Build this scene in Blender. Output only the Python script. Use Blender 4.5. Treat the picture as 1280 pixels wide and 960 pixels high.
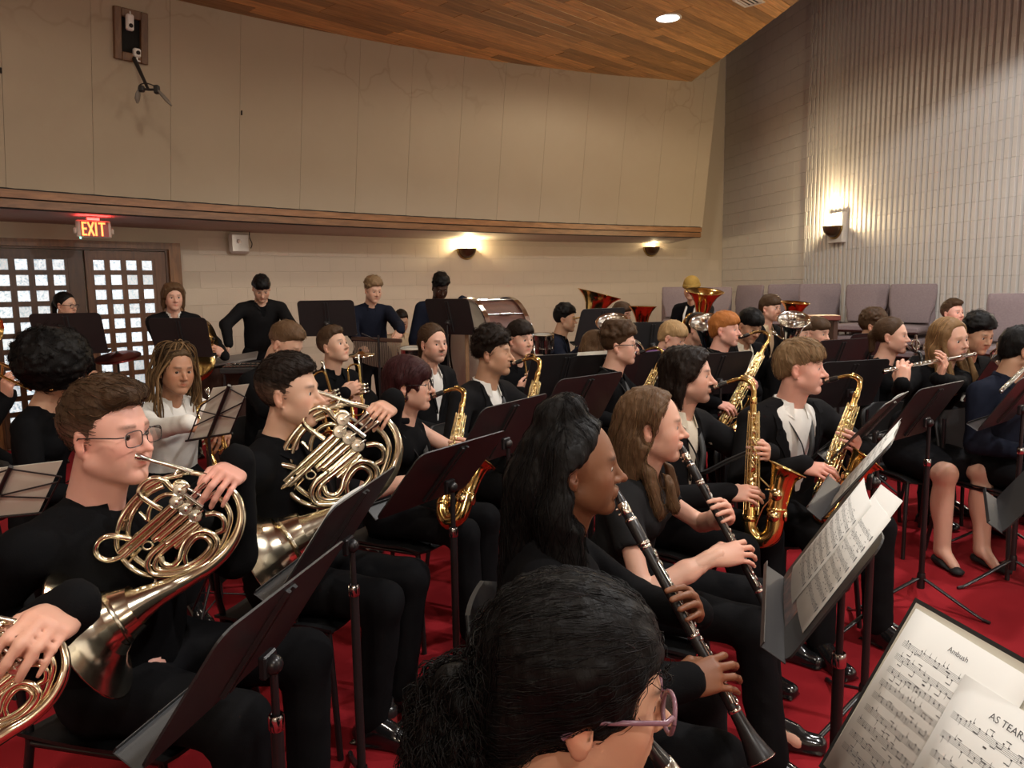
import bpy, math, random
import numpy as np
from mathutils import Vector, Matrix
bpy.ops.wm.read_factory_settings(use_empty=True)
S = bpy.context.scene
COL = S.collection
PI = math.pi
random.seed(7); RNG = np.random.default_rng(7)
V = np.array

# ------------------------------------------------------------------ camera
F_PX, CAM_H, PITCH, ROLL = 961.0, 1.6, math.radians(7.3), math.radians(-0.9)
cam_d = bpy.data.cameras.new('camera'); cam = bpy.data.objects.new('camera', cam_d); COL.objects.link(cam)
cam_d.sensor_width = 36; cam_d.lens = 36*F_PX/1280; cam_d.clip_start = .05
CM = Matrix.Rotation(PI/2-PITCH, 3, 'X') @ Matrix.Rotation(ROLL, 3, 'Z')
cam.matrix_world = Matrix.Translation((0, 0, CAM_H)) @ CM.to_4x4()
S.camera = cam
CMn = V(CM)
def ray(x, y): return CMn @ V([(x-640)/F_PX, -(y-480)/F_PX, -1.0])
def P(x, y, d):                     # the place seen at photo position x, y that lies d metres ahead
    r = ray(x, y); return V([0, 0, CAM_H]) + r*(d/r[1])
def Pz(x, y, z):                    # the place seen at x, y that lies at height z
    r = ray(x, y); return V([0, 0, CAM_H]) + r*((z-CAM_H)/r[2])

# ------------------------------------------------------------------ world, exposure, room lamps
S.view_settings.view_transform = 'Standard'; S.view_settings.look = 'None'
S.view_settings.gamma = 1; S.view_settings.exposure = 0.5
W = bpy.data.worlds.new('world'); S.world = W; W.use_nodes = True
W.node_tree.nodes['Background'].inputs[0].default_value = (.75, .85, 1, 1)
W.node_tree.nodes['Background'].inputs[1].default_value = .25
def ceil_z(x, y): return 4.67+.05*x
# recessed ceiling lamps: x, y, watts, colour
LAMPS = [(1.95, 9.75, 95, (1, .86, .66)), (3.4, 5.2, 300, (1, .985, .96)), (3.0, 1.6, 300, (1, .975, .94)),
         (.2, 4.6, 85, (1, .88, .72)), (-.2, .6, 120, (1, .90, .76)), (-2.6, 5.6, 26, (1, .84, .64)),
         (-3.0, 1.2, 34, (1, .84, .64)), (.6, 8.2, 30, (1, .86, .66)), (1.5, -2.2, 190, (1, .96, .90)), (-2.2, -2.4, 70, (1, .90, .76))]
CUT = {1, 2}                          # deep set lamps over the right hand side: their light stops at a slant on the right wall
for li, (lx, ly, w, c) in enumerate(LAMPS):
    l = bpy.data.lights.new('ceiling_lamp_light', 'SPOT'); l.energy = w; l.color = c
    l.spot_size = math.radians(154 if li in CUT else 172); l.spot_blend = .12 if li in CUT else .3; l.shadow_soft_size = .11
    o = bpy.data.objects.new('ceiling_lamp_light', l); COL.objects.link(o); o.location = (lx, ly, ceil_z(lx, ly)-.06)

# ------------------------------------------------------------------ materials
MATS = {}
def mat(name, color=(.5, .5, .5), rough=.5, metal=0, attr=False, noise=None, bump=None, emit=None, strength=1, spec=None, alpha=None, trans=None, sss=None, coat=None, wave=None):
    if name in MATS: return MATS[name]
    m = bpy.data.materials.new(name); m.use_nodes = True; nt = m.node_tree; b = nt.nodes['Principled BSDF']
    b.inputs['Base Color'].default_value = (*color, 1); b.inputs['Roughness'].default_value = rough; b.inputs['Metallic'].default_value = metal
    if spec is not None: b.inputs['Specular IOR Level'].default_value = spec
    src = None
    if attr:
        a = nt.nodes.new('ShaderNodeAttribute'); a.attribute_name = 'Col'; src = a.outputs['Color']
    if noise or bump or wave:
        tc = nt.nodes.new('ShaderNodeTexCoord')
    if noise:                        # (scale, amount, second colour)
        n = nt.nodes.new('ShaderNodeTexNoise'); n.inputs['Scale'].default_value = noise[0]; n.inputs['Detail'].default_value = 5
        nt.links.new(tc.outputs['Object'], n.inputs['Vector'])
        mx = nt.nodes.new('ShaderNodeMix'); mx.data_type = 'RGBA'
        mr = nt.nodes.new('ShaderNodeMapRange'); mr.inputs['From Min'].default_value = .35; mr.inputs['From Max'].default_value = .65; mr.inputs['To Max'].default_value = noise[1]
        nt.links.new(n.outputs['Fac'], mr.inputs['Value']); nt.links.new(mr.outputs['Result'], mx.inputs['Factor'])
        if src: nt.links.new(src, mx.inputs['A'])
        else: mx.inputs['A'].default_value = (*color, 1)
        mx.inputs['B'].default_value = (*noise[2], 1); src = mx.outputs['Result']
    if src: nt.links.new(src, b.inputs['Base Color'])
    if bump:                         # (scale, strength, distance)
        n = nt.nodes.new('ShaderNodeTexNoise'); n.inputs['Scale'].default_value = bump[0]; n.inputs['Detail'].default_value = 4
        if len(bump) > 3:
            mp = nt.nodes.new('ShaderNodeMapping'); mp.inputs['Scale'].default_value = bump[3]
            nt.links.new(tc.outputs['Object'], mp.inputs['Vector']); nt.links.new(mp.outputs['Vector'], n.inputs['Vector'])
        else: nt.links.new(tc.outputs['Object'], n.inputs['Vector'])
        bp = nt.nodes.new('ShaderNodeBump'); bp.inputs['Strength'].default_value = bump[1]; bp.inputs['Distance'].default_value = bump[2]
        nt.links.new(n.outputs['Fac'], bp.inputs['Height']); nt.links.new(bp.outputs['Normal'], b.inputs['Normal'])
    if emit: b.inputs['Emission Color'].default_value = (*emit, 1); b.inputs['Emission Strength'].default_value = strength
    if trans is not None: b.inputs['Transmission Weight'].default_value = trans
    if alpha is not None: b.inputs['Alpha'].default_value = alpha
    if coat: b.inputs['Coat Weight'].default_value = coat
    if sss: b.inputs['Subsurface Weight'].default_value = sss; b.inputs['Subsurface Radius'].default_value = (.02, .008, .004); b.inputs['Subsurface Scale'].default_value = .3
    MATS[name] = m; return m
def wood(name, c1, c2, scale=(1, 12, 12), rough=.45):
    if name in MATS: return MATS[name]
    m = bpy.data.materials.new(name); m.use_nodes = True; nt = m.node_tree; b = nt.nodes['Principled BSDF']; b.inputs['Roughness'].default_value = rough
    tc = nt.nodes.new('ShaderNodeTexCoord'); mp = nt.nodes.new('ShaderNodeMapping'); mp.inputs['Scale'].default_value = scale
    n = nt.nodes.new('ShaderNodeTexNoise'); n.inputs['Scale'].default_value = 4; n.inputs['Detail'].default_value = 6; n.inputs['Distortion'].default_value = .6
    oi = nt.nodes.new('ShaderNodeObjectInfo'); ad = nt.nodes.new('ShaderNodeVectorMath')
    sc = nt.nodes.new('ShaderNodeVectorMath'); sc.operation = 'SCALE'; sc.inputs[0].default_value = (37, 11, 23)
    nt.links.new(oi.outputs['Random'], sc.inputs['Scale']); nt.links.new(tc.outputs['Object'], ad.inputs[0]); nt.links.new(sc.outputs[0], ad.inputs[1])
    nt.links.new(ad.outputs[0], mp.inputs['Vector']); nt.links.new(mp.outputs[0], n.inputs['Vector'])
    cr = nt.nodes.new('ShaderNodeValToRGB'); cr.color_ramp.elements[0].color = (*c1, 1); cr.color_ramp.elements[1].color = (*c2, 1)
    cr.color_ramp.elements[0].position = .3; cr.color_ramp.elements[1].position = .7
    hs = nt.nodes.new('ShaderNodeHueSaturation'); mr = nt.nodes.new('ShaderNodeMapRange'); mr.inputs['To Min'].default_value = .55; mr.inputs['To Max'].default_value = 1.35
    nt.links.new(oi.outputs['Random'], mr.inputs['Value']); nt.links.new(mr.outputs[0], hs.inputs['Value'])
    nt.links.new(n.outputs['Fac'], cr.inputs['Fac']); nt.links.new(cr.outputs['Color'], hs.inputs['Color']); nt.links.new(hs.outputs['Color'], b.inputs['Base Color'])
    MATS[name] = m; return m

# ------------------------------------------------------------------ object helpers
def rootloc(parent):
    l = V([0., 0., 0.])
    while parent is not None:
        l = l+V(parent.location); parent = parent.parent
    return l
def tag(o, label=None, cat=None, group=None, kind=None):
    if label: o['label'] = label
    if cat: o['category'] = cat
    if group: o['group'] = group
    if kind: o['kind'] = kind
    return o
def thing(name, label, cat, loc=(0, 0, 0), group=None, mw=None):
    o = bpy.data.objects.new(name, None); COL.objects.link(o); o.empty_display_size = .1
    if mw is not None: o.matrix_world = mw
    else: o.location = loc
    return tag(o, label, cat, group)
def put(name, me, parent=None, label=None, kind=None):
    o = bpy.data.objects.new(name, me); COL.objects.link(o)
    if parent: o.parent = parent
    if label: o['label'] = label
    if kind: o['kind'] = kind
    return o
def np_mesh(name, verts, quads, mats, col=None, smooth=True, tris=None, mi=None):
    me = bpy.data.meshes.new(name)
    verts = np.asarray(verts, np.float32); nq = len(quads); ntr = 0 if tris is None else len(tris)
    me.vertices.add(len(verts)); me.vertices.foreach_set('co', verts.ravel())
    li = np.asarray(quads, np.int32).ravel(); ls = np.arange(nq)*4
    if ntr:
        li = np.concatenate([li, np.asarray(tris, np.int32).ravel()]); ls = np.concatenate([ls, nq*4+np.arange(ntr)*3])
    me.loops.add(len(li)); me.loops.foreach_set('vertex_index', li.astype(np.int32))
    me.polygons.add(nq+ntr); me.polygons.foreach_set('loop_start', ls.astype(np.int32))
    for m in (mats if isinstance(mats, (list, tuple)) else [mats]): me.materials.append(m)
    me.polygons.foreach_set('use_smooth', np.full(nq+ntr, smooth))
    if mi is not None: me.polygons.foreach_set('material_index', np.asarray(mi, np.int32))
    if col is not None:
        ca = me.color_attributes.new('Col', 'FLOAT_COLOR', 'POINT')
        c4 = np.ones((len(verts), 4), np.float32); c4[:, :3] = col; ca.data.foreach_set('color', c4.ravel())
    me.update(calc_edges=True); me.validate(); return me
class MB:                            # a small mesh builder
    def __init__(s): s.v = []; s.f = []; s.m = []; s.cm = 0; s.sm = []; s.smooth = False
    def add(s, vs, fs, smooth=None):
        o = len(s.v); s.v += [tuple(map(float, v)) for v in vs]
        for f in fs: s.f.append([i+o for i in f]); s.m.append(s.cm); s.sm.append(s.smooth if smooth is None else smooth)
        return s
    def box(s, c, d, R=None):
        x, y, z = [k/2 for k in d]
        vs = V([(-x, -y, -z), (x, -y, -z), (x, y, -z), (-x, y, -z), (-x, -y, z), (x, -y, z), (x, y, z), (-x, y, z)])
        if R is not None: vs = vs @ np.asarray(R).T
        return s.add(vs+V(c), [(0, 3, 2, 1), (4, 5, 6, 7), (0, 1, 5, 4), (1, 2, 6, 5), (2, 3, 7, 6), (3, 0, 4, 7)], False)
    def rbox(s, c, d, b, R=None):    # box with bevelled edges
        x, y, z = [k/2 for k in d]; vs = []; idx = {}
        for sx in (-1, 1):
            for sy in (-1, 1):
                for sz in (-1, 1):
                    for a in range(3):
                        p = [sx*(x-b), sy*(y-b), sz*(z-b)]; p[a] = (sx*x, sy*y, sz*z)[a]
                        idx[sx, sy, sz, a] = len(vs); vs.append(p)
        fs = []
        for a in range(3):
            b1, c1 = [(1, 2), (2, 0), (0, 1)][a]
            for sg in (-1, 1):
                q = []
                for u, w in ((-1, -1), (1, -1), (1, 1), (-1, 1)):
                    k = [0, 0, 0]; k[a] = sg; k[b1] = u; k[c1] = w; q.append(idx[(*k, a)])
                fs.append(q if sg > 0 else q[::-1])
        for a in range(3):           # edge strips along axis a
            b1, c1 = [(1, 2), (2, 0), (0, 1)][a]
            for u in (-1, 1):
                for w in (-1, 1):
                    k0 = [0, 0, 0]; k0[b1] = u; k0[c1] = w; k1 = list(k0); k0[a] = -1; k1[a] = 1
                    q = [idx[(*k0, b1)], idx[(*k1, b1)], idx[(*k1, c1)], idx[(*k0, c1)]]
                    fs.append(q if u*w < 0 else q[::-1])
        for sx in (-1, 1):
            for sy in (-1, 1):
                for sz in (-1, 1):
                    q = [idx[sx, sy, sz, a] for a in range(3)]; fs.append(q if sx*sy*sz > 0 else q[::-1])
        vs = V(vs)
        if R is not None: vs = vs @ np.asarray(R).T
        return s.add(vs+V(c), fs, False)
    def loft(s, rings, cap=True, closed=True, smooth=True):
        n = len(rings[0]); vs = [p for r in rings for p in r]; fs = []
        for i in range(len(rings)-1):
            for j in range(n if closed else n-1):
                k = (j+1) % n; fs.append((i*n+j, i*n+k, (i+1)*n+k, (i+1)*n+j))
        s.add(vs, fs, smooth)
        if cap and closed:
            s.add(rings[0], [list(range(n))[::-1]], False); s.add(rings[-1], [list(range(n))], False)
        return s
    def tube(s, pts, r, n=8, cap=True, flat=None, hint=None):
        pts = [V(p, float) for p in pts]; m = len(pts); rr = r if hasattr(r, '__len__') else [r]*m
        T = [pts[min(i+1, m-1)]-pts[max(i-1, 0)] for i in range(m)]; T = [t/(np.linalg.norm(t)+1e-12) for t in T]
        h = V(hint, float) if hint is not None else (V([0, 0, 1.]) if abs(T[0][2]) < .9 else V([1., 0, 0]))
        u = h-T[0]*(h@T[0]); u /= np.linalg.norm(u); rings = []
        for i in range(m):
            u = u-T[i]*(u@T[i]); u /= np.linalg.norm(u)+1e-12; w = np.cross(T[i], u)
            fx, fy = (1, 1) if flat is None else flat
            rings.append([pts[i]+rr[i]*(fx*math.cos(2*PI*j/n)*u+fy*math.sin(2*PI*j/n)*w) for j in range(n)])
        return s.loft(rings, cap)
    def lathe(s, prof, c=(0, 0, 0), R=None, n=16, smooth=True):   # profile of (radius, z)
        rings = []
        for r, z in prof:
            ring = V([(r*math.cos(2*PI*j/n), r*math.sin(2*PI*j/n), z) for j in range(n)])
            if R is not None: ring = ring @ np.asarray(R).T
            rings.append(ring+V(c))
        return s.loft(rings, False, True, smooth)
    def cyl(s, a, b, r, n=12): return s.tube([a, b], r, n)
    def ball(s, c, r, n=10):
        return s.lathe([(max(1e-4, r*math.sin(PI*i/(n//2))), -r*math.cos(PI*i/(n//2))) for i in range(n//2+1)], c, None, n)
    def mesh(s, name, mats, off=None):
        me = bpy.data.meshes.new(name); vs = V(s.v) if off is None else V(s.v)-V(off)
        me.from_pydata(vs.tolist(), [], s.f)
        for m in (mats if isinstance(mats, (list, tuple)) else [mats]): me.materials.append(m)
        me.polygons.foreach_set('use_smooth', s.sm)
        me.polygons.foreach_set('material_index', s.m); me.update(); return me
    def obj(s, name, mats, parent=None, label=None, kind=None, world=False):   # world=True: vertices are world positions
        return put(name, s.mesh(name, mats, rootloc(parent) if (world and parent) else None), parent, label, kind)
def catmull(pts, k=6):
    pts = [V(p, float) for p in pts]; out = []
    for i in range(len(pts)-1):
        a, b, c, d = pts[max(i-1, 0)], pts[i], pts[i+1], pts[min(i+2, len(pts)-1)]
        for j in range(k):
            t = j/k; out.append(.5*(2*b+(c-a)*t+(2*a-5*b+4*c-d)*t*t+(3*b-a-3*c+d)*t**3))
    out.append(pts[-1]); return out
def lerps(vals, k=6):
    out = []
    for i in range(len(vals)-1):
        for j in range(k): out.append(vals[i]+(vals[i+1]-vals[i])*j/k)
    return out+[vals[-1]]
def unit(v): v = V(v, float); return v/(np.linalg.norm(v)+1e-12)
def frame(x, zhint):                 # columns x, y, z with x exact and z near zhint
    x = unit(x); y = unit(np.cross(zhint, x)); z = np.cross(x, y); return np.stack([x, y, z], 1)
def m4(R, t, s=1.0):
    M = np.eye(4); M[:3, :3] = np.asarray(R)*s; M[:3, 3] = t; return Matrix(M.tolist())
def two_point(la, lb, wa, wb, lh, wh):   # carry local points la, lb (and the side lh) onto world wa, wb (side wh)
    la, lb, wa, wb = map(V, (la, lb, wa, wb)); s = np.linalg.norm(wb-wa)/np.linalg.norm(lb-la)
    A = frame(lb-la, lh); B = frame(wb-wa, wh); R = B @ A.T
    return m4(R, wa-s*(R@la), s)
def xf(mw, p): return V(mw @ Vector(p))
def copy_tree(o, mw, label=None, group=None):
    c = o.copy(); COL.objects.link(c); c.matrix_world = mw
    if label: c['label'] = label
    if group: c['group'] = group
    elif 'group' in c: del c['group']
    for ch in o.children:
        d = ch.copy(); COL.objects.link(d); d.parent = c
        for g in ch.children:
            e = g.copy(); COL.objects.link(e); e.parent = d
    return c
# ================================================================== THE HALL
CC, R_TRIM, R_LOW = V([12.02, -5.41]), 20.8, 21.65        # curved back wall: circle centre and radii
LEAN, Z_UP = .147, 2.55
def arc_xy(r, th): return V([CC[0]+r*math.cos(th), CC[1]+r*math.sin(th)])
def on_curve(x, y, r0, lean=0):
    rr = ray(x, y); t = np.linspace(4, 30, 60001); p = V([0, 0, CAM_H])+np.outer(t, rr)
    g = np.hypot(p[:, 0]-CC[0], p[:, 1]-CC[1])-(r0-lean*(p[:, 2]-Z_UP))
    return p[np.nonzero((g[:-1] < 0) & (g[1:] >= 0))[0][0]]
def theta(p): return math.atan2(p[1]-CC[1], p[0]-CC[0])
def wall_frame(th, lean=0):                                  # columns: along the wall to the right, into the room, up
    n = -V([math.cos(th), math.sin(th), 0]); a = np.cross(n, V([0, 0, 1.])); 
    if lean: n = unit(n-V([0, 0, lean])); 
    return np.stack([a, n, np.cross(a, n)], 1)
CORNER = V([4.015, 14.706]); RW_D = unit([.19377, -1, 0])[:2]   # right wall runs from the corner towards the viewer
RW_N = V([-RW_D[1], RW_D[0]])*-1
if RW_N[0] > 0: RW_N = -RW_N
RWF = np.stack([V([*RW_D, 0]), V([*RW_N, 0]), V([0, 0, 1.])], 1)
def on_right(x, y, off=0):
    rr = ray(x, y); n = RW_N; t = (n@(CORNER+off*n))/(n@rr[:2]); return V([0, 0, CAM_H])+t*rr
def on_ceiling(x, y):
    rr = ray(x, y); t = (4.67-CAM_H)/(rr[2]-.05*rr[0]); return V([0, 0, CAM_H])+t*rr
th_corner = theta(CORNER)

M_WALL = mat('painted_block', (.52, .44, .345), .6, noise=(1.5, .35, (.56, .475, .38)), bump=(60, .25, .004))
M_WALLR = mat('painted_block_right', (.56, .535, .505), .5, noise=(1.2, .4, (.61, .585, .555)), bump=(50, .3, .004))
M_MORT = mat('mortar_painted', (.49, .415, .325), .8)
M_MORTR = mat('mortar_right', (.50, .475, .445), .8)
def panel_material():
    m = mat('wall_fabric', (.40, .335, .25), .85, noise=(1.1, .5, (.365, .30, .22)), bump=(300, .25, .002))
    nt = m.node_tree; b = nt.nodes['Principled BSDF']; base = b.inputs['Base Color'].links[0].from_socket           # old water stains high on the fabric
    N_ = nt.nodes.new; L_ = nt.links.new; tc = N_('ShaderNodeTexCoord'); ns = N_('ShaderNodeTexNoise'); ns.inputs['Scale'].default_value = 1.6; ns.inputs['Detail'].default_value = 3
    mx = N_('ShaderNodeMix'); mx.data_type = 'RGBA'; mx.blend_type = 'LINEAR_LIGHT'; mx.inputs['Factor'].default_value = .35; L_(tc.outputs['Object'], mx.inputs['A']); L_(tc.outputs['Object'], ns.inputs['Vector']); L_(ns.outputs['Color'], mx.inputs['B'])
    vo = N_('ShaderNodeTexVoronoi'); vo.feature = 'DISTANCE_TO_EDGE'; vo.inputs['Scale'].default_value = 1.5; L_(mx.outputs['Result'], vo.inputs['Vector'])
    ln = N_('ShaderNodeMapRange'); ln.inputs['From Max'].default_value = .03; ln.inputs['To Min'].default_value = 1; ln.inputs['To Max'].default_value = 0; L_(vo.outputs['Distance'], ln.inputs['Value'])
    sx = N_('ShaderNodeSeparateXYZ'); L_(tc.outputs['Object'], sx.inputs[0]); hz = N_('ShaderNodeMapRange'); hz.inputs['From Min'].default_value = 3.7; hz.inputs['From Max'].default_value = 4.2; L_(sx.outputs['Z'], hz.inputs['Value'])
    n2 = N_('ShaderNodeTexNoise'); n2.inputs['Scale'].default_value = .55; L_(tc.outputs['Object'], n2.inputs['Vector']); m2 = N_('ShaderNodeMapRange'); m2.inputs['From Min'].default_value = .48; m2.inputs['From Max'].default_value = .6; L_(n2.outputs['Fac'], m2.inputs['Value'])
    a1 = N_('ShaderNodeMath'); a1.operation = 'MULTIPLY'; L_(ln.outputs[0], a1.inputs[0]); L_(hz.outputs[0], a1.inputs[1]); a2 = N_('ShaderNodeMath'); a2.operation = 'MULTIPLY'; L_(a1.outputs[0], a2.inputs[0]); L_(m2.outputs[0], a2.inputs[1])
    a3 = N_('ShaderNodeMath'); a3.operation = 'MULTIPLY'; a3.inputs[1].default_value = .35; L_(a2.outputs[0], a3.inputs[0])
    fin = N_('ShaderNodeMix'); fin.data_type = 'RGBA'; L_(a3.outputs[0], fin.inputs['Factor']); L_(base, fin.inputs['A']); fin.inputs['B'].default_value = (.20, .145, .10, 1); L_(fin.outputs['Result'], b.inputs['Base Color'])
    return m
M_PANEL = panel_material()
M_TRIMW = wood('trim_wood', (.14, .060, .020), (.25, .115, .042), (1, 1, 6), .4)
M_DARK = mat('dark_gap', (.012, .009, .008), .8)
M_DOORW = wood('door_wood', (.07, .028, .011), (.15, .064, .026), (8, 8, 1), .4)
M_CASE = wood('casing_wood', (.12, .050, .017), (.26, .12, .043), (6, 6, 1), .4)
M_PLANK = wood('ceiling_plank', (.34, .17, .055), (.66, .36, .13), (.6, 9, 9), .38)

# floor
fl = MB(); fl.add([(-9, -6, 0), (9, -6, 0), (9, 20, 0), (-9, 20, 0)], [(0, 1, 2, 3)])
M_CARPET = mat('red_carpet', (.29, .014, .020), .95, noise=(5, .55, (.24, .011, .016)), bump=(500, .6, .004), spec=.1)
tag(fl.obj('floor', M_CARPET), kind='structure')

# lower back wall with its blocks
lw = MB(); rings = []
th0, th1 = theta(arc_xy(R_LOW, PI-.35)), th_corner-.004
N = 60
for z in (0, 7.7): rings.append([(*arc_xy(R_LOW+.006, th0+(th1-th0)*i/N), z) for i in range(N+1)])
lw.add(rings[0]+rings[1], [(i, i+1, N+2+i, N+1+i) for i in range(N)], True)
wall_back = tag(lw.obj('wall_back', M_MORT), kind='structure')
def block_mesh(name, l, h, m, b=.002, d=.0015):
    k = MB(); x, z = l/2, h/2
    k.add([(-x, 0, -z), (x, 0, -z), (x, 0, z), (-x, 0, z), (-x+b, d, -z+b), (x-b, d, -z+b), (x-b, d, z-b), (-x+b, d, z-b)],
          [(4, 5, 6, 7), (0, 1, 5, 4), (1, 2, 6, 5), (2, 3, 7, 6), (3, 0, 4, 7)]); return k.mesh(name, m)
bm_ = block_mesh('block', .397, .2, M_WALL)
door_th_r = theta(on_curve(216, 345, R_LOW))
k = 0; z = .1
dth = .4/R_LOW
while z < 2.3:
    a = th_corner-.012-(dth/2 if k % 2 else 0)
    while a-dth/2 > door_th_r-.0:
        pass
        break
    a = door_th_r-.006-(0 if k % 2 else dth/2)-.0
    vis = z > .75
    while a > th_corner+.004:
        am = a-dth/2
        if am-dth/2 > th_corner-.003 and vis:
            o = put('block', bm_, wall_back); p = arc_xy(R_LOW+.004, am); o.matrix_local = m4(wall_frame(am), (*p, z))
        a -= dth
    z += .203; k += 1
rest = MB()                                                  # the wall behind the players, never in sight
rest.add([(*arc_xy(R_LOW, door_th_r+(th_corner-door_th_r)*i/20), zz) for zz in (0, .72) for i in range(21)], [(i, i+1, 22+i, 21+i) for i in range(20)], True)
rest.obj('wall_base', M_WALL, wall_back)

# soffit under the overhang
so = MB(); tA, tB = th0, theta(on_curve(875, 294, R_TRIM))
ring = lambda r, z, t1: [(*arc_xy(r, tA+(t1-tA)*i/N), z) for i in range(N+1)]
so.add(ring(R_TRIM, 2.385, tB)+ring(R_LOW+.02, 2.315, tB), [(N+1+i, N+2+i, i+1, i) for i in range(N)], True)
tag(so.obj('trim_soffit', mat('soffit_paint', (.44, .40, .35), .7)), kind='structure')
# wooden trim along the foot of the overhang: two boards with dark reveals
tr = bpy.data.objects.new('trim_1', None); COL.objects.link(tr); tag(tr, kind='structure')
def arc_strip(name, r0, r1, z0, z1, m, par, t0=tA, t1=tB, n=N):
    k = MB(); q = []
    for r, z in ((r0, z0), (r1, z0), (r1, z1), (r0, z1)): q.append([(*arc_xy(r, t0+(t1-t0)*i/n), z) for i in range(n+1)])
    k.loft([[q[a][i] for a in range(4)] for i in range(n+1)], True, True, False); return k.obj(name, m, par)
arc_strip('lower_board', R_TRIM-.03, R_TRIM+.05, 2.375, 2.45, M_TRIMW, tr)
arc_strip('upper_board', R_TRIM-.045, R_TRIM+.05, 2.462, 2.535, M_TRIMW, tr)
arc_strip('dark_reveal', R_TRIM-.012, R_TRIM+.05, 2.366, 2.556, M_DARK, tr)

# upper wall of fabric panels, leaning into the room
wu = bpy.data.objects.new('wall_upper', None); COL.objects.link(wu); tag(wu, kind='structure')
ths = [theta(on_curve(x, y, R_TRIM, LEAN)) for x, y in ((7, 230), (117, 240), (213, 247), (298, 254), (374, 258), (443, 264), (507, 267), (569, 271), (620, 274), (673, 277), (723, 279), (770, 281), (817, 281), (862, 281))]
st = ths[1]-ths[0]; ths = [ths[0]-st*-1*0-st*k for k in (3, 2, 1)][:0] + [ths[0]-2*st, ths[0]-st] + ths
end_b = theta(on_curve(875, 283, R_TRIM, LEAN))
def cone(th, z, off=0): r = R_TRIM-LEAN*(z-Z_UP)-off; return (*arc_xy(r, th), z)
ZT = 5.6
for i in range(len(ths)):
    t0 = ths[i]; t1 = ths[i+1] if i+1 < len(ths) else end_b-.002
    g = .00008*np.sign(t1-t0); n = 6; k = MB(); rr = []
    for z, off in ((2.54, -.03), (2.54, .012), (ZT, .012), (ZT, -.03)):
        rr.append([cone(t0+g+(t1-t0-2*g)*j/n, z, off) for j in range(n+1)])
    k.loft([[rr[a][j] for a in range(4)] for j in range(n+1)], True, True, False); k.obj('panel', M_PANEL, wu)
bk = MB(); bk.add([cone(ths[0]+(end_b-ths[0])*i/40, z, -.004) for z in (2.5, ZT) for i in range(41)], [(i, i+1, 42+i, 41+i) for i in range(40)], True)
bk.obj('panel_joint', mat('joint_tan', (.30, .235, .17), .9), wu)  # joint strip in a darker tan than the fabric panels
for px, py in ((302, 141), (1, 88)):                         # small dark scars in the fabric
    p = on_curve(px, py, R_TRIM-.014, LEAN); k = MB(); F = wall_frame(theta(p), LEAN)
    k.rbox((0, 0, 0), (.016, .02, .05), .004); o = k.obj('wall_hook', M_DARK, wu); o.matrix_local = m4(F, p)
# end face of the overhang
e = MB(); c0 = [cone(end_b, z, o_) for z in (2.37, ZT) for o_ in (.0, -1.6)]; e.add(c0, [(0, 1, 3, 2)]); e.obj('overhang_end', M_PANEL, wu)

# ceiling: boards on a plane, with a straight free edge to the right
c_a, c_b = on_ceiling(865, 102), on_ceiling(1000, 0)
ed = unit(c_b-c_a)[:2]
def edge_x(y): return c_a[0]+ed[0]/ed[1]*(y-c_a[1])
ce = MB()
poly = [(-9, -6), (edge_x(-6), -6), (edge_x(13.6), 13.6), (edge_x(13.6), 20), (-9, 20)]
ce.add([(x, y, ceil_z(x, y)+.03) for x, y in poly]+[(x, y, ceil_z(x, y)+.09) for x, y in poly], [(0, 1, 2, 3, 4)[::-1], (5, 6, 7, 8, 9), (1, 2, 7, 6), (2, 3, 8, 7)])
ceiling = tag(ce.obj('ceiling', wood('ceiling_backing', (.10, .04, .015), (.18, .075, .025), (1, 1, 1))), kind='structure')
U = V([.65, .76]); Np = V([.76, -.65]); PW = .155
sl = .05
rnd = random.Random(3)
row = -26
while row < 32:
    n0 = row*PW; base = V([0, 10.2])+Np*(n0+PW/2)
    # end of the row at the free edge
    A = np.array([[U[0], -ed[0]], [U[1], -ed[1]]]); rhs = c_a[:2]-base
    t_end = np.linalg.solve(A, rhs)[0]
    t = t_end; 
    while t > t_end-13:
        L = rnd.uniform(1.0, 2.9); a = t-L; mid = base+U*(t-L/2)
        q = V([mid[0], mid[1], ceil_z(*mid)])-V([0, 0, CAM_H]); cp = CMn.T@q
        # only boards the place shows: those inside the curved wall and not far behind the viewer
        inside = np.hypot(mid[0]-CC[0], mid[1]-CC[1]) < R_TRIM-.25+L/2
        if inside and -5.5 < mid[0] < 6 and mid[1] > 6.3 and cp[2] < 0:
            k = MB(); d = rnd.uniform(0, .004); ee = .002
            sk0 = (np.linalg.solve(A, c_a[:2]-(base-Np*PW/2))[0]-t_end, np.linalg.solve(A, c_a[:2]-(base+Np*PW/2))[0]-t_end) if t == t_end else (0, 0)
            hw = PW/2-.003; xs = [(-L/2+ee, hw), (-L/2+ee, -hw), (L/2-ee+sk0[1], -hw), (L/2-ee+sk0[0], hw)]
            k.add([(x_, y_, .02) for x_, y_ in xs]+[(x_, y_, .003) for x_, y_ in xs]+[(x_+(.003 if j_ < 2 else -.003), y_*.965, 0) for j_, (x_, y_) in enumerate(xs)], [(8, 11, 10, 9)]+[f_ for j_ in range(4) for f_ in ((j_, (j_+1) % 4, 4+(j_+1) % 4, 4+j_), (4+j_, 4+(j_+1) % 4, 8+(j_+1) % 4, 8+j_))])
            ux = unit([U[0], U[1], sl*U[0]]); Fm = frame(ux, (-sl, 0, 1))
            o = k.obj('plank', M_PLANK, ceiling); o.matrix_local = m4(Fm, (mid[0], mid[1], ceil_z(*mid)+.006-d))
        t -= L
    row += 1
hc = MB(); hc.add([(-1, -6, 7.6), (9, -6, 7.6), (9, 20, 7.6), (-1, 20, 7.6)], [(3, 2, 1, 0)])
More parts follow.
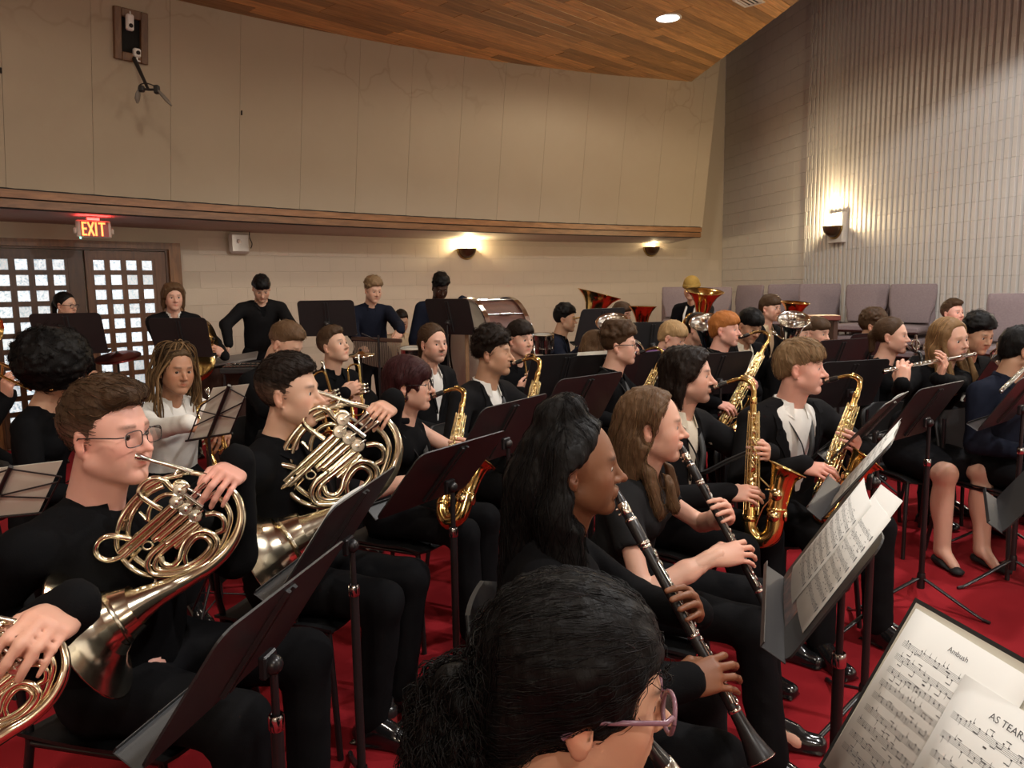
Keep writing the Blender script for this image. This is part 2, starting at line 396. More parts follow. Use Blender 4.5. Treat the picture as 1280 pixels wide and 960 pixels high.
tag(hc.obj('ceiling_high', wood('high_ceiling', (.10, .04, .015), (.2, .08, .03), (1, 1, 1))), kind='structure')

# right wall: plain painted blocks, then fluted blocks
y_fl = on_right(1012, 180)[1]; s_fl = (CORNER[1]-y_fl)/-RW_D[1]
rw = MB(); 
def rwp(s, z, off=0): p = CORNER+RW_D*s+RW_N*off; return (p[0], p[1], z)
rw.add([rwp(0, 0), rwp(s_fl, 0), rwp(s_fl, 7.7), rwp(0, 7.7), rwp(s_fl, 0, .0), rwp(21, 0, .0), rwp(21, 7.7, .0), rwp(s_fl, 7.7, .0)], [(0, 1, 2, 3), (4, 5, 6, 7)])
wall_right = tag(rw.obj('wall_right', M_MORTR), kind='structure')
def fluted_mesh():
    k = MB(); prof = []; p = .1; x0 = -.2
    for i in range(4):
        a = x0+i*p; prof += [(a+.003, .004), (a+.022, .004), (a+.034, .05), (a+.088, .05), (a+.098, .004)]
    prof = [(-.199, 0)]+prof+[(.199, 0)]
    n = len(prof); h = .1008
    b = .0025
    vs = [(x, y, -h+b) for x, y in prof]+[(x, y, h-b) for x, y in prof]
    vs += [(x, max(0, y-b), h) for x, y in prof]+[(x, max(0, y-b), -h) for x, y in prof]
    fs = []
    for i in range(n-1):
        fs += [(i, i+1, n+i+1, n+i), (n+i, n+i+1, 2*n+i+1, 2*n+i), (3*n+i, 3*n+i+1, i+1, i)]
    k.add(vs, [f[::-1] for f in fs] if False else fs); return k.mesh('fluted_block', M_WALLR)
FB = fluted_mesh(); BB = block_mesh('block_plain', .397, .2, M_WALLR, .003, .007)
# along +s the wall x axis; check handedness so that faces look into the room
RWL = np.stack([-RWF[:, 0], RWF[:, 1], RWF[:, 2]], 1) if np.linalg.det(RWF) < 0 else RWF
k = 0; z = .1
far_pl, far_fl = MB(), MB()
while z < 7.5:
    off = .2 if k % 2 else 0
    s = .02-off
    while s < s_fl-.02:
        l0, l1 = max(s, .0), min(s+.4, s_fl-.002)
        if l1-l0 > .06:
            p = rwp((l0+l1)/2, z)
            if z > 1.0 and z < 6.4:
                o = put('block', BB, wall_right); o.matrix_local = m4(RWL*V([(l1-l0)/.4, 1, 1]), p)
        s += .4
    s = s_fl-(.2 if k % 2 else 0)
    while s < 12:
        l0 = max(s, s_fl); l1 = s+.4; ym = CORNER[1]+RW_D[1]*(l0+l1)/2
        if z > 1.0 and ym > 7.3 and z < 6.2:
            p = rwp((l0+l1)/2, z); 
            me = FB
            o = put('fluted_block', me, wall_right); o.matrix_local = m4(RWL*V([(l1-l0)/.4, 1, 1]), p)
        s += .4
    z += .203; k += 1
pl = MB(); pl.add([rwp(0, 0, .006), rwp(21, 0, .006), rwp(21, .99, .006), rwp(0, .99, .006), rwp(0, 6.3, .006), rwp(21, 6.3, .006), rwp(21, 7.7, .006), rwp(0, 7.7, .006),
   rwp(7.7, .99, .02), rwp(21, .99, .02), rwp(21, 6.3, .02), rwp(7.7, 6.3, .02)], [(0, 1, 2, 3), (4, 5, 6, 7), (8, 9, 10, 11)])
pl.obj('wall_base', M_WALLR, wall_right)
# walls behind the viewer
bw = MB(); bw.add([(-9, -6, 0), (10, -6, 0), (10, -6, 7.7), (-9, -6, 7.7)], [(0, 1, 2, 3)]); tag(bw.obj('wall_front', M_WALL), kind='structure')
lw2 = MB(); lw2.add([(-8.6, -6, 0), (-8.6, 8, 0), (-8.6, 8, 7.7), (-8.6, -6, 7.7)], [(0, 1, 2, 3)]); tag(lw2.obj('wall_left', M_WALL), kind='structure')

# ---------------------------------------------------------------- double door with a lattice of small panes
pr_ = on_curve(205, 345, R_LOW); pm = on_curve(103.5, 345, R_LOW); wid = np.linalg.norm((pr_-pm)[:2])
thd = theta(pm); DF = wall_frame(thd)
ax = unit(V([*(pr_-pm)[:2], 0])); DF = np.stack([ax, np.cross(V([0, 0, 1.]), ax), V([0, 0, 1.])], 1)
if DF[:, 1]@V([0, -1, 0]) < 0: DF[:, 1] *= -1; DF[:, 0] *= 1
ztop = V(on_curve(150, 312, R_LOW))[2]
door = bpy.data.objects.new('door_1', None); COL.objects.link(door); tag(door, kind='structure')
DF = np.stack([ax, -np.cross(ax, V([0, 0, 1.]))*-1, V([0, 0, 1.])], 1)
if DF[1, 1] > 0: DF[:, 1] *= -1
# local: x to the right, y into the room, z up (mirrored frames avoided by writing world points)
def dw(x, y, z): return V([pm[0], pm[1], 0])+ax*x+DF[:, 1]*(y+.05)+V([0, 0, z])
def dbox(k, x0, x1, y0, y1, z0, z1):
    vs = [dw(x, y, z) for z in (z0, z1) for y in (y0, y1) for x in (x0, x1)]
    k.add(vs, [(0, 1, 3, 2), (4, 6, 7, 5), (0, 4, 5, 1), (2, 3, 7, 6), (0, 2, 6, 4), (1, 5, 7, 3)], False)
HD = ztop
M_PANE = bpy.data.materials.new('obscured_glass'); M_PANE.use_nodes = True
nt = M_PANE.node_tree; b = nt.nodes['Principled BSDF']; b.inputs['Base Color'].default_value = (.7, .8, .85, 1); b.inputs['Roughness'].default_value = .3
tc = nt.nodes.new('ShaderNodeTexCoord'); n = nt.nodes.new('ShaderNodeTexNoise'); n.inputs['Scale'].default_value = 55; n.inputs['Detail'].default_value = 3
cr = nt.nodes.new('ShaderNodeValToRGB'); cr.color_ramp.elements[0].color = (.22, .36, .46, 1); cr.color_ramp.elements[1].color = (.95, .98, 1, 1); cr.color_ramp.elements[0].position = .36; cr.color_ramp.elements[1].position = .56
nt.links.new(tc.outputs['Object'], n.inputs['Vector']); nt.links.new(n.outputs['Fac'], cr.inputs['Fac']); nt.links.new(cr.outputs['Color'], b.inputs['Emission Color'])
oi = nt.nodes.new('ShaderNodeObjectInfo'); mr = nt.nodes.new('ShaderNodeMapRange'); mr.inputs['To Min'].default_value = .3; mr.inputs['To Max'].default_value = .85
nt.links.new(oi.outputs['Random'], mr.inputs['Value']); nt.links.new(mr.outputs[0], b.inputs['Emission Strength'])  # daylight behind the door is put into the glass as its own glow
k = MB(); cw = .14
dbox(k, wid+.03, wid+.03+cw, -.06, .05, 0, HD+.085); k.obj('casing', M_CASE, door)
k = MB(); dbox(k, -wid-.03-cw, -wid-.03, -.06, .05, 0, HD+.085); k.obj('casing', M_CASE, door)
k = MB(); dbox(k, -wid-.03, wid+.03, -.06, .05, HD+.01, HD+.085); k.obj('casing', M_CASE, door)
k = MB(); dbox(k, wid-.0, wid+.04, -.06, .02, 0, HD+.01); dbox(k, -wid-.04, -wid, -.06, .02, 0, HD+.01); dbox(k, -wid, wid, -.06, .02, HD-.012, HD+.012); k.obj('jamb', M_DOORW, door)
for sgn, xa in ((1, .012), (-1, -wid+.004)):
    lf = MB(); w = wid-.016; nc, nr = 4, 11
    st_l = .055 if sgn > 0 else w-.15-.196*wid*4; gw = .196*wid; st_r = w-st_l-4*gw; rt = .095; gh = .161; zb = HD-rt-nr*gh; mu = gw*.33; mv = gh*.33
    dbox(lf, xa, xa+st_l, -.03, .012, .02, HD-.02); dbox(lf, xa+w-st_r, xa+w, -.03, .012, .02, HD-.02); dbox(lf, xa+st_l, xa+w-st_r, -.03, .012, HD-rt-.005, HD-.02)
    dbox(lf, xa+st_l, xa+w-st_r, -.03, .012, .02, zb+.01)
    for i in range(nc+1):
        xc = xa+st_l+i*gw; dbox(lf, max(xa+st_l-.001, xc-mu/2), min(xa+w-st_r+.001, xc+mu/2), -.026, .008, zb, HD-rt)
    for j in range(nr+1):
        zc = zb+j*gh; dbox(lf, xa+st_l, xa+w-st_r, -.025, .007, zc-mv/2, zc+mv/2)
    leaf = lf.obj('door_leaf', M_DOORW, door)
    for i in range(nc):
        for j in range(nr):
            kk = MB(); x0, z0 = xa+st_l+i*gw+mu/2, zb+j*gh+mv/2
            dbox(kk, x0-.004, x0+gw-mu+.004, -.017, -.008, z0-.004, z0+gh-mv+.004); kk.obj('pane', M_PANE, leaf)
k = MB(); k.lathe([(.001, .05), (.03, .05), (.035, .035), (.03, .02), (.012, .015), (.012, 0)], (0, 0, 0), None, 14)
o = k.obj('door_knob', mat('brass_dull', (.6, .45, .2), .3, 1), door); o.matrix_local = m4(frame(DF[:, 1], (1, 0, 0))[:, [1, 2, 0]], dw(.09, .012, 1.0))

# ---------------------------------------------------------------- wall lamps
M_BRASSD = mat('lamp_brass', (.45, .33, .13), .3, 1); M_BOWL = mat('lamp_bowl', (.10, .06, .035), .25, .6)
M_BULB = mat('bulb_glow', (1, .9, .7), .5, emit=(1, .80, .48), strength=14)
def sconce(p, along, n, watts, label, plate=False, r=.155):
    F_ = np.stack([along, n, V([0, 0, 1.])], 1); t = thing('wall_sconce', label, 'wall lamp', p)
    if plate:
        k = MB(); k.rbox((0, .03, -.02), (.33, .075, .42), .006); o = k.obj('back_plate', M_WALLR, t); o.matrix_local = m4(F_, (0, 0, 0)); yo = .07
    else: yo = 0
    k = MB(); rings = []                                     # half bowl, open upwards
    for i in range(9):
        a = PI/2*i/8; rr = r*math.sin(a) if i else .004; z = -r*.95*math.cos(a)
        rings.append([(rr*math.cos(b), yo+.002+rr*.95*math.sin(b), z) for b in np.linspace(0, PI, 17)])
    k.loft(rings, False, False); inner = [[(x*.94, yo+(y-yo)*.94+.002, z*.94) for x, y, z in q] for q in rings]
    k.loft([q[::-1] for q in inner], False, False); o = k.obj('bowl', M_BOWL, t); o.matrix_local = m4(F_, (0, 0, 0))
    k = MB(); k.tube([(r*1.0*math.cos(b), yo+.006+r*.95*math.sin(b), 0) for b in np.linspace(0, PI, 17)], .007, 6); 
    k.tube([(r*1.05*math.cos(b), yo+.004, r*1.0*math.sin(b)) for b in np.linspace(PI, 2*PI, 17)], .014, 6)
    o = k.obj('rim', M_BRASSD, t); o.matrix_local = m4(F_, (0, 0, 0))
    k = MB(); k.ball((0, yo+.07, -.015), .04, 12); o = k.obj('bulb', M_BULB, t); o.matrix_local = m4(F_, (0, 0, 0))
    l = bpy.data.lights.new('sconce_light', 'POINT'); l.energy = watts; l.color = (1, .77, .44) if 'photo' not in label else (1, .88, .70); l.shadow_soft_size = .045
    lo = bpy.data.objects.new('sconce_light', l); COL.objects.link(lo); lo.location = V(p)+F_@V([0, yo+.09, .07])
for px, py, wt, lab in ((583, 311, 34, 'brightly lit brass wall lamp on the back wall above the percussion'), (814, 309, 6, 'dim brass wall lamp on the back wall near the right corner')):
    p = on_curve(px, py, R_LOW-.006); F_ = wall_frame(theta(p)); sconce(p, F_[:, 0], F_[:, 1], wt, lab)
p = on_right(1049, 283, .05); sconce(p, V([*(-RW_D), 0]) if False else RWL[:, 0], V([*RW_N, 0]), 60, 'glowing half bowl wall lamp on the fluted right wall', True, .165)

# unseen fill lamps added to brighten ceiling and walls, built like the wall lamps
for p_, a_, n_, w_, l_ in (((-8.55, 4.5, 2.5), (0, -1, 0), (1, 0, 0), 14, 'left wall near the doors'), ((-8.55, -1.5, 2.5), (0, -1, 0), (1, 0, 0), 25, 'left wall far behind the horns'), ((-5, -5.95, 2.5), (1, 0, 0), (0, 1, 0), 60, 'front wall at its left end'), ((0, -5.95, 2.5), (1, 0, 0), (0, 1, 0), 110, 'front wall straight behind the viewer'), ((4.5, -5.95, 2.5), (1, 0, 0), (0, 1, 0), 130, 'front wall at its right end')):
    sconce(V(p_), -V(a_, float), V(n_, float), w_, 'half bowl wall lamp outside the photo on the '+l_)
for s_ in (8.6, 13.5): p_ = V(rwp(s_, 2.5, .05)); sconce(p_, RWL[:, 0], V([*RW_N, 0]), 60, 'half bowl wall lamp outside the photo on the right wall, '+('level with the first row' if s_ < 10 else 'level with the viewer'))
# ---------------------------------------------------------------- ceiling lamps and vent
M_WHITE = mat('white_plastic', (.75, .73, .68), .4); M_LAMP = mat('lamp_glow', (1, 1, 1), .5, emit=(1, .93, .8), strength=9)
for i, (lx, ly, w, c) in enumerate(LAMPS):
    t = thing('ceiling_light', 'round white recessed lamp in the wooden ceiling' if i == 0 else 'recessed round ceiling lamp outside the photo, '+('above the right hand players', 'above the lower right corner', 'above the centre of the band', 'above the viewer', 'above the left horn players', 'left of the viewer', 'hidden above the back rows', 'right behind the viewer', 'left behind the viewer')[i-1], 'lamp', (lx, ly, ceil_z(lx, ly)), None if i == 0 else 'room lamps outside the photo')
    k = MB(); k.lathe([(.16, .008), (.16, -.006), (.135, -.006), (.135, .008)], (0, 0, 0), None, 24); k.obj('lamp_ring', M_WHITE, t)
    k = MB(); k.lathe([(.135, -.003), (.001, -.003)], (0, 0, 0), None, 24); k.obj('lamp_disc', M_LAMP, t)
p = on_ceiling(936, 1); t = thing('ceiling_vent', 'small white slatted air vent in the ceiling', 'vent', p)
Fv = frame(V([U[0], U[1], .03]), (0, 0, 1))
k = MB(); 
for x, y, a, b_ in ((0, .11, .34, .03), (0, -.11, .34, .03), (.16, 0, .03, .25), (-.16, 0, .03, .25)): k.rbox((x, y, -.006), (a, b_, .012), .003)
o = k.obj('vent_frame', M_WHITE, t); o.matrix_local = m4(Fv, (0, 0, 0))
for j in range(4):
    k = MB(); k.box((0, -.075+j*.05, .0), (.3, .022, .004)); o = k.obj('slat', M_WHITE, t); o.matrix_local = m4(Fv, (0, 0, 0))
k = MB(); k.box((0, 0, .004), (.3, .2, .004)); o = k.obj('vent_back', M_DARK, t); o.matrix_local = m4(Fv, (0, 0, 0))

# ---------------------------------------------------------------- exit sign, emergency light, wall niche with microphones
p = on_curve(117, 286.5, R_LOW-.6); F_ = wall_frame(theta(p)); t = thing('exit_sign', 'lit red letter exit sign above the double door', 'sign', p)
LF = np.stack([F_[:, 0], F_[:, 2], -np.cross(F_[:, 0], F_[:, 2])*-1], 1)
k = MB(); k.rbox((0, 0, 0), (.335, .05, .172), .012); k.rbox((0, 0, .1), (.12, .03, .035), .004); k.rbox((-.18, .0, -.02), (.03, .04, .06), .01); k.rbox((.18, .0, -.02), (.03, .04, .06), .01); o = k.obj('housing', mat('sign_housing', (.55, .45, .38), .5), t); o.matrix_local = m4(F_, (0, 0, 0))
k = MB()
H2, Wc, sw = .068, .047, .018
def stroke(x0, z0, x1, z1, w=sw):
    x0, x1 = -x0, -x1; d = unit([x1-x0, 0, z1-z0]); q = V([-d[2], 0, d[0]])*w/2; a_, b_ = V([x0, .027, z0]), V([x1, .027, z1])
    k.add([a_-q, b_-q, b_+q, a_+q, a_-q+[0, .004, 0], b_-q+[0, .004, 0], b_+q+[0, .004, 0], a_+q+[0, .004, 0]], [(0, 1, 2, 3), (4, 5, 6, 7), (0, 1, 5, 4), (1, 2, 6, 5), (2, 3, 7, 6), (3, 0, 4, 7)], False)
x = -.125; stroke(x+sw/2, -H2, x+sw/2, H2)
for zz in (-H2+sw/2, 0, H2-sw/2): stroke(x, zz, x+Wc, zz)
x = -.066; stroke(x, -H2, x+.056, H2); stroke(x, H2, x+.056, -H2)
x = .012; stroke(x, -H2, x, H2)
x = .036; stroke(x, H2-sw/2, x+.068, H2-sw/2); stroke(x+.034, -H2, x+.034, H2)
o = k.obj('letters', mat('exit_glow', (1, .3, .1), .5, emit=(1, .20, .05), strength=2.4), t, 'glowing orange red letters EXIT'); o.matrix_local = m4(F_, (0, 0, 0))
k = MB(); k.rbox((0, .027, 0), (.27, .004, .15), .001); o = k.obj('sign_face', mat('exit_face', (.35, .06, .05), .4), t); o.matrix_local = m4(F_, (0, 0, 0))
k = MB(); k.ball((.14, .02, -.094), .009, 8); o = k.obj('indicator', mat('green_led', (.2, 1, .6), .5, emit=(.3, 1, .7), strength=3), t, 'small green lit indicator'); o.matrix_local = m4(F_, (0, 0, 0))
l = bpy.data.lights.new('exit_light', 'AREA'); l.energy = .9; l.color = (1, .05, .05); l.shape = 'RECTANGLE'; l.size = .3; l.size_y = .03
lo = bpy.data.objects.new('exit_light', l); COL.objects.link(lo); lo.location = p+F_@V([0, .028, .09]); lo.rotation_euler = (PI, 0, theta(p)+PI/2)
p = on_curve(299, 304, R_LOW-.06); F_ = wall_frame(theta(p)); t = thing('emergency_light', 'clear white square emergency light fixed on the wall beside the door', 'light fixture', p)
k = MB(); k.rbox((0, 0, 0), (.27, .07, .26), .03); o = k.obj('cover', mat('frosted_cover', (.48, .43, .38), .12, coat=.5), t); o.matrix_local = m4(F_, (0, 0, 0))
k = MB(); k.ball((.02, .035, .02), .028, 10); o = k.obj('lamp_head', mat('lens_white', (.95, .9, .85), .2), t); o.matrix_local = m4(F_, (0, 0, 0))
k = MB(); k.tube(catmull([(-.15, .0, -.06), (-.17, .0, .0), (-.14, .0, .08), (-.15, .0, .16)], 4), .006, 5); k.rbox((-.05, .0, .165), (.2, .03, .01), .003); o = k.obj('conduit', M_DARK, t); o.matrix_local = m4(F_, (0, 0, 0))

p = on_curve(162.5, 45, R_TRIM-.012, LEAN); F_ = wall_frame(theta(p), LEAN); t = thing('wall_niche', 'brown wood framed dark opening high on the fabric wall', 'wall opening', p)
pa, pb, pc = on_curve(142, 42, R_TRIM, LEAN), on_curve(184, 48, R_TRIM, LEAN), on_curve(162, 12, R_TRIM, LEAN)
nw = np.linalg.norm(pb-pa); nh = np.linalg.norm(on_curve(162, 77, R_TRIM, LEAN)-pc)
k = MB()
for sx in (-1, 1): k.rbox((sx*(nw/2-.035), .012, 0), (.07, .05, nh), .006)
for sz in (-1, 1): k.rbox((0, .012, sz*(nh/2-.04)), (nw-.14, .05, .08), .006)
o = k.obj('niche_frame', M_CASE, t); o.matrix_local = m4(F_, (0, 0, 0))
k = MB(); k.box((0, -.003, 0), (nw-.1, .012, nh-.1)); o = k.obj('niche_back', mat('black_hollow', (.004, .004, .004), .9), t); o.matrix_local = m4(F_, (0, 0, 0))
for px, py, lab, hh in ((162, 28, 'white hanging sensor box in the top of the wall opening', .15), (171, 66, 'small white camera at the foot of the wall opening', .08)):
    q = on_curve(px, py, R_TRIM-.06, LEAN); t2 = thing('wall_camera', lab, 'camera', q)
    k = MB(); k.rbox((0, 0, 0), (.07, .05, hh), .012)
    if hh < .1: k.rbox((.0, 0, -.075), (.05, .05, .012), .003); k.cyl((0, 0, -.07), (0, 0, -.03), .01, 8)
    else: k.cyl((-.01, 0, .07), (-.01, -.02, .11), .008, 8)
    o = k.obj('camera_body', mat('white_case', (.8, .8, .78), .4), t2); o.matrix_local = m4(F_, (0, 0, 0))
    k = MB(); k.lathe([(.018, 0), (.02, .008), (.012, .012), (.001, .012)], (0, .026, -.03 if hh > .1 else 0), np.array([[1, 0, 0], [0, 0, 1], [0, -1, 0.]]), 12); o = k.obj('lens', M_DARK, t2); o.matrix_local = m4(F_, (0, 0, 0))
a = on_curve(167, 72, R_TRIM-.03, LEAN); b0 = on_curve(185, 112, R_TRIM, LEAN); n3 = F_[:, 1]
b_ = P(185.5, 112, b0[1]-.45)
t = thing('microphone_boom', 'black boom arm holding two grey paddle microphones below the wall opening', 'microphone', a)
k = MB(); k.tube([a, a*.5+b_*.5, b_], [.022, .018, .014], 8); k.obj('boom_arm', mat('boom_black', (.02, .02, .02), .5), t, world=True)
pl_, pr2 = P(177, 111, b_[1]), P(196, 112, b_[1])
k = MB(); k.tube([pl_, b_, pr2], .012, 6); k.rbox(pl_, (.05, .05, .06), .01); k.rbox(pr2, (.05, .05, .08), .01)
k.tube(catmull([P(173, 116, b_[1]), P(174, 107, b_[1]), P(183, 104, b_[1]), P(196, 109, b_[1]), P(198, 114, b_[1])], 3), .006, 5); k.obj('cross_bar', mat('boom_black'), t, world=True)
for pts, lab in (([(173.5, 112), (172.5, 118), (171.5, 124), (171.5, 129)], None), ([(197, 112), (203, 119), (209, 126), (214, 132)], None)):
    k = MB(); k.tube([P(x, y, b_[1]) for x, y in pts], [.02, .042, .042, .016], 10, flat=(1, .4), hint=(0, 1, 0)); k.obj('microphone_paddle', mat('paddle_grey', (.17, .15, .13), .5), t, world=True)
# ================================================================== SOFT SHAPES: a small distance-field sculptor
class Field:
    def __init__(s, lo, hi, h):
        s.o = V(lo, float); s.h = h; s.n = np.maximum(3, np.ceil((V(hi, float)-s.o)/h).astype(int)+1)
        s.F = np.full(s.n, 1.0, np.float32); s.ax = [(s.o[i]+h*np.arange(s.n[i])).astype(np.float32) for i in range(3)]
    def _sub(s, lo, hi):
        a = np.clip(np.floor((V(lo)-s.o)/s.h).astype(int), 0, s.n); b = np.clip(np.ceil((V(hi)-s.o)/s.h).astype(int)+1, 0, s.n)
        if (b <= a).any(): return None
        sl = tuple(slice(a[i], b[i]) for i in range(3))
        return sl, s.ax[0][sl[0]][:, None, None], s.ax[1][sl[1]][None, :, None], s.ax[2][sl[2]][None, None, :]
    def _put(s, sl, d, k, sub):
        F = s.F[sl]
        if sub:
            if k > 0: hh = np.clip(.5-.5*(F+d)/k, 0, 1); s.F[sl] = F*(1-hh)-d*hh+k*hh*(1-hh)
            else: s.F[sl] = np.maximum(F, -d)
        else:
            if k > 0: hh = np.clip(.5+.5*(F-d)/k, 0, 1); s.F[sl] = F*(1-hh)+d*hh-k*hh*(1-hh)
            else: s.F[sl] = np.minimum(F, d)
        return s
    def cap(s, a, b, ra, rb=None, k=.02, sub=False, flat=None):      # tapered capsule; flat = (axis unit, factor) squeezes it along the axis
        rb = ra if rb is None else rb; a = V(a, float); b = V(b, float); m = max(ra, rb)*(1.0 if not flat else max(1, flat[1]))+k+3*s.h
        r = s._sub(np.minimum(a, b)-m, np.maximum(a, b)+m)
        if r is None: return s
        sl, X, Y, Z = r
        px, py, pz = X-a[0], Y-a[1], Z-a[2]; ab = b-a
        if flat:
            n, fct = flat; q = (px*n[0]+py*n[1]+pz*n[2])*(1/fct-1); px = px+q*n[0]; py = py+q*n[1]; pz = pz+q*n[2]; ab = ab+n*(ab@n)*(1/fct-1)
        t = np.clip((px*ab[0]+py*ab[1]+pz*ab[2])/(ab@ab+1e-9), 0, 1)
        d = np.sqrt((px-t*ab[0])**2+(py-t*ab[1])**2+(pz-t*ab[2])**2)-(ra+(rb-ra)*t)
        return s._put(sl, d.astype(np.float32), k, sub)
    def ell(s, c, r, k=.02, sub=False, R=None):
        c = V(c, float); r = V(r, float)*np.ones(3); m = max(r)+k+3*s.h; q = s._sub(c-m, c+m)
        if q is None: return s
        sl, X, Y, Z = q; x, y, z = X-c[0], Y-c[1], Z-c[2]
        if R is not None:
            R = np.asarray(R); x, y, z = R[0, 0]*x+R[1, 0]*y+R[2, 0]*z, R[0, 1]*x+R[1, 1]*y+R[2, 1]*z, R[0, 2]*x+R[1, 2]*y+R[2, 2]*z
        k0 = np.sqrt((x/r[0])**2+(y/r[1])**2+(z/r[2])**2); k1 = np.sqrt((x/r[0]**2)**2+(y/r[1]**2)**2+(z/r[2]**2)**2)+1e-9
        return s._put(sl, (k0*(k0-1)/k1).astype(np.float32), k, sub)
    def box(s, c, d, R=None, r=.005, k=.01, sub=False):
        c = V(c, float); d = V(d, float); m = np.linalg.norm(d)+k+r+3*s.h; q = s._sub(c-m, c+m)
        if q is None: return s
        sl, X, Y, Z = q; x, y, z = X-c[0], Y-c[1], Z-c[2]
        if R is not None:
            R = np.asarray(R); x, y, z = R[0, 0]*x+R[1, 0]*y+R[2, 0]*z, R[0, 1]*x+R[1, 1]*y+R[2, 1]*z, R[0, 2]*x+R[1, 2]*y+R[2, 2]*z
        x, y, z = abs(x)-d[0]+r, abs(y)-d[1]+r, abs(z)-d[2]+r
        dd = np.sqrt(np.maximum(x, 0)**2+np.maximum(y, 0)**2+np.maximum(z, 0)**2)+np.minimum(np.maximum(x, np.maximum(y, z)), 0)-r
        return s._put(sl, dd.astype(np.float32), k, sub)
    def half(s, p, n, k=.01):                                        # cut away everything on the side n points to
        n = unit(n); X, Y, Z = s.ax[0][:, None, None], s.ax[1][None, :, None], s.ax[2][None, None, :]
        d = (X-p[0])*n[0]+(Y-p[1])*n[1]+(Z-p[2])*n[2]; F = s.F
        hh = np.clip(.5-.5*(F-d)/k, 0, 1); s.F = (F*(1-hh)+d*hh+k*hh*(1-hh)).astype(np.float32); return s
    def noise(s, amp, freq, seed=0, aniso=(1, 1, 1)):
        r = np.random.default_rng(seed); X, Y, Z = s.ax[0][:, None, None], s.ax[1][None, :, None], s.ax[2][None, None, :]; tot = 0
        for o in range(3):
            q = r.normal(size=(3, 3)); ph = r.uniform(0, 6.28, 3); f = freq*(1.7**o); t = 1
            for i in range(3): t = t*np.sin(f*(q[i, 0]*X*aniso[0]+q[i, 1]*Y*aniso[1]+q[i, 2]*Z*aniso[2])+ph[i])
            tot = tot+t/(1.4**o)
        s.F = (s.F+amp*tot).astype(np.float32); return s
    def net(s):
        F = s.F.copy(); F[0] = F[-1] = 1; F[:, 0] = F[:, -1] = 1; F[:, :, 0] = F[:, :, -1] = 1
        neg = F < 0; c = np.zeros(V(F.shape)-1, np.uint8)
        for i in (0, 1):
            for j in (0, 1):
                for k in (0, 1): c += neg[i:F.shape[0]-1+i, j:F.shape[1]-1+j, k:F.shape[2]-1+k]
        act = (c > 0) & (c < 8); idx = np.full(act.shape, -1, np.int32); ii, jj, kk = np.nonzero(act); n = len(ii); idx[ii, jj, kk] = np.arange(n)
        sm = np.zeros((n, 3), np.float32); ct = np.zeros(n, np.float32)
        for a in range(3):
            for u in (0, 1):
                for w in (0, 1):
                    A = [0, 0, 0]; b1, b2 = (a+1) % 3, (a+2) % 3; A[b1] = u; A[b2] = w; B = list(A); B[a] = 1
                    fa = F[ii+A[0], jj+A[1], kk+A[2]]; fb = F[ii+B[0], jj+B[1], kk+B[2]]; m = (fa < 0) != (fb < 0)
                    t = np.where(m, fa/np.where(m, fa-fb, 1), 0)
                    p = np.zeros((n, 3), np.float32); p[:, b1] = u; p[:, b2] = w; p[:, a] = t
                    sm[m] += p[m]; ct += m
        v = (np.stack([ii, jj, kk], 1)+sm/np.maximum(ct, 1)[:, None])*s.h+s.o
        qs = []
        for a in range(3):
            b1, b2 = (a+1) % 3, (a+2) % 3
            n0 = np.moveaxis(neg, (a, b1, b2), (0, 1, 2)); m = n0[:-1, 1:-1, 1:-1] != n0[1:, 1:-1, 1:-1]; i, j, k = np.nonzero(m); j += 1; k += 1
            ix = np.moveaxis(idx, (a, b1, b2), (0, 1, 2)); q = np.stack([ix[i, j-1, k-1], ix[i, j, k-1], ix[i, j, k], ix[i, j-1, k]], 1)
            inv = ~n0[i, j, k]; q[inv] = q[inv][:, ::-1]; qs.append(q)
        q = np.concatenate(qs) if qs else np.zeros((0, 4), int); q = q[(q >= 0).all(1)]
        return v.astype(np.float32), q
    def grad_setup(s): s.G = np.gradient(s.F, s.h)
    def sample(s, A, p):
        q = (p-s.o)/s.h; q = np.clip(q, 0, s.n-1.001); i = q.astype(int); f = q-i; r = 0
        for a in (0, 1):
            for b in (0, 1):
                for c in (0, 1):
                    w = (f[:, 0] if a else 1-f[:, 0])*(f[:, 1] if b else 1-f[:, 1])*(f[:, 2] if c else 1-f[:, 2]); r = r+w*A[i[:, 0]+a, i[:, 1]+b, i[:, 2]+c]
        return r
    def surf(s, p):
        d = s.sample(s.F, p); g = np.stack([s.sample(a, p) for a in s.G], 1); g /= np.linalg.norm(g, axis=1, keepdims=True)+1e-6; return d, g
def smooth_mesh(v, q, it=1, lam=.5):
    e = np.concatenate([q[:, [0, 1]], q[:, [1, 2]], q[:, [2, 3]], q[:, [3, 0]]]); n = len(v)
    for _ in range(it):
        ac = np.zeros((n, 3)); ct = np.zeros(n)
        for a, b in ((0, 1), (1, 0)):
            ct += np.bincount(e[:, a], minlength=n)
            for d in range(3): ac[:, d] += np.bincount(e[:, a], v[e[:, b], d], n)
        v = v+lam*(ac/np.maximum(ct, 1)[:, None]-v)
    return v.astype(np.float32)
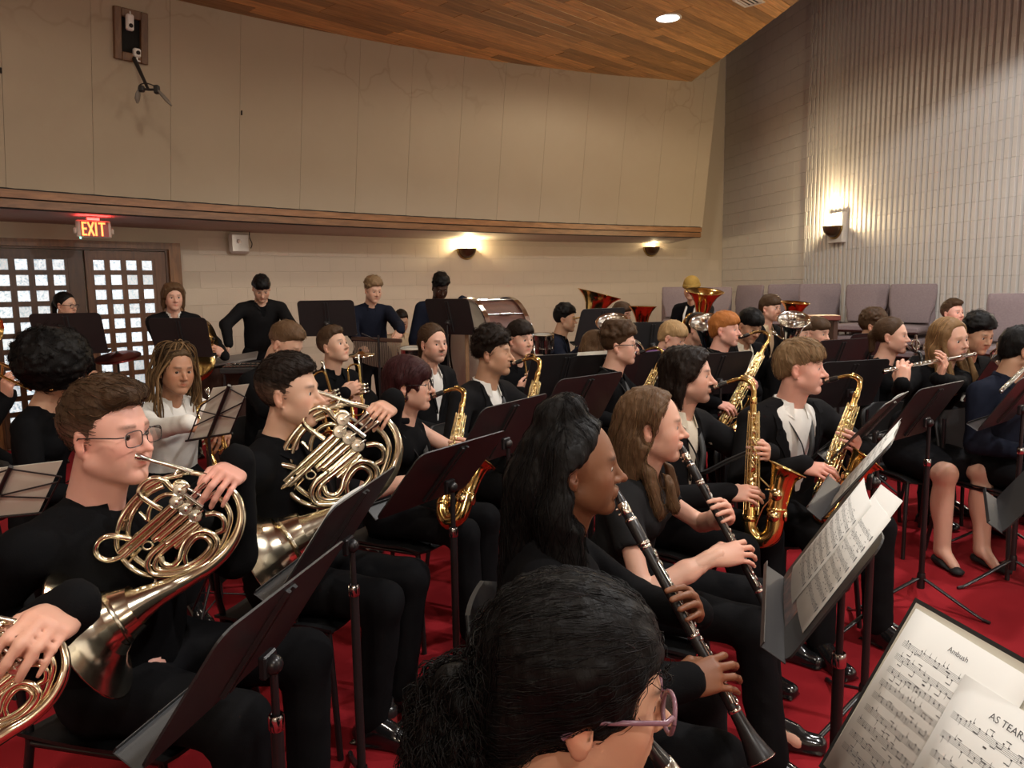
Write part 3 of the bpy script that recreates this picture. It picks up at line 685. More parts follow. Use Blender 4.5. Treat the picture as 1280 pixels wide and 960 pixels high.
def strand_tubes(paths, rad, cols, sides=3, tip=.35):               # paths (n, m, 3)
    n, m, _ = paths.shape; T = np.gradient(paths, axis=1); T /= np.linalg.norm(T, axis=2, keepdims=True)+1e-9
    up = V([.31, .52, .79]); A = np.cross(T, up); A /= np.linalg.norm(A, axis=2, keepdims=True)+1e-9; B = np.cross(T, A)
    r = rad*np.concatenate([np.linspace(.5, 1, max(2, m//3)), np.linspace(1, tip, m-max(2, m//3))])[None, :, None]
    vs = np.stack([paths+r*(math.cos(2*PI*k/sides)*A+math.sin(2*PI*k/sides)*B) for k in range(sides)], 2)
    ix = np.arange(n*m*sides).reshape(n, m, sides); q = []
    for k in range(sides): k2 = (k+1) % sides; q.append(np.stack([ix[:, :-1, k], ix[:, :-1, k2], ix[:, 1:, k2], ix[:, 1:, k]], -1).reshape(-1, 4))
    return vs.reshape(-1, 3), np.concatenate(q), np.repeat(cols, m*sides, 0)
def Rz(a): c, s = math.cos(a), math.sin(a); return V([[c, -s, 0], [s, c, 0], [0, 0, 1.]])
def Ry(a): c, s = math.cos(a), math.sin(a); return V([[c, 0, s], [0, 1, 0], [-s, 0, c]])
def Rx(a): c, s = math.cos(a), math.sin(a); return V([[1., 0, 0], [0, c, -s], [0, s, c]])

# ================================================================== PEOPLE
M_SKIN = mat('skin', attr=True, rough=.48, sss=.12, noise=None, bump=(420, .12, .001), spec=.4)
M_HAIR = mat('hair', attr=True, rough=.5, bump=(160, .5, .004, (1, 1, .25)), spec=.14)
M_EYEW = mat('eye_white', (.72, .69, .66), .2); M_IRIS = mat('eye_iris', (.03, .018, .012), .1)
M_GLASSF = mat('spectacle_frame', (.02, .018, .02), .25); M_LENS = mat('spectacle_lens', (1, 1, 1), .02, trans=1.0, alpha=.16)
CLOTH = {}
def cloth(name, c, rough=.85, amt=.4):
    if name not in CLOTH: CLOTH[name] = mat('cloth_'+name, c, rough, noise=(14, amt, tuple(x*1.35 for x in c)), bump=(380, .35, .002), spec=.07)
    return CLOTH[name]
for nm, c in dict(black=(.0045, .0045, .0052), ink=(.007, .007, .0085), navy=(.009, .011, .020), jacket=(.0085, .0082, .009), charcoal=(.017, .017, .018), white=(.70, .68, .64), cream=(.60, .54, .43), tan=(.50, .38, .25), trousers=(.0065, .0065, .0075), grey=(.06, .058, .06)).items(): cloth(nm, c)
M_SHOE = mat('polished_shoe', (.008, .008, .009), .18, coat=.5); M_FLAT = mat('black_flat_shoe', (.01, .01, .011), .7)
SK = dict(fair=(.66, .38, .28), pink=(.70, .37, .29), tan=(.50, .28, .18), light=(.62, .37, .26), brown=(.20, .085, .042), dark=(.045, .02, .012), olive=(.46, .26, .165), mid=(.36, .18, .105))
HC = dict(black=(.0045, .0038, .0038), dark=(.013, .008, .006), brown=(.055, .03, .016), mid=(.10, .055, .028), sandy=(.20, .125, .065), blond=(.36, .23, .11), ginger=(.36, .13, .035), auburn=(.032, .008, .009), honey=(.20, .115, .052))

def head_field(h, sp, nloc, chest):
    f = Field((-.15, -.22, -.34), (.16, .22, .15), h) if sp.get('chest') else Field((-.15, -.115, -.245), (.16, .115, .15), h); fem = sp.get('fem'); w = sp.get('fat', 1.0)
    f.ell((-.014, 0, .034), (.097, .075, .087), 0); f.ell((.028, 0, -.005), (.062, .066, .075), .03)
    jw = (.047 if fem else .052)*w
    f.ell((.032, 0, -.052), (.054, .055*w, .060), .025)
    for y in (-1, 1):
        f.cap((.005, y*jw, -.062), (.066, y*.016, -.099), .018*w, .015, .03)
        f.ell((.056, y*.042, -.026), (.026, .022*w, .024), .02)
    f.ell((.074, 0, -.101), (.017, .019*w, .016), .02)                         # chin
    f.cap((.079, -.030, .019), (.079, .030, .019), .0115, .0115, .014)         # brow
    for y in (-1, 1): f.ell((.101, y*.033, .0), (.02, .018, .0115), .012, True)
    nl = sp.get('nose', 1.0)
    f.cap((.085, 0, .008), (.101+.008*nl, 0, -.030), .0075, .0095, .012); f.ell((.103+.010*nl, 0, -.033), (.0115, .0095, .0095), .007)
    for y in (-1, 1): f.ell((.095, y*.0115, -.036), (.011, .008, .0075), .006)
    lp = sp.get('lips', 1.0); pk = sp.get('pucker', .0)
    f.cap((.0835+pk, -.017*(1-12*pk), -.0595), (.0835+pk, .017*(1-12*pk), -.0595), .0068*lp, None, .007); f.ell((.090+pk, 0, -.0590), (.007, .012, .0055*lp), .006)
    f.cap((.0825+pk, -.014*(1-12*pk), -.0700), (.0825+pk, .014*(1-12*pk), -.0700), .0074*lp, None, .007); f.ell((.089+pk, 0, -.0705), (.007, .010, .0058*lp), .006)
    f.cap((.097+pk, -.018, -.0647), (.097+pk, .018, -.0647), .0026, None, .003, True)
    for y in (-1, 1):                                                          # lids
        f.ell((.0725, y*.0315, .0005), (.0155, .0165, .0145), .004)
        f.ell((.090, y*.0315, -.0015), (.0125, .0138, .0056 if not sp.get('closed') else .0012), .002, True)
    for y in (-1, 1):                                                          # ears
        R = Rz(y*.35) @ Ry(-.18)
        f.ell((-.012, y*.077, -.012), (.019, .0075, .031), .006, False, R); f.ell((-.004, y*.084, -.008), (.010, .006, .017), .004, True, R); f.ell((-.008, y*.075, -.038), (.010, .006, .010), .006)
    nt = V([-.022, 0, -.075]); nk = sp.get('neck', .050 if fem else .056)
    f.cap(nt, nloc, nk, nk*1.04, .022)
    for y in (-1, 1): f.ell((.048, y*.034, -.056), (.034, .026, .034), .02)
    f.cap(nloc+V(chest[0])*.8, nloc+V(chest[1])*.8, .036, .036, .04)                   # shoulder line
    f.cap(nloc, nloc+V(chest[2]), .052, .052, .03)
    f.cap(nt+V([.045, 0, -.035]), nloc+V([.05, 0, -.01]), .020, .022, .02)
    return f
def head_color(v, sk, sp):
    c = np.tile(V(sk), (len(v), 1)); x, y, z = v[:, 0], v[:, 1], v[:, 2]
    def mixin(w, col): nonlocal c; c = c*(1-w[:, None])+V(col)*w[:, None]
    g = lambda p, r: np.exp(-(((v-V(p))/V(r))**2).sum(1))
    red = V(sk)*V([1.08, .72, .68])
    for yy in (-1, 1): mixin(.45*g((.07, yy*.045, -.03), (.03, .022, .022)), red); mixin(.5*g((-.01, yy*.08, -.015), (.03, .012, .03)), red)
    mixin(.45*g((.112, 0, -.033), (.014, .014, .012)), red)
    lip = V(sk)*V([.95, .50, .50]) if not sp.get('lipc') else V(sp['lipc'])
    mixin(.8*np.clip(1.35*g((.090+sp.get('pucker', 0), 0, -.0648), (.02, .0185*(1-8*sp.get('pucker', 0)), .0098))-.2, 0, 1), lip)
    hc = V(sp['hairc'])
    for yy in (-1, 1):                                                         # brow hair
        bz = .0195+.004*np.cos((y*yy-.032)*60); mixin(.85*np.exp(-((z-bz)/.0042)**2)*((y*yy > .013) & (y*yy < .052) & (x > .05))*np.clip((.052-y*yy)*90, 0, 1), hc*1.1)
    if sp.get('stache'): mixin(.92*np.exp(-((z+.0505)/.0062)**4-(y/.024)**4)*(x > .07), hc*1.1)
    if sp.get('stubble'): mixin(.35*np.clip((-.045-z)/.03, 0, 1)*(z > -.125)*(x > 0), hc+.02)
    return c
def add_strands(f, v, q, n, flow, steps, step, rad, col, lift=.002, curl=(0, 0), var=.5, rs=0, pick=None, tip=.35):
    r = np.random.default_rng(rs); f.grad_setup(); cand = np.nonzero(pick(v))[0] if pick is not None else np.arange(len(v))
    if len(cand) == 0: return None
    p = v[r.choice(cand, n)].astype(float)+r.normal(0, .002, (n, 3)); L = []; Gs = []; sl = r.uniform(.55, 1.15, (n, 1))
    wob = r.normal(0, .25 if steps > 10 else .13, (n, 3))
    for i in range(steps):
        d, g = f.surf(p); p = p-(d[:, None]-lift*r.uniform(.3, 1.6, (n, 1))*np.sin(.3+PI*.9*i/steps))*g; L.append(p.copy()); Gs.append(g)
        t = flow(p)+wob; t = t-g*(t*g).sum(1, keepdims=True)*.85; t /= np.linalg.norm(t, axis=1, keepdims=True)+1e-6; p = p+t*step*sl
    paths = np.stack(L, 1)
    if curl[0]:
        G = np.stack(Gs, 1); T = np.gradient(paths, axis=1); T /= np.linalg.norm(T, axis=2, keepdims=True)+1e-9; B = np.cross(T, G); ph = r.uniform(0, 6.28, (n, 1))
        a = ph+curl[1]*np.arange(steps)[None]*r.uniform(.7, 1.3, (n, 1)); amp = curl[0]*np.linspace(.5, 1.1, steps)[None]
        paths = paths+(amp*(.6+np.sin(a)*.8))[..., None]*G+(amp*np.cos(a))[..., None]*B
    shade = r.lognormal(0, var, (n, 1)); cols = V(col)*shade*(1+r.normal(0, .06, (n, 3)))
    return strand_tubes(paths, rad, np.clip(cols, 0, 1), tip=tip)
def hair_field(style, h, sp):
    big = style in ('long', 'long_black', 'long_brown', 'braids', 'afro', 'ponytail', 'curly_pony')
    f = Field((-.24, -.20, -.36) if big else (-.16, -.125, -.16), (.15, .20, .20) if big else (.15, .125, .165), h); t = sp.get('thick', .014)
    def cap_(t, top=0, rx=1): f.ell((-.016, 0, .036+top/2), (.097+t*rx, .0755+t, .088+t+top/2), 0)
    side = sp.get('side', -.035)
    if style == 'short':                                                       # clipped sides, longer top
        cap_(.006); f.ell((.004, 0, .075), (.092, .070, .052+t), .02)
        if sp.get('quiff'): f.ell((.060, 0, .098), (.036, .056, .026), .02)
        f.half((0, 0, side), (.35, 0, -1), .008); f.box((.128, 0, -.03), (.078, .2, .098), None, .03, .030, True); f.half((0, 0, side), (.35, 0, -1), .008)
    elif style == 'fringe':                                                    # forward swept
        cap_(.006); f.ell((.010, 0, .066), (.094, .0755, .050+t), .022); f.ell((.068, sp.get('part', .0), .048), (.034, .064, .044), .02)
        for y in (-1, 1): f.cap((-.03, y*.074, .03), (-.025, y*.073, side), .014, .009, .02)
        f.ell((-.066, 0, -.02), (.042, .058, .058), .03)
        f.half((0, 0, side-.035), (.3, 0, -1), .04); f.box((.125, 0, -.05), (.070, .066, .084), Rx(sp.get('slant', .22)), .03, .034, True)
        for y in (-1, 1): f.ell((-.004, y*.088, -.020), (.030, .026, .040), .01, True); f.ell((.05, y*.085, -.03), (.04, .03, .05), .01, True)
    elif style == 'curly':
        cap_(.006); f.ell((0, 0, .08), (.096, .080, .056+t), .02)
        r = np.random.default_rng(sp.get('seed', 1))
        for i in range(110):
            a, e = r.uniform(0, 2*PI), math.asin(r.uniform(.05, 1)); n = V([math.cos(a)*math.cos(e), math.sin(a)*math.cos(e), math.sin(e)])
            f.ell(V([-.006, 0, .05])+n*V([.101, .086, .086+t*.7]), r.uniform(.011, .017)*(1+sp.get('frizz', 0)), .003)
        f.half((0, 0, side-.015), (.3, 0, -1), .03); f.box((.125, 0, -.035), (.07, .2, .088), Rx(.15), .03, .024, True)
    elif style == 'afro':
        r = np.random.default_rng(sp.get('seed', 1)); R_ = sp.get('big', .15)
        f.ell((-.03, 0, .055), (R_*.95, R_, R_*.88), 0)
        for i in range(330):
            n = unit(r.normal(size=3)); f.ell(V([-.03, 0, .055])+n*V([R_*.95, R_*1.0, R_*.88]), r.uniform(.008, .014), .008)
        f.ell((.115, 0, -.055), (.095, .075, .10), .02, True)
    elif style in ('bob', 'auburn_bob'):
        cap_(.014); f.ell((.0, 0, .05), (.105, .088, .075), .02)
        for y in (-1, 1): f.cap((-.02, y*.082, .03), (.0, y*.080, -.055), .022, .014, .02); f.cap((.045, y*.067, .04), (.055, y*.068, -.02), .014, .008, .015)
        f.ell((-.07, 0, -.035), (.05, .07, .085), .03); f.ell((.075, 0, .052), (.026, .062, .036), .015)
        f.box((.125, 0, -.06), (.055, .055, .082), None, .02, .01, True); f.half((0, 0, -.12), (0, 0, -1), .01)
        for y in (-1, 1): f.ell((-.002, y*.092, -.018), (.022, .022, .03), .01, True)
    elif style == 'shag':                                                      # chin length men's hair, swept behind the ear
        cap_(.016); f.ell((.0, 0, .06), (.106, .090, .070), .02)
        for y in (-1, 1):
            f.cap((-.01, y*.085, .03), (-.025, y*.082, -.085), .026, .020, .02); f.cap((.05, y*.060, .062), (.030, y*.080, .0), .020, .014, .02); f.cap((-.03, y*.08, -.06), (-.015, y*.088, -.14), .02, .007, .02)
        f.ell((-.075, 0, -.06), (.05, .075, .10), .03); f.half((.0, 0, .128), (0, 0, 1), .02); f.box((.128, 0, -.03), (.084, .16, .104), Ry(.40), .03, .014, True)
    elif style in ('long', 'long_brown'):
        cap_(.007); f.ell((-.012, 0, .048), (.100, .084, .070), .02); ln = sp.get('len', -.30)
        f.ell((-.075, 0, -.05), (.055, .080, .12), .03)
        for y in (-1, 1):
            f.cap((.02, y*.074, .05), (-.02, y*.082, -.06), .022, .026, .025)
            f.cap((-.03, y*.078, -.06), (sp.get('fx', .02), y*.105, ln), .034, .022, .03, flat=(V([1., 0, 0]), .8))
            f.cap((-.04, y*.06, -.06), (-.10, y*.07, ln), .042, .028, .03)
            f.cap((.03, y*.078, -.02), (.045+sp.get('fx', 0), y*.09, ln*.93), .012, .020, .02)
        f.cap((-.085, 0, -.03), (-.105, 0, ln), .05, .03, .03)
        f.box((.118, 0, -.045), (.066, .064, .132), None, .03, .012, True)
        if sp.get('ears'): f.box((.112, 0, -.040), (.098, .16, .122), Ry(.42), .03, .015, True)
        if sp.get('ears'):
            for y in (-1, 1): f.ell((-.008, y*.098, -.014), (.022, .028, .036), .01, True)
    elif style == 'long_black':
        cap_(.006); f.ell((-.025, 0, .045), (.098, .086, .072), .02)
        f.ell((-.022, 0, .138), (.046, .045, .034), .02); f.ell((-.05, .0, .12), (.05, .055, .04), .02)       # gathered crown
        f.ell((-.085, 0, -.05), (.065, .088, .13), .03)
        for y in (-1, 1):
            f.cap((-.02, y*.08, .03), (-.035, y*.095, -.10), .036, .05, .03); f.cap((-.035, y*.095, -.10), (-.03, y*.12, -.33), .05, .055, .03)
        f.cap((-.11, 0, -.04), (-.12, 0, -.33), .065, .075, .04)
        f.box((.108, 0, -.033), (.094, .16, .118), Ry(.42), .03, .015, True)
        for y in (-1, 1): f.ell((.01, y*.1, -.018), (.036, .040, .034), .012, True); f.ell((.05, y*.09, -.03), (.05, .03, .07), .012, True)
    elif style == 'ponytail':
        cap_(.008); f.ell((-.118, 0, .0), (.035, .03, .03), .02); f.cap((-.12, 0, .0), (-.125, 0, -.20), .026, .018, .02)
        f.half((0, 0, -.06), (.5, 0, -1), .008); f.box((.114, 0, -.03), (.084, .2, .116), Ry(.40), .03, .012, True)
        for y in (-1, 1): f.ell((-.008, y*.09, -.014), (.022, .024, .036), .01, True)
    elif style == 'braids':
        cap_(.010); f.ell((-.07, 0, -.03), (.045, .07, .08), .02); f.ell((-.03, 0, .06), (.09, .082, .075), .02)
        f.box((.125, 0, -.035), (.070, .062, .122), None, .03, .012, True)
    elif style == 'curly_pony':                                                # pulled back, with a curly bunch
        cap_(.016); f.ell((-.02, 0, .055), (.105, .088, .080), .02)
        f.ell((-.08, 0, -.03), (.045, .07, .07), .03)
        r = np.random.default_rng(5)
        f.ell((-.150, 0, -.085), (.042, .055, .10), .02)
        for i in range(170):
            n = unit(r.normal(size=3)); f.ell(V([-.150, 0, -.085])+n*V([.043, .056, .10]), r.uniform(.007, .013), .004)
        f.ell((-.125, 0, -.03), (.032, .035, .035), .02)
        f.half((0, 0, -.055), (.45, 0, -1), .008) if False else None
        f.box((.122, 0, -.062), (.066, .2, .112), None, .03, .012, True); f.box((.02, 0, -.16), (.075, .2, .11), None, .03, .012, True)
        for y in (-1, 1): f.ell((-.006, y*.092, -.030), (.020, .026, .026), .01, True)
    return f
def flow_for(style, sp):
    def fn(p):
        x, y, z = p[:, 0], p[:, 1], p[:, 2]; n = len(p); o = np.ones(n); zz = np.zeros(n)
        if style in ('short',): return np.stack([o*.9, .25*np.sign(y)*(abs(y) > .03)+.25*sp.get('sweep', 0), -.35*(abs(y) > .055)+.1*o], 1)
        if style in ('fringe', 'bob'): return np.stack([.95*(x > -.06)-.2, .35*y/.08+sp.get('sweep', 0)*(z > .06), -.9*(z < .10)-.25*o], 1)
        if style in ('curly', 'afro'): return np.stack([np.sin(70*y+3*z), np.sin(60*z+x*20), np.sin(65*x)], 1)
        if style == 'shag': return np.stack([-.35*o-.3*(z > .03), .9*np.sign(y)*(z > .07), -1.0*(z < .115)-.1], 1)
        if style in ('ponytail', 'curly_pony'): return np.where((x > -.11)[:, None], np.stack([-1.0*o, -.3*y/.08, -.35*o], 1), np.stack([zz, zz, -o], 1))
        if style == 'long_black': return np.where(((x > -.02) & (z > .03))[:, None], np.stack([-o, -.8*y/.08, .9*o], 1), np.stack([-.15*o, .2*np.sign(y), -o], 1))
        return np.stack([-.2*o+.18*(z < -.05)-.9*((x > .03) & (z > .03)), 1.3*np.sign(y)*(z > .07)+.1*np.sign(y), -1.0*o*(z < .11)-.12], 1)
    return fn

def hand_field(h, side, curl, spread=.12, thumb=.5, sleeve=None, fl=1.0, bare=False):
    # local frame: x along the fingers from the wrist, y towards the thumb, z out of the back of the hand
    f = Field((-.24, -.075, -.115), (.205, .105, .05), h); s_ = 1
    (f.cap((-.24, 0, 0), (-.10, 0, 0), .036, .033, .02, flat=(V([0, 0, 1.]), .88)), f.cap((-.10, 0, 0), (-.0, 0, 0), .033, .0245, .02, flat=(V([0, 0, 1.]), .78))) if bare else f.cap((-.06, 0, 0), (-.0, 0, 0), .024, .0235, .02, flat=(V([0, 0, 1.]), .82)); f.cap((-.01, 0, 0), (.02, 0, 0), .025, .024, .015, flat=(V([0, 0, 1.]), .74))
    kn = [(.088, .027, .0), (.092, .008, .003), (.086, -.011, .001), (.076, -.028, -.004)]; ln = [(.043, .026, .021), (.047, .030, .022), (.043, .028, .022), (.034, .021, .019)]
    for i, k_ in enumerate(kn): f.cap((.008, k_[1]*.55, -.002), k_, .0145, .0105, .012)
    f.ell((.045, -.002, -.006), (.046, .034, .0125), .014); f.ell((.035, .024, -.014), (.032, .016, .014), .012)
    for i in range(4):
        p = V(kn[i]); c = curl[i] if hasattr(curl, '__len__') else curl; a = c*.75; yw = spread*(1.5-i)*.55; rr = (.0088, .0092, .0088, .0076)[i]
        for j in range(3):
            d = V([math.cos(a)*math.cos(yw), math.sin(yw), -math.sin(a)]); q = p+d*ln[i][j]*fl; f.cap(p, q, rr*(1-.07*j), rr*(1-.07*(j+1)), .0035); p = q; a += c*(.95 if j == 0 else .6)
    p = V([.016, .024, -.008]); m = p+V([.036, .020, -.010-.012*thumb]); f.cap(p, m, .0135, .0115, .010)
    q = m+V([.030, .010-.022*thumb, -.006-.014*thumb]); f.cap(m, q, .0102, .0092, .004); e = q+V([.023, .002-.018*thumb, -.004-.012*thumb]); f.cap(q, e, .0092, .0075, .004)
    return f

def sight(eye): return math.degrees(math.atan((eye[0]-640)/F_PX))   # bearing of the line of sight: yaw 0 is a pure profile facing right
def person(label, eye, d, yaw, pitch=0, roll=0, byaw=None, pose='sit', lean=.06, lat=0, top='black', jacket=None, bottom='trousers', hair='short', hairc='brown', skin='fair', hands=None, glasses=None,
           lod=1, sp=None, s=1.0, sleeve='long', collar=True, group=None, scale_w=1.0, legs=None, shoes=True, hl=None, neck_open=None, knees=None, seat=.47, extras=None, strand=None, chest=1.0, draw_legs=True):
    sp = dict(sp or {}); byaw = yaw if byaw is None else byaw; yaw, pitch, roll = map(math.radians, (yaw-sight(eye), pitch, roll)); byaw = math.radians(byaw-sight(eye))
    hh = [.0048, .0074, .0088, .0095][lod]; hb = [.0135, .021, .026, .028][lod]
    sp['hairc'] = HC[hairc]; fem = sp.get('fem')
    Rh = Rz(yaw) @ Ry(pitch) @ Rx(roll); Rb = Rz(byaw); H = P(*eye, d)-Rh @ V([.082, 0, 0])*s
    N = H+(Rh @ V([-.03, 0, -.10])+Rb @ V([-.025, 0, -.080]))*s
    zp = seat+.10 if pose == 'sit' else .94*s*sp.get('tall', 1)
    pel_w = N-Rb @ V([lean, lat, 0]); O = V([pel_w[0], pel_w[1], 0]); loc = lambda w: Rb.T @ (V(w, float)-O)
    root = thing('person', label, 'person', O, group); nl = loc(N); pel = V([0, 0, zp])
    sw = (.158 if fem else .180)*scale_w*s; ups = sp.get('shrug', 0)
    sh = {1: nl+V([-.01, sw, -.062+ups]), -1: nl+V([-.01, -sw, -.062+ups])}; ch = pel+(nl-pel)*.70
    fw = .80 if sp.get('fat', 1) > 1.05 else .70; X1 = V([1., 0, 0]); wd = scale_w*(.92 if fem else 1)
    hip = {i: pel+V([.03, i*.088*wd, -.02]) for i in (1, -1)}; kn, an = {}, {}
    for i in (1, -1):
        if pose == 'sit':
            kx, ky, ax_, ay = (knees or {}).get(i, (.44, .16, .46, .17)); kn[i] = V([kx*s, i*ky, seat+.06]); an[i] = V([ax_*s, i*ay, .085])
        else: kn[i] = V([.03, i*.10, .50*s]); an[i] = V([-.01, i*.12, .085])
    # ---- arms: wrists from the wanted grip points
    hs = {}
    for i in (1, -1):
        g = (hands or {}).get('L' if i > 0 else 'R')
        if g is None:                                                          # resting on the lap, or hanging
            if pose == 'sit': gp, fd, dn, cu = pel+V([.30, i*.10, .10]), V([.85, -i*.4, -.25]), V([.2, 0, 1.]), .5
            else: gp, fd, dn, cu = sh[i]+V([.06, i*.08, -.62]), V([.15, 0, -1]), V([0, i, .1]), .45
            vis = False; opt = {}
        else:
            gp, fd, dn, cu = loc(g[0]), Rb.T @ unit(g[1]), Rb.T @ unit(g[2]), g[3]; opt = g[4] if len(g) > 4 else {}; vis = True
        Fh = frame(fd, dn); fd, dn = Fh[:, 0], Fh[:, 2]; wr = gp-fd*.105*s+dn*.026*s
        if not vis: wr = gp
        S_ = sh[i]; L1, L2 = .285*s, .255*s; D = wr-S_; dist = np.linalg.norm(D)
        if dist > (L1+L2)*.985: kx = dist/((L1+L2)*.985); L1 *= kx; L2 *= kx
        u = D/dist; a = (L1*L1-L2*L2+dist*dist)/(2*dist); hgt = math.sqrt(max(1e-6, L1*L1-a*a)); pole = V(opt.get('pole', (-.35, i*.75, -.75))); pole = pole-u*(pole@u); pole = unit(pole)
        hs[i] = dict(w=wr, e=S_+u*a+pole*hgt, F=Fh, c=cu, vis=vis, opt=opt)
    def torso(f, t, arms=True, legs_=False, armlen=1.0, hem=0, k=.05, at=None):
        at = t if at is None else at
        f.cap(pel+V([-.0, 0, hem]), pel+(ch-pel)*.45, (.150 if fem else .148)*wd+t, (.122 if fem else .142)*wd*sp.get('fat', 1)+t, k, flat=(X1, fw)); f.cap(pel+(ch-pel)*.4, ch, (.124 if fem else .146)*wd*sp.get('fat', 1)+t, .150*wd*chest+t, k, flat=(X1, fw+.04))
        f.cap(sh[1]*.86+sh[-1]*.14+V([0, 0, -.012]), sh[-1]*.86+sh[1]*.14+V([0, 0, -.012]), .056+t, None, k); f.cap(ch, nl+V([0, 0, -.10]), .135*wd+t, .10*wd+t, k, flat=(X1, fw))
        for i in (1, -1): f.cap(nl+V([-.012, i*.03, -.012]), sh[i]*.9+nl*.1+V([0, 0, .0]), .040+t, .046+t, .04)
        if fem:
            for i in (1, -1): f.ell(ch+V([.065, i*.062, -.005]), .060+t, .03)
        if arms:
            for i in (1, -1):
                q = hs[i]; w = q['w']
                f.cap(sh[i], q['e'], (.052 if not fem else .044)+at, (.042 if not fem else .036)+at, .025)
                if armlen > .99: f.cap(q['e'], w+unit(w-q['e'])*.018, (.042 if not fem else .036)+at, .029+at*.9, .02)
        return f
    def shins(f, t, k=.03, to=1.0):
        for i in (1, -1):
            f.cap(hip[i], kn[i], .086*wd+t, .060*wd+t, .04); a = kn[i]+(an[i]-kn[i])*to; f.cap(kn[i], a, .058*wd+t, (.040 if t < .005 else .052)+t, k)
        f.cap(hip[1], hip[-1], .10*wd+t, None, .05); return f
    lo = np.minimum.reduce([pel, nl, *sh.values(), *[q[k] for q in hs.values() for k in 'we'], *kn.values(), *an.values()])-.24; hi = np.maximum.reduce([pel, nl, *sh.values(), *[q[k] for q in hs.values() for k in 'we'], *kn.values(), *an.values()])+.24
    lo[2] = max(lo[2], .0)
    def to_w(v): return v @ Rb.T                                               # root-relative
    skin_c = V(SK[skin])*sp.get('skin_gain', 1)
    # ---- the body: head, trunk, limbs and hands in one mesh
    Vs, Qs, Cs = [], [], []; off = 0
    def add(v, q, c):
        nonlocal off
        Vs.append(v); Qs.append(q+off); Cs.append(np.broadcast_to(c, v.shape)); off += len(v)
    nloc = Rh.T @ (N-H)/s; sp['chest'] = bool(neck_open) or not collar
    chv = [Rh.T @ Rb @ (sh[1]*.85+sh[-1]*.15-nl)/s, Rh.T @ Rb @ (sh[-1]*.85+sh[1]*.15-nl)/s, Rh.T @ Rb @ V([.02, 0, -.10])/s]
    hf = head_field(hh, sp, nloc, chv); v, q = hf.net(); c = head_color(v, skin_c, sp); toroot = lambda v: (v*s) @ Rh.T+(H-O)
    add(toroot(v), q, c)
    bf = Field(lo, hi, .034 if sleeve == 'long' else .011); torso(bf, -.006); shins(bf, -.004 if shoes else 0)
    for i in (1, -1): bf.cap(an[i], an[i]+V([.10, 0, -.05]), .036, .028, .02)
    if bottom == 'skirt': bf = Field(lo, hi, .012); torso(bf, -.006); shins(bf, .002); [bf.cap(an[i]+V([0, 0, .01]), an[i]+V([.11, 0, -.055]), .036, .026, .02) for i in (1, -1)]; [bf.ell(kn[i]+V([.02, 0, .0]), (.045, .058, .06), .02) for i in (1, -1)]; [bf.ell(kn[i]*.62+an[i]*.38+V([-.028, 0, 0]), (.045, .052, .12), .03) for i in (1, -1)]
    v, q = bf.net(); add(to_w(v), q, skin_c)
    for i in (1, -1):
        if not hs[i]['vis'] and lod > 1: continue
        hd = hand_field(([.0048, .0070, .008, .009][lod] if hs[i]['vis'] else .009), i, hs[i]['c'], hs[i]['opt'].get('spread', .12), hs[i]['opt'].get('thumb', .5), bare=sleeve != 'long'); v, q = hd.net()
        arm = unit(hs[i]['w']-hs[i]['e']); Fh = hs[i]['F']; L = np.clip(-v[:, 0]/.05, 0, 1)[:, None]
        v = v*s
        if i > 0: pass
        # thumb side: +y is right of the fingers for a left hand seen from its back
        flip = -1 if i > 0 else 1
        vv = v*V([1, flip, 1]); q = q[:, ::-1] if flip < 0 else q
        Fa = frame(arm, Fh[:, 2]); hw = vv @ Fh.T; aw = vv @ Fa.T; v2 = hw*(1-L)+aw*L+hs[i]['w']
        cc = np.tile(skin_c, (len(v), 1)); w_ = np.exp(-(((v[:, 0]-.1)/.05)**2))*.35; cc = cc*(1-w_[:, None])+skin_c*V([1.05, .78, .74])*w_[:, None]
        add(to_w(v2), q, cc)
    put('body', np_mesh('body', np.concatenate(Vs), np.concatenate(Qs), M_SKIN, np.concatenate(Cs)), root)
    # ---- eyes
    for i in (1, -1):
        k = MB(); ns = 12 if lod < 2 else 8; k.smooth = True
        k.lathe([(max(1e-4, .0126*math.sin(PI*j/8)), -.0126*math.cos(PI*j/8)) for j in range(9)], (0, 0, 0), V([[0, 0, 1], [0, 1, 0], [-1, 0, 0.]]), ns)
        k.cm = 1; gz = sp.get('gaze', (0, -.1)); g = unit([1, gz[0], gz[1]]); k.lathe([(.0072, .0110), (.004, .0128), (.0005, .0132)], (0, 0, 0), frame(np.cross([0, 1, 0], g) if abs(g[1]) < .9 else (0, 0, 1), (0, 1, 0)) @ np.eye(3) if False else np.stack([unit(np.cross([0, 1., 0], g)), np.cross(g, unit(np.cross([0, 1., 0], g))), g], 1), ns)
        vv = toroot(V(k.v)+V([.0735, i*.0315, -.0005])); k.v = [tuple(x) for x in vv]; k.obj('eye', [M_EYEW, M_IRIS], root)
    # ---- hair
    if hair:
        f = hair_field(hair, hh*1.22, sp); f.noise(sp.get('hn', .0045 if hair in ('fringe', 'short', 'shag') else .003), 70, sp.get('seed', 3), (1, 1, .6)); v, q = f.net(); v = smooth_mesh(v, q, 1, .4)
        r = np.random.default_rng(11); base = V(HC[hairc]); hc = np.tile(base, (len(v), 1))
        if hair == 'braids': hc = hc*0+V(HC['honey'])*.35
        if hair in ('short',): fade = np.clip((v[:, 2]-.01)/.04, 0, 1)[:, None]; hc = hc*fade+(base*.6+skin_c*.16)*(1-fade)
        V_, Q_, C_ = [v], [q], [hc]; o2 = len(v); ns = strand if strand is not None else [560, 80, 0, 0][lod]
        def push(t):
            nonlocal o2
            if t is None: return
            V_.append(t[0]); Q_.append(t[1]+o2); C_.append(t[2]); o2 += len(t[0])
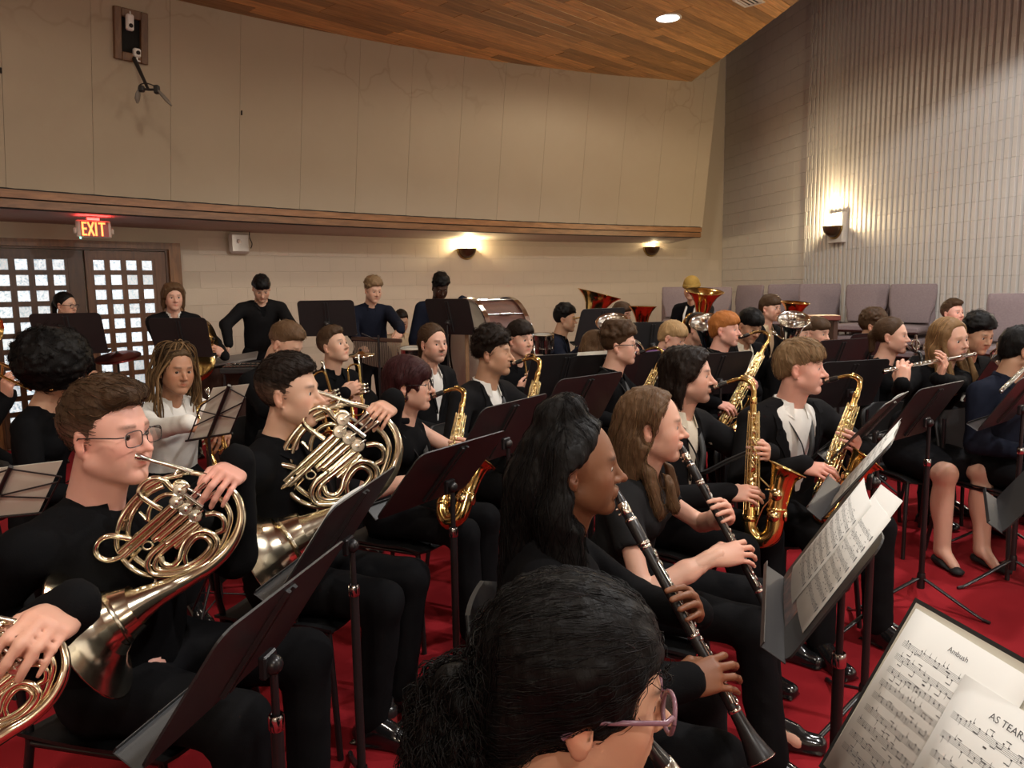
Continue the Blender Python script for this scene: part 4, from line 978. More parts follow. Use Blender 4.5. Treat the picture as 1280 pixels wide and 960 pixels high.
        if ns:
            long_ = hair in ('long', 'long_brown', 'long_black'); curl = sp.get('curl', (.0, 0))
            if hair in ('curly', 'afro'): curl = (.006, 1.1)
            push(add_strands(f, v, q, ns, flow_for(hair, sp), sp.get('steps', 15 if long_ else 8), .019 if long_ else .010, sp.get('srad', .0008), base*1.15, sp.get('lift', .003), curl, .45 if sp.get('streak') is None else sp['streak'], 3, tip=.3))
        if hair == 'curly_pony' and ns:
            pk = lambda v: v[:, 0] < -.115
            push(add_strands(f, v, q, 650, lambda p: np.stack([-.3+0*p[:, 0], .3*p[:, 1]/.05, -1+0*p[:, 0]], 1), 16, .008, .0009, base*1.2, .005, (.009, .8), .3, 8, pk))
            pk2 = lambda v: (v[:, 0] > .035) & (v[:, 2] < .06) & (v[:, 2] > -.03)
            push(add_strands(f, v, q, 13, lambda p: np.stack([.35+0*p[:, 0], .1*np.sign(p[:, 1]), -1+0*p[:, 0]], 1), 15, .007, .0010, base, .008, (.007, .7), .3, 9, pk2))
        if hair == 'braids':
            rb = np.random.default_rng(4); paths = []
            for j in range(46):
                a = rb.uniform(-1, 1); y0 = a*.075; x0 = rb.uniform(-.1, .055); z0 = .06+rb.uniform(-.02, .05); sgn = 1 if y0 > 0 else -1
                pp = catmull([(x0*.6, y0*.45, .142), (x0*1.1, y0*1.16, z0+.02), (x0-.01, sgn*(.095+rb.uniform(0, .012)), -.02), (x0+rb.uniform(-.01, .02), sgn*(.095+rb.uniform(0, .02)), -.10), (x0+rb.uniform(-.01, .04), sgn*rb.uniform(.075, .12), -.20), (x0+.03, sgn*rb.uniform(.06, .12), rb.uniform(-.34, -.27))], 5)
                paths.append(np.stack(pp))
            bc = np.clip(V(HC['honey'])*rb.uniform(.25, 1.0, (46, 1)), 0, 1); push(strand_tubes(np.stack(paths), .0052, bc, 5, .7))
        put('hair', np_mesh('hair', toroot(np.concatenate(V_)), np.concatenate(Q_), M_HAIR, np.concatenate(C_)), root)
    # ---- clothes
    ct = cloth(top, CLOTH[top] and (0, 0, 0)) if isinstance(top, str) else top
    tt = .010 if not jacket else .004
    f = Field(lo, hi, hb); torso(f, tt, sleeve != 'none', armlen=1 if sleeve == 'long' else .6, hem=-.06 if not jacket else 0, at=tt+(.004 if fem else .008))
    if sleeve == 'short':
        for i in (1, -1): e = hs[i]['e']; f.half((0, 0, 0), (0, 0, 0.0001), .001) if False else None
    f.noise(.0035 if not jacket else .0018, 26, abs(hash(label)) % 97 if False else len(label)*7 % 97, (1, 1, .8))
    # neckline
    nu = unit(Rb.T @ (H-N)+V([0, 0, .1])); f.cap(nl+V([.0, 0, .0]), nl+nu*.25, .050, .056, .012, True); f.cap(nl+nu*.130, nl+nu*.30, .095, .12, .01, True)
    if neck_open or jacket: dep = neck_open or .09; f.cap(nl+V([.11, 0, .05]), nl+V([.155, 0, -dep]), .050, .012, .012, True)
    if sleeve == 'none':
        for i in (1, -1): f.ell(sh[i]*1.0+V([0, i*.030, 0]), (.12, .056, .14), .010, True)
    if sleeve == 'short':
        for i in (1, -1):
            e, S_ = hs[i]['e'], sh[i]; u = unit(e-S_); f.cap(S_+u*.22+V([0, 0, 0]), e+u*.30, .085, .085, .006, True); w = hs[i]['w']; f.cap(e, w, .075, .07, .006, True)
    if bottom == 'skirt' and not jacket: pass
    v, q = f.net(); v = smooth_mesh(v, q, 1, .5); put('shirt', np_mesh('shirt', to_w(v), q, ct), root)
    if collar:
        k = MB(); a_ = [PI*.16+(2*PI-PI*.32)*j/18 for j in range(19)]; rc = .055 if fem else .062; Cf = frame(X1-nu*(X1@nu), nu); ring = []
        for hgt, rad in ((-.012, rc+.012), (.034, rc+.002), (.036, rc-.003), (-.008, rc+.006)): ring.append([nl+nu*(hgt*(1 if abs(math.sin(a/2)) > .5 else .8))+Cf @ V([math.cos(a)*(rad+.006), math.sin(a)*rad, 0])*1.0 for a in a_])
        k.loft([[ring[r_][j] for r_ in range(4)] for j in range(19)], True)
        for i in (1, -1):                                                       # collar points
            A0 = nl+nu*.030+Cf @ V([(rc+.008)*.86, i*(rc)*.50, 0]); B0 = nl+nu*.018+Cf @ V([(rc+.012)*.2, i*(rc+.014), 0]); C0 = nl+nu*(-.035)+Cf @ V([(rc+.034), i*(rc*.62), 0]); D0 = nl+nu*(-.012)+Cf @ V([(rc+.022)*.62, i*(rc+.018), 0])
            t_ = Cf @ V([.005, i*.002, 0]); k.add([A0, B0, D0, C0, A0+t_, B0+t_, D0+t_, C0+t_], [(0, 1, 2, 3), (7, 6, 5, 4), (0, 4, 5, 1), (1, 5, 6, 2), (2, 6, 7, 3), (3, 7, 4, 0)], False)
        k.v = [tuple(x) for x in to_w(V(k.v))]; k.obj('collar', ct, root)
    if jacket:
        jm = CLOTH[jacket]; f = Field(lo, hi, hb); torso(f, .018, True, hem=-.09, at=.016); f.noise(.0035, 22, len(label)*5 % 89)
        for i in (1, -1): f.box(sh[i]+V([0, i*.002, .020]), (.055, .045, .02), None, .02, .03)
        f.cap(nl, nl+nu*.25, .062, .075, .012, True); f.cap(nl+nu*.125, nl+nu*.30, .095, .12, .01, True)
        vd = sp.get('vdep', .30); y0 = sp.get('vopen', .056)
        for j in range(9): t = j/8; f.box(nl+V([.16, 0, -.01-vd*t]), (.12, max(.005, y0*(1-t)), .030), None, .002, .012, True)
        v, q = f.net(); v = smooth_mesh(v, q, 1, .5); put('jacket', np_mesh('jacket', to_w(v), q, jm), root)
        f.grad_setup()
        k = MB()                                                               # lapels laid on the jacket
        for i in (1, -1):
            rows = []
            for j in range(9):
                t = j/8; z = .015-(vd+.0)*t; inn = max(.006, y0*(1-t))*i; wdt = .050*math.sin(PI*min(1, .22+.78*t))*(1.0 if t < .35 else 1)+.006
                if .28 < t < .40: wdt += .012
                row_ = []
                for u_ in (0, .5, 1):
                    p = nl+V([.19, inn+i*wdt*u_, z]); 
                    for _ in range(14):
                        dd = f.sample(f.F, p[None])[0]; p = p-V([max(dd, -.02)*.9, 0, 0])
                        if p[0] < nl[0]-.06: break
                    row_.append(p+V([.004+.005*u_, 0, 0]))
                rows.append(row_+[r_-V([.004, 0, 0]) for r_ in row_[::-1]])
            k.loft(rows, True, True, False)
        k.v = [tuple(x) for x in to_w(V(k.v))]; k.obj('lapels', jm, root)
    if bottom and draw_legs:
        bm = CLOTH[bottom] if bottom in CLOTH else CLOTH['trousers']; f = Field(lo, hi, max(hb, .021) if bottom != 'skirt' else .012)
        if bottom == 'skirt':
            f.cap(hip[1], kn[1]*.86+hip[1]*.14, .105, .085, .05); f.cap(hip[-1], kn[-1]*.86+hip[-1]*.14, .105, .085, .05); f.cap((hip[1]+hip[-1])/2, (kn[1]+kn[-1])*.43+(hip[1]+hip[-1])*.07, .10, .075, .06); f.cap(pel, pel+V([0, 0, .12]), .165, .14, .05, flat=(X1, .75)); f.half(kn[1]*.9+hip[1]*.1, (1, 0, -.25), .012)
        else: shins(f, .010, to=sp.get('cuff', .97)); f.cap(pel, pel+V([0, 0, .10]), .155*wd, .145*wd, .05, flat=(X1, .78))
        f.noise(.004, 24, len(label)*3 % 83); v, q = f.net(); v = smooth_mesh(v, q, 1, .5)
        put('skirt' if bottom == 'skirt' else 'trousers', np_mesh('trousers', to_w(v), q, bm if bottom != 'skirt' else CLOTH['ink']), root)
        if shoes:
            for i in (1, -1):
                a = an[i]; f = Field(a-V([.11, .08, .09]), a+V([.24, .08, .06]), .012 if lod < 1 else .017); ty = i*.02
                if shoes == 'flat':
                    f.cap(a+V([-.035, 0, -.055]), a+V([.16, ty, -.062]), .036, .033, .02, flat=(V([0, 0, 1.]), .75)); f.cap(a+V([-.0, 0, .03]), a+V([.10, ty, -.03]), .045, .037, .01, True)
                else:
                    f.cap(a+V([-.035, 0, -.045]), a+V([.165, ty, -.056]), .042, .036, .02, flat=(V([0, 0, 1.]), .8)); f.cap(a+V([-.01, 0, .0]), a+V([.09, ty, -.035]), .046, .036, .02); f.box(a+V([.06, ty/2, -.0785]), (.135, .042, .008), Rz(i*.1), .006, .003)
                f.half((0, 0, .002), (0, 0, -1), .002); v, q = f.net(); put('shoe', np_mesh('shoe', to_w(v), q, M_FLAT if shoes == 'flat' else M_SHOE), root)
    # ---- glasses
    if glasses:
        shp, rx, rz, gm = glasses; fr = MB(); ln = MB()
        for i in (1, -1):
            ring = []; n = 20
            for j in range(n+1):
                a = 2*PI*j/n; pw = .55 if shp == 'rect' else 1.0; cx, cz = math.copysign(abs(math.cos(a))**pw, math.cos(a)), math.copysign(abs(math.sin(a))**pw, math.sin(a))
                y = .034+rx*cx; ring.append(V([.104-.22*max(0, y-.045)**1.0*.6-.06*abs(cz)*0, i*y, -.004+rz*cz]))
            fr.tube(ring, sp.get('gr', .0014), 6, False); ln.add(ring[:-1], [list(range(n))], True)
            fr.tube([V([.099, i*(.034+rx), .004]), V([.088, i*.073, .004]), V([.03, i*.080, .004]), V([-.01, i*.080, .002]), V([-.03, i*.079, -.02])], sp.get('gr', .0014)*1.15, 6)
        fr.tube(catmull([V([.104, .034-rx, .0]), V([.108, 0, .004]), V([.104, -.034+rx, .0])], 4), .0014, 6)
        fr.v = [tuple(x) for x in toroot(V(fr.v))]; ln.v = [tuple(x) for x in toroot(V(ln.v))]
        g = thing('eyeglasses', 'glasses', 'x', (0, 0, 0)); bpy.data.objects.remove(g); o = fr.obj('eyeglasses', gm, root); ln.obj('lens', M_LENS, o)
    info = dict(root=root, H=H, Rh=Rh, Rb=Rb, O=O, N=N, s=s, mouth=H+Rh @ V([.098, 0, -.065])*s, toroot=toroot, to_w=to_w, nl=nl, sh=sh, pel=pel, hs=hs, byaw=byaw, seat=seat, pose=pose)
    return info
def mouth_of(eye, d, yaw, pitch=0, roll=0, s=1.0):
    Rh = Rz(math.radians(yaw-sight(eye))) @ Ry(math.radians(pitch)) @ Rx(math.radians(roll)); return P(*eye, d)+Rh @ V([.016, 0, -.065])*s
# ================================================================== INSTRUMENTS AND FURNITURE
def brass(name, c, rough=.16):
    m = mat(name, c, rough, 1, bump=(30, .04, .002)); return m
M_GOLD = brass('lacquered_brass', (.80, .55, .20)); M_PALE = brass('pale_brass', (.88, .79, .60), .16); M_SILV = brass('silver_plate', (.83, .81, .76), .12)
M_NICK = brass('nickel_keys', (.78, .74, .64), .2); M_KEYB = brass('key_brass', (.80, .62, .32), .2); M_ANTQ = brass('dark_brass', (.50, .34, .13), .2); M_RED = brass('amber_brass', (.75, .40, .12), .14)
M_EBON = mat('black_resin', (.012, .012, .013), .28, coat=.3); M_WOODB = mat('grenadilla', (.016, .013, .013), .35)
M_STAND = mat('stand_black', (.020, .019, .020), .42, bump=(250, .2, .001)); M_POLE = mat('stand_pole', (.016, .014, .015), .3); M_CHROME = brass('chrome', (.62, .62, .62), .15)
M_PAPER = mat('sheet_paper', (.72, .71, .68), .8); M_INK = mat('print_ink', (.10, .10, .11), .8); M_PAPERW = mat('cream_paper', (.68, .65, .56), .8)
M_FOLD = mat('black_folder', (.02, .02, .021), .5)
PARK = Matrix.Translation((0, 0, 0))
def ring_prof(r, z0, z1, e=.0015): return [(r-e, z0), (r, z0+e), (r, z1-e), (r-e, z1)]

def build_sax(label, body=M_GOLD, keys=M_KEYB, tenor=False, baffle=1.0):
    # local: tube along -z from the neck socket (0,0,0) to the bow; +x is the side of the bell; the player is on -x
    t = thing('saxophone', label, 'saxophone'); L = .50 if not tenor else .62
    b = MB(); b.smooth = True
    b.tube(catmull([(0, 0, .02), (0, 0, -L*.35), (0, 0, -L*.7), (0, 0, -L+.02)], 5), lerps([.0125, .018, .024, .029], 5), 16)
    b.tube(catmull([(0, 0, -L+.02), (.006, 0, -L-.035), (.045, 0, -L-.075), (.092, 0, -L-.045), (.105, 0, -L+.02)], 5), lerps([.029, .031, .034, .036, .038], 5), 16, False)
    bell = [(.105, 0, -L+.02), (.112, 0, -L+.08), (.122, 0, -L+.145), (.132, 0, -L+.195), (.142, 0, -L+.222), (.1455, 0, -L+.230)]
    b.tube(catmull(bell, 5), lerps([.037, .040, .045, .054, .069, .079], 5), 24, False); inner = [V(p)+V([.0005, 0, .001]) for p in bell]
    k2 = MB(); k2.tube(catmull(inner, 5), lerps([.035, .038, .043, .052, .067, .0775], 5), 24, False); o = len(b.v); b.v += k2.v; b.f += [[i+o for i in f[::-1]] for f in k2.f]; b.m += k2.m; b.sm += [True]*len(k2.f)
    ru = unit(V(bell[-1])-V(bell[-2])); Rf = frame((0, 1, 0), ru)
    b.tube([V(bell[-1])+Rf @ V([math.cos(a)*.079, math.sin(a)*.079, 0]) for a in np.linspace(0, 2*PI, 29)], .0032, 6, False)
    for z in (-L+.012, ): b.lathe(ring_prof(.034, z-.012, z+.012), (0, 0, 0), None, 16)
    b.lathe(ring_prof(.043, -L+.05, -L+.064), (.108, 0, 0), None, 16); b.lathe(ring_prof(.0155, .0, .03), (0, 0, 0), None, 12)
    b.obj('body_tube', body, t)
    n = MB(); n.smooth = True
    nk = [(0, 0, .025), (0, 0, .06), (-.012, 0, .090), (-.045, 0, .108), (-.085, 0, .104), (-.125, 0, .088)] if not tenor else [(0, 0, .025), (.004, 0, .075), (-.015, 0, .115), (-.065, 0, .130), (-.11, 0, .115), (-.15, 0, .085)]
    n.tube(catmull(nk, 5), lerps([.0115, .0115, .011, .0098, .0086, .0075], 5), 12); n.tube(catmull([(0, 0, .06), (-.0, 0, .10), (-.045, 0, .124), (-.06, 0, .121)], 4), .0026, 6); n.ball((-.05, 0, .119), .007, 8); n.obj('neck', body, t)
    m = MB(); m.smooth = True; a, c = V(nk[-1]), V(nk[-1])+unit(V(nk[-1])-V(nk[-2]))*.078
    m.tube([a-(c-a)*.15, a, a+(c-a)*.5, a+(c-a)*.9, c], [.0105, .0125, .0125, .0075, .003], 12); m.obj('mouthpiece', M_EBON, t, 'black mouthpiece')
    lg = MB(); lg.tube([a+(c-a)*.35, a+(c-a)*.62], [.0138, .0125], 12); lg.obj('ligature', M_NICK, t)
    kk = MB(); kk.smooth = True                                                # stack cups, rods, side keys, guards
    for i in range(9):
        z = -.05-i*(L-.10)/9; r = .011+.0011*i; y = .012+.018*(i/9); R = frame((0, 0, 1), (.25, 1, 0)); rr = .0125+(.029-.0125)*(-z/L)
        p = V([.2*rr, rr+.006, z]); p[0] += .004
        kk.lathe([(r, -.003), (r, .003), (r*.8, .0048), (.001, .004)], p, R, 12)
        kk.lathe([(r*.45, .004), (r*.45, .0065), (.001, .0065)], p, R, 10)
        p2 = V([rr+.004, .3*rr, z-.015]); kk.lathe([(r*.8, -.002), (r*.8, .003), (.001, .0042)], p2, frame((0, 0, 1), (1, .3, 0)), 10)
        p3 = V([.15*rr, -rr-.005, z-.01]); kk.lathe([(r*.85, -.002), (r*.85, .003), (.001, .0042)], p3, frame((0, 0, 1), (.2, -1, 0)), 10)
        kk.tube([p+V([.004, .004, 0]), V([rr+.012, rr*.9, z])], .002, 5)
    for x, y in ((.030, .020), (.024, .032), (.031, -.012), (-.022, .026), (-.020, -.026)):
        kk.tube([(x*.75, y*.75, -.03), (x, y, -L*.5), (x*1.12, y*1.12, -L+.03)], .0023, 6)
        for i in range(6): z = -.04-i*(L-.09)/5; kk.tube([(x*.5, y*.5, z), (x*(.78+.3*i/5), y*(.78+.3*i/5), z)], .0022, 5); kk.ball((x*(.78+.3*i/5), y*(.78+.3*i/5), z), .0038, 6)
    for i in range(11):                                                        # side towards the reader: key cups, touches and posts
        z = -.045-i*(L-.085)/11; rr = .0125+(.029-.0125)*(-z/L); a_ = -1.15+.5*(i % 2); nrm = V([math.cos(a_), math.sin(a_), 0]); r = .0095+.0008*i
        kk.lathe([(r, -.004), (r, .003), (r*.75, .005), (r*.5, .0045), (r*.45, .007), (.001, .007)], nrm*(rr+.006)+V([0, 0, z]), frame((0, 0, 1), nrm), 12); kk.tube([nrm*(rr-.002)+V([0, 0, z]), nrm*(rr+.006)+V([0, 0, z])], .004, 6)
    for a_, r0 in ((-1.9, .012), (-.75, .011), (-1.5, .016), (-.3, .012)):
        q0, q1 = V([math.cos(a_), math.sin(a_), 0])*(.0135+r0), V([math.cos(a_), math.sin(a_), 0])*(.027+r0); kk.tube([q0+V([0, 0, -.04]), q1+V([0, 0, -L+.05])], .0028, 6)
    for i in range(4): z = -L*.30-i*.03; kk.tube(catmull([(.004, -.030-.002*i, z), (.014, -.037-.002*i, z-.012), (.02, -.034-.002*i, z-.028)], 3), [.003]*2+[.0045]*4+[.003], 6)
    for i in range(3): kk.tube(catmull([(-.02, .030, -.08-.05*i), (.0, .040, -.10-.05*i), (.012, .036, -.125-.05*i)], 3), .0034, 6)
    for z, r in ((-L+.05, .024), (-L-.005, .025)): kk.lathe([(r, -.003), (r, .004), (r*.7, .006), (.001, .006)], (.145, .0, z+.04), frame((0, 0, 1), (1, 0, .15)), 14)
    kk.lathe([(.026, -.003), (.026, .004), (.001, .006)], (.11, -.046, -L+.12), frame((0, 0, 1), (0, -1, 0)), 14); kk.lathe([(.024, -.003), (.024, .004), (.001, .006)], (.10, -.042, -L+.03), frame((0, 0, 1), (0, -1, 0)), 14)
    kk.tube(catmull([(.09, -.048, -L+.10), (.06, -.05, -L+.06), (.03, -.045, -L-.02)], 4), .0028, 6); kk.tube([(.032, 0, -L*.62), (.11, 0, -L+.12)], .004, 6); kk.lathe([(.014, -.003), (.014, .003)], (.072, 0, -L*.72), None, 10)
    kk.obj('keywork', keys, t)
    t['mp'] = [float(x) for x in c]; t['bow'] = [.04, 0., -L-.05]; t['L'] = L; return t
def build_clarinet(label):
    t = thing('clarinet', label, 'clarinet'); L = .60                          # local: along -z from the mouthpiece tip at the origin; +x is the front (keys)
    b = MB(); b.smooth = True
    b.lathe([(.0125, -.085), (.0145, -.09), (.0150, -.12), (.0140, -.148)], n=16); b.lathe([(.0128, -.150), (.0128, -.375)], n=16); b.lathe([(.0130, -.378), (.0138, -.545)], n=16)
    b.obj('body', M_WOODB, t)
    k = MB(); k.smooth = True; k.lathe([(.0138, -.548), (.0150, -.575), (.019, -.605), (.026, -.632), (.031, -.648), (.0315, -.652), (.029, -.650), (.02, -.61), (.012, -.57)], n=22); k.obj('bell', M_WOODB, t)
    m = MB(); m.smooth = True; m.tube([(0, 0, -.088), (0, 0, -.06), (.001, 0, -.035), (.003, 0, -.012), (.004, 0, 0)], [.0120, .0118, .0112, .0072, .003], 14); m.obj('mouthpiece', M_EBON, t)
    lg = MB(); lg.smooth = True; lg.lathe(ring_prof(.0130, -.072, -.042), n=16); lg.tube([(-.014, 0, -.05), (-.020, 0, -.05)], .003, 6); lg.tube([(-.014, 0, -.064), (-.020, 0, -.064)], .003, 6); lg.obj('ligature', M_NICK, t)
    for z, r in ((-.088, .0152), (-.149, .0154), (-.158, .0140), (-.376, .0144), (-.546, .0154)): rg = MB(); rg.smooth = True; rg.lathe(ring_prof(r, z-.0045, z+.0045), n=18); rg.obj('metal_ring', M_SILV, t)
    rg = MB(); rg.smooth = True; rg.tube([V([math.cos(a)*.0312, math.sin(a)*.0312, -.651]) for a in np.linspace(0, 2*PI, 25)], .0016, 6, False); rg.obj('metal_ring', M_SILV, t)
    kk = MB(); kk.smooth = True
    for z in (-.205, -.232, -.262, -.30, -.41, -.44, -.47):
        kk.tube([V([.0145, 0, z])+V([0, math.cos(a)*.0075, math.sin(a)*.0075]) for a in np.linspace(0, 2*PI, 13)], .0014, 5, False)
    for y, z0, z1 in ((.011, -.19, -.36), (.0145, -.17, -.37), (-.012, -.20, -.37), (.012, -.385, -.54), (-.013, -.39, -.535), (.0155, -.39, -.50)):
        kk.tube([(.010, y, z0), (.0115, y*1.05, (z0+z1)/2), (.010, y, z1)], .0019, 6)
        for j in range(4): z = z0+(z1-z0)*j/3; kk.tube([(.004, y*.7, z), (.0105, y, z)], .0017, 5); kk.ball((.0115, y*1.08, z), .0034, 6)
    for y, z, r in ((.006, -.175, .006), (-.008, -.185, .006), (.012, -.29, .006), (-.010, -.335, .007), (.004, -.355, .0065), (.0, -.505, .0095), (.004, -.53, .010), (-.008, -.485, .008), (.009, -.425, .007)):
        kk.lathe([(r, 0), (r, .002), (r*.6, .0035), (.001, .0035)], (.0135, y, z), frame((0, 0, 1), (1, y*20, 0)), 12)
    for y, z in ((.016, -.30), (.017, -.33), (-.016, -.50), (-.017, -.515), (.017, -.515), (-.016, -.36)): kk.tube([(.004, y*.8, z+.02), (.006, y, z), (.004, y*1.1, z-.015)], [.002, .0042, .003], 6)
    kk.obj('keywork', M_SILV, t); t['L'] = .652; return t
def circ(c, r, a0, a1, n=24, z=0, e=1.0): return [V([c[0]+r*math.cos(math.radians(a0+(a1-a0)*i/n)), c[1]+e*r*math.sin(math.radians(a0+(a1-a0)*i/n)), z]) for i in range(n+1)]
def build_horn(label, m=M_PALE):
    # local plane: u right, v up, w towards the reader; 1 unit = 1 photo pixel of the middle horn, scaled by 1.75 mm
    t = thing('french_horn', label, 'french horn'); q = .00175
    def U_(x, y, w=0): return V([(x-222)*q, -(y-660)*q, w])
    def pth(pts, k=6): return catmull([U_(*p) for p in pts], k)
    z4 = lambda pts: [(120+x/4.8, 560+y/4.8, *w) for x, y, *w in pts]
    b = MB(); b.smooth = True                                                   # the great coil and the bell branch
    b.tube(pth(z4([(545, 160, -.01), (640, 185, -.012), (740, 240, -.012), (810, 320, -.01), (838, 430, -.005), (815, 540, 0), (755, 640, .006), (660, 725, .012), (560, 780, .018), (470, 822, .028), (385, 855, .044), (305, 890, .060), (235, 924, .072), (180, 955, .080)])),
           lerps([.006, .0065, .0075, .009, .0105, .012, .0135, .0155, .0175, .021, .027, .036, .050, .066], 6), 18, False)
    b.obj('bell_branch', m, t)
    f = MB(); f.smooth = True                                                   # the flare, from the last ring of the branch
    ax0, ax1 = U_(*z4([(235, 924)])[0], .072), U_(*z4([(180, 955)])[0], .080); d = unit(ax1-ax0); c0 = ax1
    Rf = frame((0, 0, 1), d); prof = [(.064, -.003), (.078, .018), (.098, .034), (.122, .046), (.146, .053), (.150, .0545), (.146, .0525), (.120, .044), (.096, .031), (.075, .014), (.061, -.003), (.046, -.05)]
    f.lathe(prof, c0, Rf, 32); f.obj('bell_flare', m, t)
    c = MB(); c.smooth = True                                                   # coils
    cc = [(500, 165), (400, 190), (300, 245), (210, 340), (150, 450), (135, 560), (160, 640), (215, 715), (300, 765), (420, 775), (540, 745), (640, 690), (720, 610), (765, 500), (775, 420), (745, 350), (690, 300), (640, 290)]
    c.tube(pth(z4([(x, y, .004) for x, y in cc])), .0068, 12)
    c.tube(pth(z4([(395, 235, .0), (320, 270, .0), (245, 350, 0), (205, 440, 0), (195, 540, 0), (215, 630, 0), (270, 690, 0), (320, 720, 0)])), .0060, 12)
    c.tube(pth(z4([(545, 160, -.02), (450, 175, -.02), (350, 215, -.02), (250, 290, -.022), (180, 390, -.022), (150, 500, -.022)])), .0062, 12)
    c.tube(pth(z4([(640, 410, .012), (700, 405, .014), (740, 440, .014), (740, 500, .012), (700, 525, .01)])), .0062, 12)
    c.tube(pth(z4([(480, 265, .016), (440, 230, .018), (405, 190, .02), (345, 180, .02), (290, 215, .02), (272, 265, .02), (310, 310, .018), (390, 370, .014)])), .0062, 12)
    c.tube(pth(z4([(480, 290, .012), (420, 280, .012), (360, 310, .01), (320, 370, .008), (310, 440, .006)])), .0052, 12)
    c.tube(pth(z4([(460, 240, .01), (470, 212, .01), (510, 210, .01), (540, 245, .01)])), .0055, 10)
    c.tube(pth(z4([(225, 535, .018), (165, 520, .02), (110, 512, .02), (55, 535, .02), (32, 590, .02), (55, 635, .02), (110, 655, .02), (170, 635, .02), (215, 590, .018)])), .0066, 12)
    c.tube(pth(z4([(560, 440, .016), (470, 520, .018), (380, 590, .018), (330, 640, .02), (315, 700, .02), (345, 750, .018), (420, 760, .018), (520, 745, .016), (620, 700, .016), (690, 630, .016), (705, 570, .016), (670, 520, .016), (610, 505, .016), (550, 535, .018), (510, 600, .018), (490, 670, .02), (450, 705, .02), (405, 690, .02), (390, 650, .018)])), .0066, 12)
    c.tube(pth(z4([(600, 460, .012), (500, 540, .014), (410, 610, .014), (365, 660, .016), (360, 715, .016), (420, 735, .014), (520, 720, .012), (610, 670, .012), (665, 600, .012), (640, 550, .012), (590, 545, .012), (545, 590, .012), (520, 650, .012), (525, 700, .01)])), .0058, 12)
    c.obj('coil', m, t)
    s = MB(); s.smooth = True                                                   # straight valve slides with ferrules
    for x0, y0, x1, y1, w in ((455, 340, 160, 610, .022), (478, 365, 190, 640, .020), (515, 385, 350, 535, .022), (540, 405, 375, 550, .018), (585, 440, 440, 560, .020), (610, 470, 470, 600, .016), (430, 400, 230, 580, .012)):
        A, B = U_(*z4([(x0, y0)])[0], w), U_(*z4([(x1, y1)])[0], w); s.tube([A, B], .0058, 12)
        for tt in (.25, .62): s.tube([A+(B-A)*tt, A+(B-A)*(tt+.05)], .0069, 12)
    for x0, y0 in ((360, 540), (425, 565)): s.tube([U_(*z4([(x0-15, y0-15)])[0], .02), U_(*z4([(x0-5, y0+12)])[0], .02), U_(*z4([(x0+22, y0-8)])[0], .02)], .0058, 10)
    for a_, b_ in (((150, 435), (205, 430)), ((195, 690), (270, 600)), ((260, 385), (300, 430)), ((350, 770), (350, 820)), ((475, 140), (460, 170))): s.tube([U_(*z4([a_])[0], 0), U_(*z4([b_])[0], .008)], .0035, 8)
    s.tube(circ((0, 0), .011, 0, 360, 16), .0022, 6, False) if False else s.tube([U_(*z4([(312+28*math.cos(a), 582+24*math.sin(a))])[0], .012) for a in np.linspace(0, 2*PI, 15)], .0024, 6, False)
    s.obj('valve_slide', m, t)
    for x, y in ((500, 250), (482, 322), (534, 363), (587, 407)):               # rotary valves
        v = MB();  v.lathe([(.0150, -.018), (.0150, .020), (.0138, .0212), (.0125, .0200), (.0055, .0202), (.0050, .023), (.0008, .0234)], U_(*z4([(x, y)])[0], .012), None, 20, False); v.obj('rotary_valve', M_NICK, t)
    l = MB(); l.smooth = True                                                   # levers, hinge rod, lead pipe
    l.tube([U_(*z4([(528, 275)])[0], .034), U_(*z4([(630, 355)])[0], .034)], .0052, 10); l.tube([U_(*z4([(545, 240)])[0], .03), U_(*z4([(640, 300)])[0], .03)], .0034, 8)
    for x0, y0, x1, y1 in ((545, 305, 648, 212), (585, 330, 668, 245), (610, 345, 712, 265)):
        A, B = U_(*z4([(x0, y0)])[0], .032), U_(*z4([(x1, y1)])[0], .036); l.tube([A, A+(B-A)*.55, A+(B-A)*.8, B], [.0026, .003, .0062, .0055], 8, flat=(.5, 1), hint=(0, 0, 1))
    for x, y in ((498, 250), (482, 322), (534, 363), (587, 407)): l.tube([U_(*z4([(x, y)])[0], .032), U_(*z4([(x+48, y-35)])[0], .034)], .0022, 6)
    l.obj('valve_lever', M_SILV, t)
    p = MB(); p.smooth = True; p.tube([U_(*z4([(300, 68)])[0], .0), U_(*z4([(420, 108)])[0], -.006), U_(*z4([(550, 158)])[0], -.015)], [.0042, .005, .006], 10); p.obj('lead_pipe', M_NICK, t)
    p = MB(); p.smooth = True; a, e = U_(*z4([(238, 46)])[0], .004), U_(*z4([(300, 68)])[0], .0); dd = unit(e-a); p.tube([a, a+dd*.004, a+dd*.012, a+dd*.024, e+dd*.008], [.0088, .0092, .0080, .0052, .0043], 12); p.obj('mouthpiece', M_SILV, t)
    t['mp'] = [float(x) for x in a]; return t
